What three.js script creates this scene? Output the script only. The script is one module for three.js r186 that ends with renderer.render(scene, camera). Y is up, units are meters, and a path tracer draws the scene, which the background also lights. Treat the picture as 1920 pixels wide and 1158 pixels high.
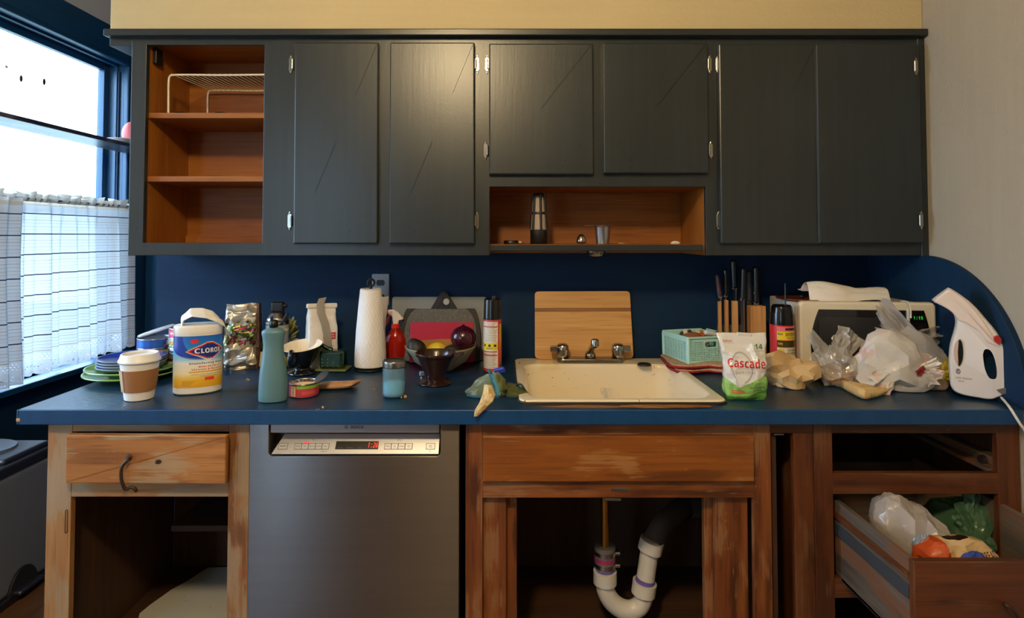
import * as THREE from 'three';
import { RoundedBoxGeometry } from 'three/addons/geometries/RoundedBoxGeometry.js';
import { mergeGeometries, toCreasedNormals } from 'three/addons/utils/BufferGeometryUtils.js';
import { ImprovedNoise } from 'three/addons/math/ImprovedNoise.js';

// ---------- camera, sky, exposure ----------
const F = 1110, CX = 940, CY = 407, TILT = 0.0314, EYE = [0, 1.4, 2.36];   // focal length and principal point in pixels of 1920 x 1158
const scene = new THREE.Scene();
const camera = new THREE.PerspectiveCamera(2 * Math.atan(579 / F) * 180 / Math.PI, 1920 / 1158, 0.05, 60);
camera.position.set(...EYE); camera.rotation.set(TILT, 0, 0);
camera.setViewOffset(1920, 1158, 960 - CX, 579 - CY, 1920, 1158);
const renderer = new THREE.WebGLRenderer({ antialias: true });
renderer.toneMapping = THREE.LinearToneMapping;
renderer.toneMappingExposure = 1.0;
renderer.shadowMap.enabled = true;
const SKY = [0.50, 0.74, 1.0], SKY_LEVEL = 15;      // overcast day, no sun
{
  const w = 64, h = 32, data = new Float32Array(w * h * 4);
  for (let j = 0; j < h; j++) for (let i = 0; i < w; i++) {
    const el = (j + 0.5) / h - 0.5, k = SKY_LEVEL * (el < 0 ? 0.8 : 0.8 + 0.4 * el);
    data.set([SKY[0] * k, SKY[1] * k, SKY[2] * k, 1], (j * w + i) * 4);
  }
  const sky = new THREE.DataTexture(data, w, h, THREE.RGBAFormat, THREE.FloatType);
  sky.mapping = THREE.EquirectangularReflectionMapping; sky.magFilter = THREE.LinearFilter; sky.needsUpdate = true;
  scene.background = sky;
}
const LAMP = [-0.3, 2.58, 2.4], LAMP_COLOR = [1.0, 0.75, 0.42], LAMP_CD = 9.2;   // the kitchen's ceiling lamp, behind and above the camera

// ---------- helpers ----------
const V = (x, y, z) => new THREE.Vector3(x, y, z);
const CT = Math.cos(TILT), ST = Math.sin(TILT);
function ray(px, py) { const v = (CY - py) / F; return [(px - CX) / F, v * CT + ST, -(CT - v * ST)]; }
function at(px, py, z) { const d = ray(px, py), t = (z - EYE[2]) / d[2]; return [d[0] * t, EYE[1] + d[1] * t, z]; }
function on(px, py, y = TOP) { const d = ray(px, py), t = (y - EYE[1]) / d[1]; return [d[0] * t, y, EYE[2] + d[2] * t]; }
const scaleAt = (p) => F / ((EYE[2] - p[2]) * CT + (p[1] - EYE[1]) * ST);      // pixels per metre at a point
const TOP = 0.916;                                                             // counter height
function rng(seed) { let s = seed >>> 0; return () => { s = (s + 0x6d2b79f5) | 0; let t = Math.imul(s ^ (s >>> 15), 1 | s); t = (t + Math.imul(t ^ (t >>> 7), 61 | t)) ^ t; return ((t ^ (t >>> 14)) >>> 0) / 4294967296; }; }
const lerp = (a, b, t) => a + (b - a) * t, clamp = (x, a = 0, b = 1) => Math.min(b, Math.max(a, x));
const smooth = (a, b, x) => { const t = clamp((x - a) / (b - a)); return t * t * (3 - 2 * t); };
const inoise = new ImprovedNoise(), n3 = (x, y, z) => inoise.noise(x, y, z);
function hash(x, y, s) { let h = Math.imul(x, 374761393) + Math.imul(y, 668265263) + Math.imul(s, 2147483647 % 982451653); h = Math.imul(h ^ (h >>> 13), 1274126177); return ((h ^ (h >>> 16)) >>> 0) / 4294967296; }
function vn(x, y, px, py, s) {                                                  // value noise that tiles
  const xi = Math.floor(x), yi = Math.floor(y), fx = x - xi, fy = y - yi, u = fx * fx * (3 - 2 * fx), v = fy * fy * (3 - 2 * fy);
  const x0 = ((xi % px) + px) % px, x1 = (x0 + 1) % px, y0 = ((yi % py) + py) % py, y1 = (y0 + 1) % py;
  return lerp(lerp(hash(x0, y0, s), hash(x1, y0, s), u), lerp(hash(x0, y1, s), hash(x1, y1, s), u), v);
}
function fbm(u, v, px, py, s, oct = 4) { let a = 0.5, sum = 0, n = 0; for (let o = 0; o < oct; o++) { sum += a * vn(u * px, v * py, px, py, s + o * 17); n += a; a *= 0.5; px *= 2; py *= 2; } return sum / n; }

const counts = {}, partNames = new WeakMap();
function numbered(name) { const n = counts[name] = (counts[name] ?? -1) + 1; return n ? name + '_' + String(n).padStart(3, '0') : name; }
function tag(o, label, category, group) { o.userData.label = label; o.userData.category = category; if (group) o.userData.group = group; return o; }
function thing(name, label, category, pos = [0, 0, 0], turn = 0, group) {
  const o = new THREE.Group(); o.name = numbered(name); o.position.set(...pos); o.rotation.y = turn; scene.add(o);
  return tag(o, label, category, group);
}
function part(t, name, geo, mat, label) {                                       // geometry in the thing's own space
  const m = new THREE.Mesh(Array.isArray(geo) ? mergeAll(geo) : geo, mat);
  const base = name; if (!partNames.has(t)) partNames.set(t, {}); const used = partNames.get(t), n = used[base] = (used[base] ?? -1) + 1;
  m.name = n ? base + '_' + String(n).padStart(3, '0') : base; t.add(m);
  if (label) m.userData.label = label;
  return m;
}
function wpart(t, name, geo, mat, label) {                                      // geometry in world space
  let g = Array.isArray(geo) ? mergeAll(geo) : geo; let r = t; while (r.parent && r.parent !== scene) r = r.parent;
  g = g.clone(); g.translate(-r.position.x, -r.position.y, -r.position.z); return part(t, name, g, mat, label);
}
function struct(name, geo, mat, parent) { const m = new THREE.Mesh(Array.isArray(geo) ? mergeAll(geo) : geo, mat); m.name = name; (parent ?? scene).add(m); if (!parent) m.userData.kind = 'structure'; return m; }
function dup(root, pos, turn, label) { const r = root.clone(); r.name = numbered(root.name.replace(/_\d{3}$/, '')); r.userData = { ...root.userData }; scene.add(r); r.position.set(...pos); if (turn !== undefined) r.rotation.y = turn; if (label) r.userData.label = label; return r; }
function mergeAll(list) {
  const out = list.map((g) => { let k = g.index ? g.toNonIndexed() : g.clone(); for (const a of Object.keys(k.attributes)) if (!['position', 'normal', 'uv'].includes(a)) k.deleteAttribute(a); if (!k.attributes.normal) k.computeVertexNormals(); if (!k.attributes.uv) k.setAttribute('uv', new THREE.BufferAttribute(new Float32Array(k.attributes.position.count * 2), 2)); return k; });
  return mergeGeometries(out);
}
let uvSeed = 1;
function gu(geo, grain = 'x', k = 1) {                                          // box-projected uv in metres, u along the grain
  const g = geo.index ? geo.toNonIndexed() : geo, p = g.attributes.position, uv = new Float32Array(p.count * 2), G = 'xyz'.indexOf(grain);
  const ou = hash(uvSeed, 3, 5), ov = hash(uvSeed++, 9, 7), a = V(), b = V(), c = V();
  for (let i = 0; i < p.count; i += 3) {
    a.fromBufferAttribute(p, i); b.fromBufferAttribute(p, i + 1); c.fromBufferAttribute(p, i + 2);
    b.sub(a); c.sub(a); b.cross(c); const n = [Math.abs(b.x), Math.abs(b.y), Math.abs(b.z)], m = n.indexOf(Math.max(...n));
    const ax = [0, 1, 2].filter((q) => q !== m); const U = ax.includes(G) ? G : ax[0], W = ax.find((q) => q !== U);
    for (let q = 0; q < 3; q++) { const P = [p.getX(i + q), p.getY(i + q), p.getZ(i + q)]; uv[(i + q) * 2] = P[U] * k + ou; uv[(i + q) * 2 + 1] = P[W] * k + ov; }
  }
  g.setAttribute('uv', new THREE.BufferAttribute(uv, 2)); return g;
}
function rb(w, h, d, r = 0.002, seg = 2) { return new RoundedBoxGeometry(w, h, d, seg, Math.min(r, w / 2.01, h / 2.01, d / 2.01)); }
function bx(x0, y0, z0, x1, y1, z1, r = 0.002, grain = 'x') { const g = rb(x1 - x0, y1 - y0, z1 - z0, r); g.translate((x0 + x1) / 2, (y0 + y1) / 2, (z0 + z1) / 2); return gu(g, grain); }
function slab(px0, py0, px1, py1, z, d, r = 0.002, grain = 'x') {               // board whose front face stands at z and whose corners the photograph shows there
  const a = at(px0, py1, z), b = at(px1, py0, z); return bx(a[0], a[1], z - d, b[0], b[1], z, r, grain);
}
function lathe(prof, seg = 48, turn = Math.PI) { const g = new THREE.LatheGeometry(prof.map((p) => new THREE.Vector2(Math.max(p[0], 1e-5), p[1])), seg); g.rotateY(turn); return g; }
function curvePts(pts, n = 80, closed = false) { return new THREE.CatmullRomCurve3(pts.map((p) => V(...p)), closed).getPoints(n); }
function tube(pts, r, seg = 64, rad = 12, closed = false) { return new THREE.TubeGeometry(new THREE.CatmullRomCurve3(pts.map((p) => V(...p)), closed, 'centripetal'), seg, r, rad, closed); }
function bar(a, b, r, rad = 10) { const d = V(...b).sub(V(...a)), g = new THREE.CylinderGeometry(r, r, d.length(), rad); g.applyQuaternion(new THREE.Quaternion().setFromUnitVectors(V(0, 1, 0), d.clone().normalize())); g.translate((a[0] + b[0]) / 2, (a[1] + b[1]) / 2, (a[2] + b[2]) / 2); return g; }
function cyl(r0, r1, h, y = 0, seg = 32) { const g = new THREE.CylinderGeometry(r1, r0, h, seg); g.translate(0, y + h / 2, 0); return g; }
function extrude(shape, depth, bevel = 0.0015, seg = 24) { return new THREE.ExtrudeGeometry(shape, { depth: Math.max(depth - 2 * bevel, 1e-4), bevelEnabled: bevel > 0, bevelThickness: bevel, bevelSize: bevel, bevelOffset: -bevel, bevelSegments: 2, curveSegments: seg }).translate(0, 0, bevel); }
function poly(pts) { const s = new THREE.Shape(); pts.forEach((p, i) => (i ? s.lineTo(p[0], p[1]) : s.moveTo(p[0], p[1]))); s.closePath(); return s; }
function rrect(x0, y0, x1, y1, r, S = THREE.Shape) { const s = new S(); s.moveTo(x0 + r, y0); s.lineTo(x1 - r, y0); s.absarc(x1 - r, y0 + r, r, -Math.PI / 2, 0); s.lineTo(x1, y1 - r); s.absarc(x1 - r, y1 - r, r, 0, Math.PI / 2); s.lineTo(x0 + r, y1); s.absarc(x0 + r, y1 - r, r, Math.PI / 2, Math.PI); s.lineTo(x0, y0 + r); s.absarc(x0 + r, y0 + r, r, Math.PI, Math.PI * 1.5); return s; }
function sheet(fn, nu, nv, th = 0.0008) {                                       // a cloth, paper or film with two sides and a rim; fn(u, v) -> [x, y, z]
  const P = [], N = [], e = 1e-3;
  for (let j = 0; j <= nv; j++) for (let i = 0; i <= nu; i++) {
    const u = i / nu, v = j / nv, p = V(...fn(u, v)), a = V(...fn(Math.min(1, u + e), v)).sub(V(...fn(Math.max(0, u - e), v))), b = V(...fn(u, Math.min(1, v + e))).sub(V(...fn(u, Math.max(0, v - e))));
    const n = a.cross(b).normalize(); P.push(p); N.push(n);
  }
  const pos = [], uv = [], idx = [], S = (nu + 1) * (nv + 1);
  for (const s of [0.5, -0.5]) for (let k = 0; k < S; k++) { const p = P[k].clone().addScaledVector(N[k], s * th); pos.push(p.x, p.y, p.z); uv.push((k % (nu + 1)) / nu, Math.floor(k / (nu + 1)) / nv); }
  for (let j = 0; j < nv; j++) for (let i = 0; i < nu; i++) { const a = j * (nu + 1) + i, b = a + 1, c = a + nu + 1, d = c + 1; idx.push(a, b, d, a, d, c, a + S, d + S, b + S, a + S, c + S, d + S); }
  const rim = []; for (let i = 0; i < nu; i++) rim.push([i, i + 1], [nv * (nu + 1) + i + 1, nv * (nu + 1) + i]); for (let j = 0; j < nv; j++) rim.push([(j + 1) * (nu + 1), j * (nu + 1)], [j * (nu + 1) + nu, (j + 1) * (nu + 1) + nu]);
  for (const [a, b] of rim) idx.push(a, a + S, b, b, a + S, b + S);
  const g = new THREE.BufferGeometry(); g.setAttribute('position', new THREE.Float32BufferAttribute(pos, 3)); g.setAttribute('uv', new THREE.Float32BufferAttribute(uv, 2)); g.setIndex(idx); g.computeVertexNormals(); return g;
}
function film(fn, nu, nv) {                                                     // one closed or open surface from a grid, no thickness added
  const pos = [], uv = [], idx = [];
  for (let j = 0; j <= nv; j++) for (let i = 0; i <= nu; i++) { pos.push(...fn(i / nu, j / nv)); uv.push(i / nu, j / nv); }
  for (let j = 0; j < nv; j++) for (let i = 0; i < nu; i++) { const a = j * (nu + 1) + i, b = a + 1, c = a + nu + 1, d = c + 1; idx.push(a, b, d, a, d, c); }
  const g = new THREE.BufferGeometry(); g.setAttribute('position', new THREE.Float32BufferAttribute(pos, 3)); g.setAttribute('uv', new THREE.Float32BufferAttribute(uv, 2)); g.setIndex(idx); g.computeVertexNormals(); return g;
}
const fold = (x) => { const t = Math.abs(((x % 2) + 2) % 2 - 1); return t * 2 - 1; };
function crumple({ size, seed = 1, amp = 0.16, freq = 2.2, detail = 26, lobes = [], floor = -0.8, crease = 0.6, sharp = 1 }) {  // a crumpled bag: a ball pulled out along its ears, creased, and set down flat
  let g = new THREE.IcosahedronGeometry(1, detail); const p = g.attributes.position, d = V();
  const L = lobes.map(([x, y, z, a, k]) => [V(x, y, z).normalize(), a, k]);
  for (let i = 0; i < p.count; i++) {
    d.fromBufferAttribute(p, i).normalize(); let r = 1;
    for (const [e, a, k] of L) r += a * Math.pow(Math.max(0, d.dot(e)), k);
    let q = freq, am = amp; for (let o = 0; o < 4; o++) { const w = n3(d.x * q + seed * 7.1, d.y * q + seed * 3.3, d.z * q + seed * 5.7), w2 = n3(d.z * q + seed, d.x * q - seed, d.y * q + 4); r += am * (sharp * (0.55 - 1.9 * Math.abs(w)) + (1 - sharp) * w + 0.35 * w2); q *= 2.05; am *= 0.52; }
    let y = d.y * r; if (y < floor) y = floor + (y - floor) * 0.06;
    p.setXYZ(i, d.x * r * size[0], (y - floor) * size[1], d.z * r * size[2]);
  }
  g.computeBoundingBox(); g.translate(0, -g.boundingBox.min.y, 0);
  const uv = g.attributes.uv; for (let i = 0; i < p.count; i++) uv.setXY(i, p.getX(i) / size[0] * 0.25 + 0.5, p.getY(i) / size[1] * 0.25);
  g = toCreasedNormals(g, crease); return g;
}
function paperBall({ size, seed = 1, coarse = 3, jitter = 0.2, sub = 5, lobes = [], floor = -0.75, fine = 0.012, ff = 9, crease = 0.3 }) {   // a bag crushed into flat facets with straight creases
  const src = new THREE.IcosahedronGeometry(1, coarse).attributes.position, L = lobes.map(([x, y, z, a, k]) => [V(x, y, z).normalize(), a, k]);
  const at3 = (d) => { const q = [d.x, d.y, d.z].map((c) => Math.round(c * 997)); let r = 1 + jitter * (hash(q[0] * 31 + q[1], q[2], seed) * 2 - 1); for (const [e, a, k] of L) r += a * Math.pow(Math.max(0, d.dot(e)), k); r += jitter * 0.7 * n3(d.x * 1.3 + seed, d.y * 1.3, d.z * 1.3); const j = (k) => 1 + 0.06 * (hash(q[k], q[(k + 1) % 3], seed + k) - 0.5); return V(d.x * r * j(0), d.y * r, d.z * r * j(2)); };
  const pos = [], a = V(), b = V(), c = V();
  const push = (p) => { const k = fine * (0.5 - 1.5 * Math.abs(n3(p.x * ff + seed, p.y * ff, p.z * ff)) + 0.4 * n3(p.x * ff * 2.7, p.y * ff * 2.7 + seed, p.z * ff * 2.7)), l = p.length() || 1; let x = p.x + p.x / l * k, y = p.y + p.y / l * k, z = p.z + p.z / l * k; if (y < floor) y = floor + (y - floor) * 0.05; pos.push(x * size[0], (y - floor) * size[1], z * size[2]); };
  for (let i = 0; i < src.count; i += 3) {
    a.fromBufferAttribute(src, i).normalize(); b.fromBufferAttribute(src, i + 1).normalize(); c.fromBufferAttribute(src, i + 2).normalize(); const A = at3(a), B = at3(b), C = at3(c), pt = (u, v) => V().addScaledVector(A, 1 - u - v).addScaledVector(B, u).addScaledVector(C, v);
    for (let m = 0; m < sub; m++) for (let n = 0; n < sub - m; n++) { const u = m / sub, v = n / sub, e = 1 / sub; push(pt(u, v)); push(pt(u + e, v)); push(pt(u, v + e)); if (n < sub - m - 1) { push(pt(u + e, v)); push(pt(u + e, v + e)); push(pt(u, v + e)); } }
  }
  let g = new THREE.BufferGeometry(); g.setAttribute('position', new THREE.Float32BufferAttribute(pos, 3)); const uv = new Float32Array(pos.length / 3 * 2); for (let i = 0; i < uv.length / 2; i++) { uv[i * 2] = pos[i * 3] / size[0] * 0.25 + 0.5; uv[i * 2 + 1] = pos[i * 3 + 1] / size[1] * 0.25; } g.setAttribute('uv', new THREE.BufferAttribute(uv, 2));
  g.computeBoundingBox(); g.translate(0, -g.boundingBox.min.y, 0); return toCreasedNormals(g, crease);
}
function fan({ a, b, w0 = 0.012, w1 = 0.06, seed = 1, pleats = 7, depth = 0.012, flare = 0.25, up = [0, 0, 1] }) {   // gathered film spreading from a knot at a to a loose edge at b
  const A = V(...a), B = V(...b), d = B.clone().sub(A), n = V(...up), s = d.clone().cross(n).normalize(); const f = s.clone().cross(d).normalize();
  return film((u, v) => { const t = u * 2 - 1, w = lerp(w0, w1, Math.pow(v, 0.8)), q = Math.sin(t * pleats + seed + 1.5 * Math.sin(t * 3 + seed)) * depth * (0.25 + v) + depth * 0.8 * n3(t * 3 + seed, v * 4, seed), len = v * (1 + flare * n3(t * 2.2, seed, 3) - 0.12 * t * t * v), p = A.clone().addScaledVector(d, len).addScaledVector(s, t * w).addScaledVector(f, q); return [p.x, p.y, p.z]; }, 60, 30);
}
function tex(w, h, draw, repeat) { const c = document.createElement('canvas'); c.width = w; c.height = h; const x = c.getContext('2d'); draw(x, w, h); const t = new THREE.CanvasTexture(c); t.colorSpace = THREE.SRGBColorSpace; if (repeat) { t.wrapS = t.wrapT = THREE.RepeatWrapping; t.repeat.set(...repeat); } return t; }
function dtex(w, h, fn, srgb = true, repeat = [1, 1]) {
  const d = new Uint8Array(w * h * 4); for (let j = 0; j < h; j++) for (let i = 0; i < w; i++) { const c = fn(i / w, j / h); const o = (j * w + i) * 4; d[o] = clamp(c[0], 0, 255); d[o + 1] = clamp(c[1], 0, 255); d[o + 2] = clamp(c[2], 0, 255); d[o + 3] = 255; }
  const t = new THREE.DataTexture(d, w, h); t.magFilter = THREE.LinearFilter; t.minFilter = THREE.LinearFilter; if (srgb) t.colorSpace = THREE.SRGBColorSpace; t.wrapS = t.wrapT = THREE.RepeatWrapping; t.repeat.set(...repeat); t.needsUpdate = true; return t;
}
const hex = (h) => [parseInt(h.slice(1, 3), 16), parseInt(h.slice(3, 5), 16), parseInt(h.slice(5, 7), 16)];
const mixc = (a, b, t) => [lerp(a[0], b[0], t), lerp(a[1], b[1], t), lerp(a[2], b[2], t)];
function P(color, rough = 0.6, o = {}) { return new THREE.MeshPhysicalMaterial({ color, roughness: rough, side: THREE.DoubleSide, ...o }); }
const text = (x, s, px, py, font, color, align = 'center') => { x.font = font; x.fillStyle = color; x.textAlign = align; x.textBaseline = 'middle'; x.fillText(s, px, py); };

// ---------- materials ----------
function woodTex({ light, dark, deep, wear, wearAmt = 0, stain = 0, seed = 1, w = 1024, h = 512, rings = 5 }) {    // tiles, 1 m along the grain x 0.5 m across
  const L = hex(light), D = hex(dark), E = hex(deep), W = hex(wear ?? light);
  return dtex(w, h, (u, v) => {
    const warp = fbm(u, v, 3, 4, seed + 40, 3), g1 = fbm(u, v + warp * 0.05, 3, 26, seed, 3), g2 = fbm(u, v, 8, 160, seed + 5, 2), br = fbm(u, v, 3, 4, seed + 9, 3), ring = 0.5 + 0.5 * Math.sin((v * rings + warp * 1.6) * Math.PI * 2);
    let c = mixc(L, D, clamp(g1 * 0.9 + (g2 - 0.5) * 0.5 + (br - 0.5) * 0.9 + (ring - 0.5) * 0.22));
    if (stain) c = mixc(c, E, clamp(smooth(0.58, 0.78, fbm(u, v, 5, 9, seed + 21, 4) + (g1 - 0.5) * 0.35)) * stain);
    c = mixc(c, E, smooth(0.62, 0.8, g2) * 0.25);
    if (wearAmt) { const m = smooth(0.62 - wearAmt * 0.2, 0.8 - wearAmt * 0.2, fbm(u, v, 7, 8, seed + 31, 5) + (g2 - 0.5) * 0.35); c = mixc(c, W, m * 0.75); const sc = vn(u * 90, v * 7, 90, 7, seed + 61) * vn(u * 14, v * 190, 14, 190, seed + 62); c = mixc(c, W, smooth(0.68, 0.85, sc) * 0.6); }
    return c;
  }, true, [1, 2]);
}
const wood = (o, rough = 0.55, extra = {}) => { const t = woodTex(o); return P('#ffffff', rough, { map: t, bumpMap: t, bumpScale: 0.0006, ...extra }); };
const MAT = {};
MAT.inside = wood({ light: '#a0621f', dark: '#824a17', deep: '#5a300e', seed: 3, rings: 3 }, 0.5);
MAT.wornLeft = wood({ light: '#b08352', dark: '#865732', deep: '#4f311b', wear: '#a08f7a', wearAmt: 0.85, stain: 0.45, seed: 11 }, 0.6);
MAT.drawerLeft = wood({ light: '#b67f47', dark: '#97602d', deep: '#553116', wear: '#aa957c', wearAmt: 0.2, stain: 0.3, seed: 23, rings: 3 }, 0.5);
MAT.sinkWood = wood({ light: '#8c5226', dark: '#643212', deep: '#3a1c0a', wear: '#987050', wearAmt: 0.3, stain: 0.65, seed: 37 }, 0.5);
MAT.sinkFront = wood({ light: '#98591f', dark: '#7a4317', deep: '#4a280f', wear: '#a87a4c', wearAmt: 0.06, stain: 0.4, seed: 51, rings: 2 }, 0.42);
MAT.rightWood = wood({ light: '#6c3a18', dark: '#4e260e', deep: '#2e1608', wear: '#735236', wearAmt: 0.15, stain: 0.4, seed: 67 }, 0.5);
MAT.oldSide = wood({ light: '#6b6259', dark: '#4d433b', deep: '#3a2a20', wear: '#7a4d32', wearAmt: 0.6, stain: 0.5, seed: 83 }, 0.6);
MAT.floor = wood({ light: '#6c4a2e', dark: '#52351f', deep: '#352012', wear: '#75593f', wearAmt: 0.3, stain: 0.2, seed: 91 }, 0.45);
MAT.bamboo = wood({ light: '#d3a263', dark: '#bd8a4d', deep: '#8d5f30', seed: 101, rings: 10, stain: 0.12 }, 0.5);
MAT.bambooDark = wood({ light: '#9a6b3a', dark: '#7f5227', deep: '#60401f', seed: 111, rings: 12 }, 0.5);
MAT.paleWood = wood({ light: '#d09c62', dark: '#b47f48', deep: '#8f6237', seed: 121, rings: 6 }, 0.5);
function paintTex(color, vary, seed, vertical = true, specks) {
  const c0 = hex(color), s = specks && hex(specks);
  return dtex(512, 512, (u, v) => { const a = vertical ? v : u, b = vertical ? u : v, st = fbm(a, b, 60, 3, seed, 3) - 0.5, bl = fbm(u, v, 4, 4, seed + 3, 4) - 0.5, k = 1 + vary * (st * 1.1 + bl); let c = [c0[0] * k, c0[1] * k, c0[2] * k]; if (s) c = mixc(c, s, smooth(0.80, 0.86, fbm(u, v, 50, 50, seed + 8, 2)) * 0.5); return c; });
}
const bumpTex = dtex(512, 512, (u, v) => { const s = fbm(v, u, 70, 4, 5, 3) * 150 + fbm(u, v, 90, 90, 7, 2) * 90; return [s, s, s]; }, false, [2, 2]);
const grainBump = dtex(256, 256, (u, v) => { const s = fbm(u, v, 40, 40, 15, 3) * 255; return [s, s, s]; }, false, [4, 4]);
MAT.slate = P('#ffffff', 0.32, { map: paintTex('#262d30', 0.16, 5), bumpMap: bumpTex, bumpScale: 0.00016 });
MAT.blue = P('#ffffff', 0.65, { map: paintTex('#072a49', 0.14, 15), specularIntensity: 0.5, bumpMap: grainBump, bumpScale: 0.0006 });
MAT.blueEdge = P('#ffffff', 0.42, { map: paintTex('#083f70', 0.10, 17, false), bumpMap: grainBump, bumpScale: 0.0004 });
MAT.teal = P('#ffffff', 0.38, { map: paintTex('#17476a', 0.12, 25), bumpMap: bumpTex, bumpScale: 0.0008 });
MAT.tealDark = P('#0d2c40', 0.5);
MAT.cream = P('#ffffff', 0.85, { map: paintTex('#c2b28c', 0.03, 35), bumpMap: grainBump, bumpScale: 0.001 });
MAT.wall = P('#ffffff', 0.85, { map: paintTex('#a69d8e', 0.03, 45), bumpMap: grainBump, bumpScale: 0.001 });
MAT.wallLight = P('#e4e3df', 0.85);
MAT.ceiling = P('#b4b2aa', 0.9);
MAT.black = P('#121214', 0.45); MAT.blackGloss = P('#0b0b0d', 0.16); MAT.dark = P('#0d0b0a', 0.8);
MAT.white = P('#e6e3dd', 0.5); MAT.whiteGloss = P('#e9e7e2', 0.22);
MAT.chrome = P('#a5a19b', 0.2, { metalness: 1 }); MAT.steel = P('#b9b9bd', 0.28, { metalness: 1 }); MAT.dullMetal = P('#85858a', 0.42, { metalness: 1 });
MAT.iron = P('#4c3a2e', 0.5, { metalness: 0.7 }); MAT.brass = P('#b8863e', 0.35, { metalness: 1 });

// ---------- the room ----------
const RX = 1.475, LX = -2.4, AX = -1.37, H = 2.85, BZ = -1.62, FZ = 4.6;        // right wall, window wall, end of the kitchen's back wall, ceiling, alcove's end, wall behind the camera
struct('floor', bx(LX - 0.2, -0.1, BZ - 0.2, RX + 0.15, 0, FZ + 0.17, 0.001, 'z'), MAT.floor);
struct('ceiling', bx(LX - 0.2, H, BZ - 0.2, RX + 0.15, H + 0.12, FZ + 0.17, 0.001), MAT.ceiling);
struct('wall_back', bx(AX, 0, BZ - 0.1, RX + 0.12, H, 0, 0.001), MAT.blue);
struct('wall_alcove', bx(LX - 0.2, 0, BZ - 0.12, AX, H, BZ, 0.001), MAT.teal);
struct('wall_right', bx(RX, 0, -0.05, RX + 0.14, H, FZ + 0.1, 0.001), MAT.wall);
const WIN = [{ z0: -1.38, z1: -0.16, y0: 0.68, y1: 2.49 }, { z0: -2.27, z1: -1.80, y0: 0.35, y1: 2.4, front: true }, { z0: 0.12, z1: 1.30, y0: 0.68, y1: 2.49 }];
{
  const out = LX - 0.17, A = WIN[0], B = WIN[1], C = WIN[2], b = (y0, z0, y1, z1) => bx(out, y0, z0, LX, y1, z1, 0.001, 'z');
  struct('wall_left', [b(0, BZ - 0.1, H, A.z0), b(0, A.z0, A.y0, A.z1), b(A.y1, A.z0, H, A.z1), b(0, A.z1, H, C.z0), b(0, C.z0, C.y0, C.z1), b(C.y1, C.z0, H, C.z1), b(0, C.z1, H, FZ + 0.1)], MAT.wallLight);
  const f = (x0, y0, x1, y1) => bx(x0, y0, FZ, x1, y1, FZ + 0.17, 0.001); struct('wall_front', [f(LX - 0.17, 0, B.z0, H), f(B.z0, 0, B.z1, B.y0), f(B.z0, B.y1, B.z1, H), f(B.z1, 0, RX + 0.14, H)], P('#7a6f60', 0.9));
}
const paneMat = P('#ffffff', 0, { transmission: 1, thickness: 0, ior: 1.45 });
const cordMat = P('#1d2f4a', 0.8);
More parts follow.
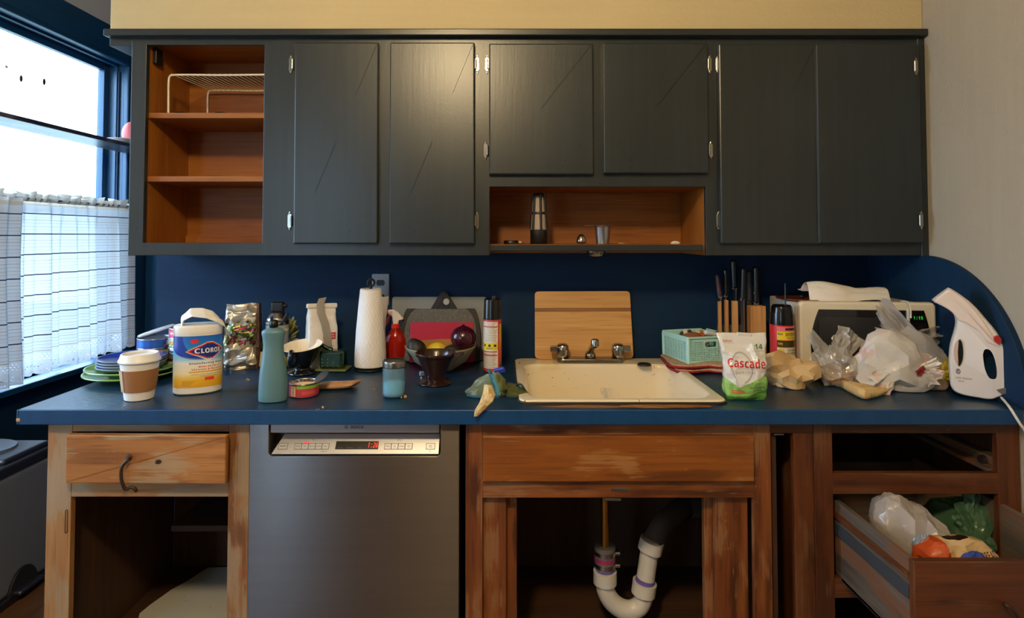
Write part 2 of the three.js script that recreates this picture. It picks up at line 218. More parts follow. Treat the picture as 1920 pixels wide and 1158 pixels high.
WIN.forEach(({ z0, z1, y0, y1, front }, k) => {
  const w = new THREE.Group(); w.name = 'window_' + (k + 1); w.userData.kind = 'structure'; scene.add(w); if (front) { w.rotation.y = Math.PI / 2; w.position.z = FZ + LX; }
  const C = LX + 0.025, T = MAT.teal, S = (n, g, m = T) => part(w, n, g, m);
  S('casing', bx(LX, y0 - 0.02, z0 - (k === 2 ? 0.128 : 0.14), C, y1 + 0.02, z0 - 0.012, 0.006, 'y')); S('casing', bx(LX, y0 - 0.02, z1 + 0.012, C, y1 + 0.02, z1 + 0.14, 0.006, 'y'));
  S('casing', bx(LX, y1 + 0.012, z0 - 0.14, C + 0.002, y1 + 0.19, z1 + 0.14, 0.006, 'z'));
  S('bead', bx(LX, y1 - 0.012, z0 - 0.012, C + 0.012, y1 + 0.012, z1 + 0.012, 0.010, 'z'));
  S('bead', bx(LX, y0, z0 - 0.012, C + 0.012, y1 - 0.012, z0 + 0.012, 0.010, 'y')); S('bead', bx(LX, y0, z1 - 0.012, C + 0.012, y1 - 0.012, z1 + 0.012, 0.010, 'y'));
  S('stop_strip', bx(LX - 0.055, y0, z0, LX - 0.035, y1, z0 + 0.018, 0.003, 'y')); S('stop_strip', bx(LX - 0.055, y0, z1 - 0.018, LX - 0.035, y1, z1, 0.003, 'y')); S('stop_strip', bx(LX - 0.055, y1 - 0.018, z0, LX - 0.035, y1, z1, 0.003, 'z'));
  S('jamb', bx(LX - 0.165, y0, z0, LX, y1, z0 + 0.004, 0.001, 'y')); S('jamb', bx(LX - 0.165, y0, z1 - 0.004, LX, y1, z1, 0.001, 'y')); S('jamb', bx(LX - 0.165, y1 - 0.004, z0, LX, y1, z1, 0.001, 'z'));
  S('sash_cord', tube([[LX - 0.026, y1 - 0.05, z0 + 0.010], [LX - 0.027, (y0 + y1) / 2, z0 + 0.011], [LX - 0.026, y0 + 0.1, z0 + 0.010]], 0.006, 20, 8), cordMat);
  const mid = y0 + (y1 - y0) * 0.48;
  for (const [a, b, x] of [[mid - 0.02, y1 - 0.005, LX - 0.13], [y0 + 0.005, mid + 0.02, LX - 0.09]]) {
    const st = (n, g) => S(n, g);
    st('sash_stile', bx(x, a, z0 + 0.002, x + 0.035, b, z0 + 0.047, 0.004, 'y')); st('sash_stile', bx(x, a, z1 - 0.047, x + 0.035, b, z1 - 0.002, 0.004, 'y'));
    st('sash_rail', bx(x, a, z0 + 0.047, x + 0.035, a + 0.04, z1 - 0.047, 0.004, 'z')); st('sash_rail', bx(x, b - 0.045, z0 + 0.047, x + 0.035, b, z1 - 0.047, 0.004, 'z'));
    const g = new THREE.PlaneGeometry(z1 - z0 - 0.09, b - a - 0.08); g.rotateY(Math.PI / 2); g.translate(x + 0.016, (a + b) / 2, (z0 + z1) / 2); S('pane', g, paneMat);
  }
  S('stool', bx(LX - 0.15, y0 - 0.03, z0 - 0.17, LX + 0.10, y0, z1 + 0.17, 0.006, 'z'), MAT.teal); S('apron', bx(LX, y0 - 0.14, z0 - 0.12, LX + 0.02, y0 - 0.03, z1 + 0.12, 0.004, 'z'), MAT.tealDark);
  S('sill', bx(LX - 0.22, y0 - 0.07, z0 - 0.02, LX - 0.06, y0 - 0.005, z1 + 0.02, 0.004, 'z'), MAT.white);
});
struct('trim_1', bx(LX, 0, BZ, LX + 0.018, 0.56, 1.4, 0.003, 'z'), MAT.tealDark);   // dark boarding under the window
struct('trim_2', bx(LX + 0.03, 0, BZ, LX + 0.15, 2.5, BZ + 0.03, 0.006, 'y'), MAT.teal);   // upright boards at the alcove's end
struct('trim_3', bx(LX + 0.20, 0, BZ, LX + 0.34, 2.5, BZ + 0.025, 0.006, 'y'), MAT.teal);
struct('trim_5', bx(LX, 0, BZ, LX + 0.02, 2.68, WIN[0].z0 - 0.142, 0.003, 'y'), MAT.teal);
struct('ground', bx(-30, -1.2, -20, LX - 0.4, -1.1, 26, 0.01), P('#6f7468', 0.95));
{ // a cream box wall over the cabinets, down to their crown
  const y = at(960, 55, 0.31)[1];
  struct('wall_soffit', bx(AX, y, 0, RX, H, 0.31, 0.004), MAT.cream);
}
{ // blue board with a rounded corner on the right wall, between counter and cabinet
  const yt = 1.332, zq = 0.31, R = 0.40, s = new THREE.Shape(); s.moveTo(0.004, TOP); s.lineTo(0.004, yt); s.lineTo(zq, yt); s.absellipse(zq, yt - R, R * 0.99, R, Math.PI / 2, 0.03, true); s.lineTo(zq + R * 0.99, TOP); s.closePath();
  const g = extrude(s, 0.02, 0.002, 40); g.rotateY(-Math.PI / 2); g.translate(RX, 0, 0); struct('trim_4', gu(g, 'y'), MAT.blue);
}
{ // ceiling lamp
  const t = thing('ceiling_lamp', 'frosted glass globe lamp with a brass plate hanging from the ceiling', 'lamp', LAMP);
  part(t, 'globe', new THREE.SphereGeometry(0.10, 32, 20), P('#fff1d8', 0.5, { emissive: new THREE.Color(...LAMP_COLOR), emissiveIntensity: 9 }));
  part(t, 'plate', [cyl(0.07, 0.07, 0.02, H - LAMP[1] - 0.02), cyl(0.012, 0.012, H - LAMP[1] - 0.1, 0.095)], MAT.brass);
  const l = new THREE.PointLight(new THREE.Color(...LAMP_COLOR), LAMP_CD, 0, 2); l.position.set(...LAMP); l.castShadow = true; l.shadow.radius = 5; l.name = 'lamp_light'; scene.add(l);
}
// ---------- wall cabinet ----------
const UZ = 0.31;                                                                // its face frame
{
  const t = thing('wall_cabinet', 'long dark slate painted cabinet run hung under the cream wall, one bay open', 'cabinet', [0.05, 1.33, 0]);
  const f = (px, py) => at(px, py, UZ).slice(0, 2), yB = 1.332, yT = f(960, 62)[1], xL = f(243, 300)[0], xR = RX - 0.002;
  const S = poly([[xL, yB], [xR, yB], [xR, yT], [xL, yT]]);
  const o1 = [f(268, 455), f(496, 84)], o2 = [f(918, 482), f(1323, 350)];
  S.holes.push(poly([[o1[0][0], o1[0][1]], [o1[0][0], o1[1][1]], [o1[1][0], o1[1][1]], [o1[1][0], o1[0][1]]]));
  const S2 = poly([[xL, yB], [o2[0][0], yB], [o2[0][0], o2[1][1]], [o2[1][0], o2[1][1]], [o2[1][0], yB], [xR, yB], [xR, yT], [xL, yT]]); S2.holes = S.holes;
  const g = extrude(S2, 0.02, 0.0015); g.translate(0, 0, UZ - 0.02); wpart(t, 'face_frame', gu(g, 'y'), MAT.slate);
  wpart(t, 'crown', bx(AX - 0.004, at(960, 66, UZ + 0.03)[1], 0.0, xR, at(960, 53, UZ + 0.03)[1], UZ + 0.03, 0.004), MAT.slate);
  wpart(t, 'fascia', bx(AX, f(960, 86)[1], 0.0, xL, f(960, 64)[1], UZ, 0.002), MAT.slate);
  const pn = (n, a, b, m = MAT.inside, grain = 'y') => wpart(t, n, bx(...a, ...b, 0.001, grain), m);
  const zb = 0.006, zf = UZ - 0.02, iy0 = o1[0][1] - 0.004, iy1 = yT - 0.02;
  pn('side', [xL, yB, zb], [xL + 0.012, yT, zf], MAT.slate);
  pn('side_lining', [xL + 0.012, iy0, zb], [o1[0][0] - 0.004, iy1, zf]);
  pn('back', [xL + 0.012, yB, zb - 0.004], [xR, yT, zb + 0.008], MAT.inside, 'x');
  pn('top', [xL, iy1, zb], [xR, yT, zf], MAT.inside, 'x');
  pn('bottom', [xL, yB, zb], [o2[0][0] - 0.02, iy0, zf], MAT.inside, 'x'); pn('bottom', [o2[1][0] + 0.02, yB, zb], [xR, iy0, zf], MAT.slate, 'x');
  pn('divider', [o1[1][0] + 0.02, iy0, zb], [o1[1][0] + 0.038, iy1, zf]);
  for (const py of [330, 211]) { const y = at(380, py, zf)[1]; pn('shelf', [o1[0][0] - 0.004, y - 0.019, zb], [o1[1][0] + 0.02, y, zf - 0.003], MAT.inside, 'x'); }
  pn('cleat', [o1[0][0] + 0.0, iy0, zb + 0.008], [o1[1][0] + 0.02, iy0 + 0.03, zb + 0.03], MAT.inside, 'x');
  { const a = at(283, 105, 0.26); wpart(t, 'bracket', bx(o1[0][0] - 0.003, a[1] - 0.03, 0.23, o1[0][0] + 0.012, a[1] + 0.03, 0.27, 0.004), MAT.black); }
  // niche under the short doors
  const nx0 = o2[0][0] - 0.002, nx1 = o2[1][0] + 0.002, ny1 = o2[1][1], sy = f(1120, 458)[1];
  pn('niche_side', [nx0 - 0.018, yB, zb], [nx0, ny1 + 0.02, zf]); pn('niche_side', [nx1, yB, zb], [nx1 + 0.018, ny1 + 0.02, zf]);
  pn('niche_top', [nx0 - 0.018, ny1, zb], [nx1 + 0.018, ny1 + 0.016, zf], MAT.inside, 'x');
  pn('niche_shelf', [nx0, sy - 0.022, zb], [nx1, sy, zf - 0.002], MAT.inside, 'x');
  wpart(t, 'shelf_edging', slab(920, 458.5, 1318, 470, UZ - 0.008, 0.012, 0.002), MAT.slate);
  wpart(t, 'filler_strip', slab(1729, 66, 1748, 481, UZ + 0.006, 0.012, 0.003, 'y'), MAT.slate);
  const hingeGeo = (() => { // plate with shaped ends and a knuckle beside it
    const s = new THREE.Shape(), w = 0.0065, h = 0.033; s.moveTo(0, h); s.quadraticCurveTo(w * 0.5, h * 0.9, w * 0.55, h * 0.72); s.lineTo(w, h * 0.6); s.lineTo(w, -h * 0.6); s.lineTo(w * 0.55, -h * 0.72); s.quadraticCurveTo(w * 0.5, -h * 0.9, 0, -h); s.quadraticCurveTo(-w * 0.5, -h * 0.9, -w * 0.55, -h * 0.72); s.lineTo(-w, -h * 0.6); s.lineTo(-w, h * 0.6); s.lineTo(-w * 0.55, h * 0.72); s.quadraticCurveTo(-w * 0.5, h * 0.9, 0, h);
    const k = cyl(0.0045, 0.0045, 0.034, -0.017, 14); k.translate(0.0065, 0, 0.007); const sc = [0.026, -0.026].map((y) => { const q = new THREE.SphereGeometry(0.0028, 10, 6); q.scale(1, 1, 0.5); q.translate(0, y, 0.004); return q; });
    return mergeAll([extrude(s, 0.004, 0.001, 8), k, ...sc]);
  })();
  const doors = [[549, 79, 710, 457, 'l', [[546, 121], [543.5, 414]], [[655, 433], [684, 405]]], [729, 79, 890, 457, 'r', [[895, 121], [894.5, 414]], [[778, 434]]], [917, 81, 1112, 327, 'l', [[913, 121], [910.5, 282]], [[1060, 301], [1088, 272]]], [1132, 80, 1327, 325, 'r', [[1330.5, 121], [1332.5, 282]], [[1183, 300], [1156, 271]]], [1352, 82, 1531, 457, 'l', [[1345, 121], [1346.5, 414]], []], [1536, 82, 1724, 456, 'r', [[1716.5, 125], [1726.5, 413]], []]];
  doors.forEach(([x0, y0, x1, y1, side, hg, holes], i) => {
    const z = UZ + 0.021 + (i === 5 ? 0.006 : 0) + (i % 2) * 0.002, a = at(x0, y1, z), b = at(x1, y0, z), g = extrude(rrect(a[0], a[1], b[0], b[1], 0.004), z - UZ - 0.001, 0.005, 6); g.translate(0, 0, UZ + 0.001);
    const d = wpart(t, 'door', gu(g, 'y'), MAT.slate);
    for (const [hx, hy] of hg) { const p = at(hx, hy, i === 5 ? z : UZ + 0.001), q = hingeGeo.clone(); if (side === 'r') q.scale(-1, 1, 1); if (side === 'r') { const ix = q.attributes.position; for (let k = 0; k < ix.count; k += 3) for (const at2 of [q.attributes.position, q.attributes.normal]) { const s1 = [at2.getX(k + 1), at2.getY(k + 1), at2.getZ(k + 1)], s2 = [at2.getX(k + 2), at2.getY(k + 2), at2.getZ(k + 2)]; at2.setXYZ(k + 1, ...s2); at2.setXYZ(k + 2, ...s1); } } q.translate(p[0], p[1], p[2]); wpart(d, 'hinge', q, MAT.chrome, 'small polished hinge'); }
    for (const [hx, hy] of holes) { const p = at(hx, hy, z), c = new THREE.CylinderGeometry(0.002, 0.002, 0.001, 10); c.rotateX(Math.PI / 2); c.translate(p[0], p[1], z); wpart(d, 'screw_hole', c, MAT.dark); }
  });
  for (const [hx, hy] of [[264, 136], [257, 401], [255, 428]]) { const p = at(hx, hy, UZ), c = new THREE.CylinderGeometry(0.0035, 0.0035, 0.002, 12); c.rotateX(Math.PI / 2); c.translate(...p); wpart(t, 'screw_hole', c, MAT.iron); }
}
// ---------- base cabinets ----------
const Z0 = 0.66, CUT = 0.878, UND = CUT - 0.0012;                                                   // their face frames; underside of the counter
function slabT(px0, py0, px1, py1, z, d, grain = 'x', top) { const a = at(px0, py1, z), b = at(px1, py0, z); a[0] = X(px0, z); b[0] = X(px1, z); return bx(a[0], py1 > 1150 ? 0.10 : a[1], z - d, b[0], top ?? b[1], z, 0.002, grain); }
function caseBox(t, x0, x1, mat, floorY = 0.12) {
  wpart(t, 'side', bx(x0, 0.0, 0.02, x0 + 0.016, UND, Z0 - 0.02, 0.001, 'y'), mat); wpart(t, 'side', bx(x1 - 0.016, 0.0, 0.02, x1, UND, Z0 - 0.02, 0.001, 'y'), mat);
  wpart(t, 'back', bx(x0 + 0.016, 0.0, 0.008, x1 - 0.016, UND, 0.02, 0.001, 'y'), mat); wpart(t, 'cabinet_floor', bx(x0 + 0.016, floorY - 0.016, 0.02, x1 - 0.016, floorY, Z0 - 0.02, 0.001, 'x'), mat);
  wpart(t, 'toe_board', bx(x0, 0, Z0 - 0.09, x1, floorY - 0.016, Z0 - 0.07, 0.001, 'x'), mat);
}
const X = (px, z = Z0) => at(px, 900, z)[0];
const caseWood = wood({ light: '#4c2f1a', dark: '#382110', deep: '#1f1209', seed: 131 }, 0.7);
{
  const x0 = X(87), x1 = X(467), t = thing('base_cabinet', 'worn bare wood base cabinet at the left end with loose drawer and missing door', 'cabinet', [(x0 + x1) / 2, 0, 0.3]), W = MAT.wornLeft;
  caseBox(t, x0, x1, caseWood);
  wpart(t, 'stile', slabT(88, 793, 134, 1200, Z0, 0.02, 'y', UND), W); wpart(t, 'stile', slabT(428, 793, 467, 1200, Z0, 0.02, 'y', UND), W);
  wpart(t, 'rail', slabT(134, 793, 428, 809, Z0 - 0.0005, 0.02, 'x', UND), W); wpart(t, 'rail', slabT(134, 903, 428, 931, Z0 - 0.0005, 0.02, 'x'), W);
  const q = at(340, 985, 0.36); wpart(t, 'shelf', bx(x0 + 0.19, q[1] - 0.02, 0.02, x1 - 0.016, q[1], 0.36, 0.002), caseWood);
  const zf = 0.70, d = wpart(t, 'drawer', (() => { const a = at(121, 907, zf), b = at(424, 816, zf), g = extrude(rrect(a[0], a[1], b[0], b[1], 0.003), 0.022, 0.004, 6); g.translate(-(a[0] + b[0]) / 2, -(a[1] + b[1]) / 2, zf - 0.022); g.rotateZ(-0.007); g.translate((a[0] + b[0]) / 2, (a[1] + b[1]) / 2, 0); return gu(g, 'x'); })(), MAT.drawerLeft);
  { const a = at(146, 900, Z0), b = at(420, 815, Z0); wpart(d, 'drawer_box', [bx(a[0], a[1], 0.2, a[0] + 0.012, b[1] - 0.01, zf - 0.022, 0.001, 'z'), bx(b[0] - 0.012, a[1], 0.2, b[0], b[1] - 0.01, zf - 0.022, 0.001, 'z'), bx(a[0], a[1], 0.2, b[0], a[1] + 0.008, zf - 0.022, 0.001, 'z')], caseWood); }
  const hp = [[241, 858, 0.006], [238, 863, 0.014], [229, 874, 0.018], [227, 893, 0.020], [231, 910, 0.018], [236, 917, 0.014], [246, 913, 0.010], [253, 916, 0.008], [256, 921, 0.006]].map(([a, b, z]) => at(a, b, zf + z));
  const pl = new THREE.SphereGeometry(0.009, 16, 10); pl.scale(1, 1, 0.5); pl.translate(...at(241, 857, zf + 0.003)); wpart(d, 'handle', [tube(hp, 0.0045, 60, 10), pl], MAT.iron, 'rusty bail handle hanging from one screw');
  { const e = new THREE.CylinderGeometry(0.008, 0.008, 0.004, 18); e.scale(1, 1, 0.7); e.rotateX(Math.PI / 2); e.translate(...at(297, 865, zf + 0.001)); const sc = new THREE.SphereGeometry(0.003, 10, 6); sc.translate(...at(293, 867, zf + 0.003)); wpart(d, 'handle_plate', [e, sc], MAT.iron); }
  const ring = (() => { const a = at(121, 1000, Z0 + 0.001), b = at(127, 955, Z0 + 0.001), s = rrect(a[0], a[1], b[0], b[1], 0.0045); s.holes.push(rrect(a[0] + 0.0016, a[1] + 0.0016, b[0] - 0.0016, b[1] - 0.0016, 0.003, THREE.Path)); const g = extrude(s, 0.001, 0, 8); g.translate(0, 0, Z0); return g; })(); wpart(t, 'hinge_trace', ring, MAT.iron);
  const fl = 0.1215, pts = [[390, 1064], [470, 1062], [470, 1230], [240, 1230], [262, 1150], [280, 1135], [322, 1105], [350, 1090]].map(([a, b]) => on(a, b, fl)).map((p) => [p[0], -p[2]]);
  const s = poly(pts), g = new THREE.ExtrudeGeometry(s, { depth: 0.0012, bevelEnabled: false }); g.rotateX(-Math.PI / 2); const uvp = g.attributes.uv; for (let i = 0; i < uvp.count; i++) uvp.setXY(i, (g.attributes.position.getX(i) - x0) / (x1 - x0), g.attributes.position.getZ(i) / 0.66); g.translate(0, 0.0002, 0);
  const st = thing('liner_sheet', 'torn white and yellow plastic liner on the floor of the left base cabinet', 'sheet', [-0.95, fl, 0.35]);
  g.translate(0, fl, 0); wpart(st, 'sheet', g, P('#ffffff', 0.5, { map: tex(512, 512, (x, w, h) => { x.fillStyle = '#c9cac4'; x.fillRect(0, 0, w, h); x.fillStyle = '#c6b23c'; x.beginPath(); x.moveTo(0, h * 0.3); x.lineTo(w * 0.48, h * 0.42); x.lineTo(w * 0.6, h * 0.34); x.lineTo(w * 0.2, h * 0.05); x.lineTo(0, 0); x.fill(); const r = rng(3); x.fillStyle = '#77766f'; for (let i = 0; i < 60; i++) x.fillRect(r() * w, r() * h, 2 + r() * 3, 2); }) }));
}
{
  const x0 = X(872), x1 = X(1526), t = thing('base_cabinet', 'worn orange wood sink cabinet with false drawer front and open space below', 'cabinet', [(x0 + x1) / 2, 0, 0.3]), W = MAT.sinkWood;
  caseBox(t, x0, X(1462), caseWood); wpart(t, 'side', bx(x1 - 0.016, 0, 0.02, x1, UND, Z0 - 0.02, 0.001, 'y'), MAT.rightWood);
  wpart(t, 'stile', slabT(873, 793, 905, 1200, Z0, 0.02, 'y', UND), W); wpart(t, 'stile', slabT(1413, 793, 1446, 1200, Z0, 0.02, 'y', UND), W);
  wpart(t, 'rail', slabT(905, 793, 1413, 822, Z0 - 0.0005, 0.02, 'x', UND), W); wpart(t, 'rail', slabT(905, 900, 1413, 933, Z0 - 0.0005, 0.02, 'x'), W);
  wpart(t, 'false_drawer_front', (() => { const z = Z0 + 0.016, a = at(905, 903, z), b = at(1414, 817, z), g = extrude(rrect(a[0], a[1], b[0], b[1], 0.003), 0.016, 0.003, 6); g.translate(0, 0, Z0); return gu(g, 'x'); })(), MAT.sinkFront);
  wpart(t, 'inner_post', slabT(903, 931, 949, 1200, Z0 - 0.022, 0.02, 'y'), W); wpart(t, 'inner_post', slabT(946, 931, 969, 1200, Z0 - 0.046, 0.02, 'y'), W);
  wpart(t, 'inner_post', slabT(1340, 931, 1401, 1200, Z0 - 0.022, 0.02, 'y'), W); wpart(t, 'inner_post', slabT(1319, 931, 1344, 1200, Z0 - 0.046, 0.02, 'y'), W);
  wpart(t, 'catch_plate', slab(1146, 915, 1178, 921, Z0 + 0.0015, 0.002, 0.0007), MAT.dullMetal);
  wpart(t, 'catch', bx(at(1135, 937, Z0)[0], at(1135, 940, Z0)[1], Z0 - 0.03, at(1165, 937, Z0)[0], at(1135, 935, Z0)[1], Z0 - 0.003, 0.001), MAT.dullMetal);
  wpart(t, 'rail', slabT(1446, 793, 1526, 812, Z0 - 0.0005, 0.02, 'x', UND), MAT.rightWood); wpart(t, 'stile', slabT(1489, 812, 1526, 1200, Z0, 0.02, 'y'), MAT.rightWood);
  wpart(t, 'catch', slab(1451, 813, 1470, 816, Z0 - 0.005, 0.02, 0.001), MAT.dullMetal);
}
{
  const x0 = X(1527), x1 = RX - 0.003, t = thing('base_cabinet', 'brown wood drawer cabinet at the right wall with one drawer missing', 'cabinet', [(x0 + x1) / 2, 0, 0.3]), W = MAT.rightWood;
  caseBox(t, x0, x1, caseWood);
  wpart(t, 'stile', slabT(1527, 793, 1562, 1200, Z0, 0.02, 'y', UND), W); { const a = at(1872, 900, Z0); wpart(t, 'stile', bx(a[0], 0.1, Z0 - 0.02, x1, UND, Z0, 0.002, 'y'), W); }
  for (const [y0, y1] of [[793, 812], [887, 926], [1083, 1121]]) wpart(t, 'rail', slabT(1562, y0, 1872, y1, Z0 - 0.0005, 0.02, 'x', y0 < 800 ? UND : undefined), W);
  const yr = at(1870, 868, 0.6)[1]; wpart(t, 'runner', [bx(x1 - 0.075, yr - 0.012, 0.05, x1 - 0.018, yr, Z0 - 0.022, 0.002, 'z'), bx(x1 - 0.05, yr, 0.05, x1 - 0.018, yr + 0.026, Z0 - 0.022, 0.004, 'z')], MAT.oldSide);
  const rol = new THREE.CylinderGeometry(0.012, 0.012, 0.012, 20); rol.rotateZ(Math.PI / 2); rol.translate(x1 - 0.06, yr + 0.012, Z0 - 0.06); wpart(t, 'roller', rol, MAT.dullMetal);
  // the drawer pulled out
  const zf = 0.965, a = at(1717, 1052, zf), L = a[0], R = x1 - 0.045, yT = a[1], yBt = yT - 0.24, d = wpart(t, 'drawer', (() => { const g = extrude(rrect(L - 0.004, yBt, R + 0.045, yT, 0.003), 0.02, 0.003, 6); g.translate(0, 0, zf - 0.02); return gu(g, 'x'); })(), MAT.rightWood);
  const zb = 0.3, side = (xa, xb, n) => wpart(d, n, bx(xa, yBt + 0.02, zb, xb, yT - 0.006, zf - 0.02, 0.002, 'z'), MAT.oldSide);
  side(L, L + 0.016, 'drawer_side'); side(R - 0.016, R, 'drawer_side');
  wpart(d, 'drawer_moulding', bx(L - 0.007, yT - 0.052, zb, L, yT - 0.036, zf - 0.021, 0.002, 'z'), MAT.rightWood); for (const [a, b] of [[L - 0.005, L], [R, R + 0.02]]) wpart(d, 'drawer_runner', bx(a, yT - 0.098, zb, b, yT - 0.066, zf - 0.021, 0.002, 'z'), P('#464b52', 0.5, { metalness: 0.3 }));
  wpart(d, 'drawer_bottom', bx(L, yBt + 0.02, zb, R, yBt + 0.03, zf - 0.02, 0.001, 'z'), MAT.oldSide); wpart(d, 'drawer_back', bx(L, yBt + 0.02, zb, R, yT - 0.02, zb + 0.014, 0.001, 'x'), MAT.oldSide);
  const hh = [[1884, 1133], [1887, 1134], [1897, 1141], [1908, 1155], [1913, 1172], [1912, 1190]].map(([p, q], i) => at(p, q, zf + [0.003, 0.016, 0.022, 0.024, 0.02, 0.004][i])); wpart(d, 'handle', tube(hh, 0.004, 40, 10), MAT.iron);
  globalThis.DRAWER = { L, R, yT, yB: yBt + 0.03, zb, zf };
}
// ---------- dishwasher ----------
{
  const x0 = X(468.5), x1 = X(861.5), zf = 0.668, t = thing('dishwasher', 'stainless steel dishwasher with a lit control panel in its door', 'dishwasher', [(x0 + x1) / 2, 0, 0.3]);
  const steel = P('#ffffff', 0.29, { metalness: 0.92, anisotropy: 0.93, anisotropyRotation: Math.PI / 2, map: paintTex('#7e7875', 0.05, 61), bumpMap: grainBump, bumpScale: 0.00008 });
  const f = (px, py) => at(px, py, zf), a = f(504, 855), b = f(826, 780), top = UND - 0.004, S = new THREE.Shape(), r = 0.012;
  S.moveTo(x0, 0.1); S.lineTo(x1, 0.1); S.lineTo(x1, top); S.lineTo(b[0], top); S.lineTo(b[0], a[1] + r); S.absarc(b[0] - r, a[1] + r, r, 0, -Math.PI / 2, true); S.lineTo(a[0] + r, a[1]); S.absarc(a[0] + r, a[1] + r, r, -Math.PI / 2, -Math.PI, true); S.lineTo(a[0], top); S.lineTo(x0, top); S.closePath();
  const g = extrude(S, 0.045, 0.002, 10); g.translate(0, 0, zf - 0.045); wpart(t, 'door', gu(g, 'x'), steel);
  wpart(t, 'tub', bx(x0 + 0.004, 0.08, 0.06, x1 - 0.004, top - 0.005, zf - 0.05, 0.004), P('#2a2a2c', 0.5));
  const fg = f(506, 812), fh = f(824, 780), silver = P('#a9a8aa', 0.34, { metalness: 0.7 });
  wpart(t, 'fascia', bx(fg[0], fg[1], zf - 0.045, fh[0], top, zf - 0.002, 0.003), silver);
  { const p = f(665, 800.5), w = 0.062, h = 0.014, lg = new THREE.PlaneGeometry(w, h); lg.translate(p[0], p[1], zf - 0.0014); wpart(t, 'logo', lg, P('#ffffff', 0.4, { map: tex(512, 116, (x, W, Hh) => { x.clearRect(0, 0, W, Hh); x.strokeStyle = '#1b1b1f'; x.lineWidth = 7; x.beginPath(); x.arc(58, 58, 40, 0, 7); x.stroke(); x.strokeRect(42, 38, 32, 40); x.beginPath(); x.moveTo(42, 58); x.lineTo(74, 58); x.stroke(); text(x, 'BOSCH', 310, 60, 'bold 92px sans-serif', '#1b1b1f'); }), transparent: true })); }
  const bl = f(508, 853), br = f(822, 853), tl = at(529, 815, zf - 0.037), Wd = br[0] - bl[0], dy = tl[1] - bl[1], dz = 0.037, Ht = Math.hypot(dy, dz), ang = -Math.atan2(dz, dy), k = Wd / 314;
  const pm = new THREE.Mesh(gu(extrude(poly([[0, 0], [Wd, 0], [Wd, Ht], [0.024, Ht]]), 0.004, 0.0006)), P('#c9c8cb', 0.3, { metalness: 0.6 })); pm.name = 'control_panel'; pm.position.set(bl[0] - t.position.x, bl[1] - t.position.y, zf - 0.006 - t.position.z); pm.rotation.x = ang; t.add(pm);
  const yy = (py) => (853 - py) / 38 * Ht, xx = (px) => (px - 508) * k;
  const plate = (n, px0, py0, px1, py1, th, m) => { const q = bx(xx(px0), yy(py1), 0.003, xx(px1), yy(py0), 0.004 + th, 0.0006); return part(pm, n, q, m); };
  const outline = P('#3a3a40', 0.5), key = P('#c4c3c8', 0.35, { metalness: 0.5 });
  const keys = [[518, 833.5, 534.5, 844, 'On/Off'], [549, 834, 561, 844, 'Heavy'], [562, 834, 574, 844, 'Auto'], [575, 834, 587, 844, 'Normal'], [588, 834, 600, 844, 'SpeedPerf'], [601, 834, 613, 844, 'Rinse'], [719, 834, 731, 844, 'Delay'], [732, 834, 744, 844, 'Half Load'], [745, 834, 757, 844, 'Sanitize'], [758, 834, 771, 844, 'Extra Dry'], [798, 834, 814, 844, 'Start Reset']];
  for (const [p0, q0, p1, q1, word] of keys) {
    plate('button_seat', p0 - 0.8, q0 - 0.8, p1 + 0.8, q1 + 0.8, 0.0003, outline);
    const bt = plate('button', p0, q0, p1, q1, 0.0010, key), lw = (p1 - p0) * k * 0.9, lab = new THREE.PlaneGeometry(lw, lw * 0.42); lab.translate(xx((p0 + p1) / 2), yy((q0 + q1) / 2), 0.0052); const lm = part(pm, 'lettering', lab, P('#ffffff', 0.5, { transparent: true, map: tex(128, 54, (x, W, Hh) => { x.clearRect(0, 0, W, Hh); const s = word.split(' '); s.forEach((q, i) => text(x, q, W / 2, Hh * (s.length > 1 ? 0.3 + 0.42 * i : 0.5), 'bold ' + (s.length > 1 ? 22 : 28) + 'px sans-serif', '#33343c')); }) }));
  }
  { const lit = plate('indicator', 563, 830.5, 574, 832.5, 0.0006, P('#ff3b4e', 0.4, { emissive: new THREE.Color('#ff2338'), emissiveIntensity: 1.2 })); }
  const dsp = plate('display', 626, 829.5, 707, 844.5, 0.0005, P('#08080a', 0.2));
  { const w = 81 * k, h = Ht * 15 / 38, q = new THREE.PlaneGeometry(w, h); q.translate(xx(666.5), yy(837), 0.0049); const T = (bg) => tex(648, 120, (x, W, Hh) => { x.fillStyle = bg; x.fillRect(0, 0, W, Hh); x.save(); x.transform(1, 0, -0.12, 1, 0, 0); x.translate(572, 58); x.scale(0.72, 1.1); text(x, '1:26', 0, 0, 'bold 92px monospace', '#ff2a1a'); x.restore(); if (bg !== '#000000') for (const [s, u] of [['Sanitized', 70], ['Add/Heavy', 220], ['Clean', 370]]) text(x, s, u, 98, '22px sans-serif', '#6d6d70'); });
    part(pm, 'digits', q, P('#ffffff', 0.3, { map: T('#08080a'), emissive: new THREE.Color('#ffffff'), emissiveMap: T('#000000'), emissiveIntensity: 1.4 })); }
  for (const [s, px, py] of [['Cycle', 582, 827], ['Options', 745, 827], ['Start', 806, 848], ['Clean Air', 606, 848.5]]) { const q = new THREE.PlaneGeometry(14 * k, 3.4 * k); q.translate(xx(px), yy(py), 0.0045); part(pm, 'lettering', q, P('#ffffff', 0.5, { transparent: true, map: tex(128, 31, (x, W, Hh) => { x.clearRect(0, 0, W, Hh); text(x, s, W / 2, Hh / 2, '26px sans-serif', '#4a4b52'); }) })); }
}
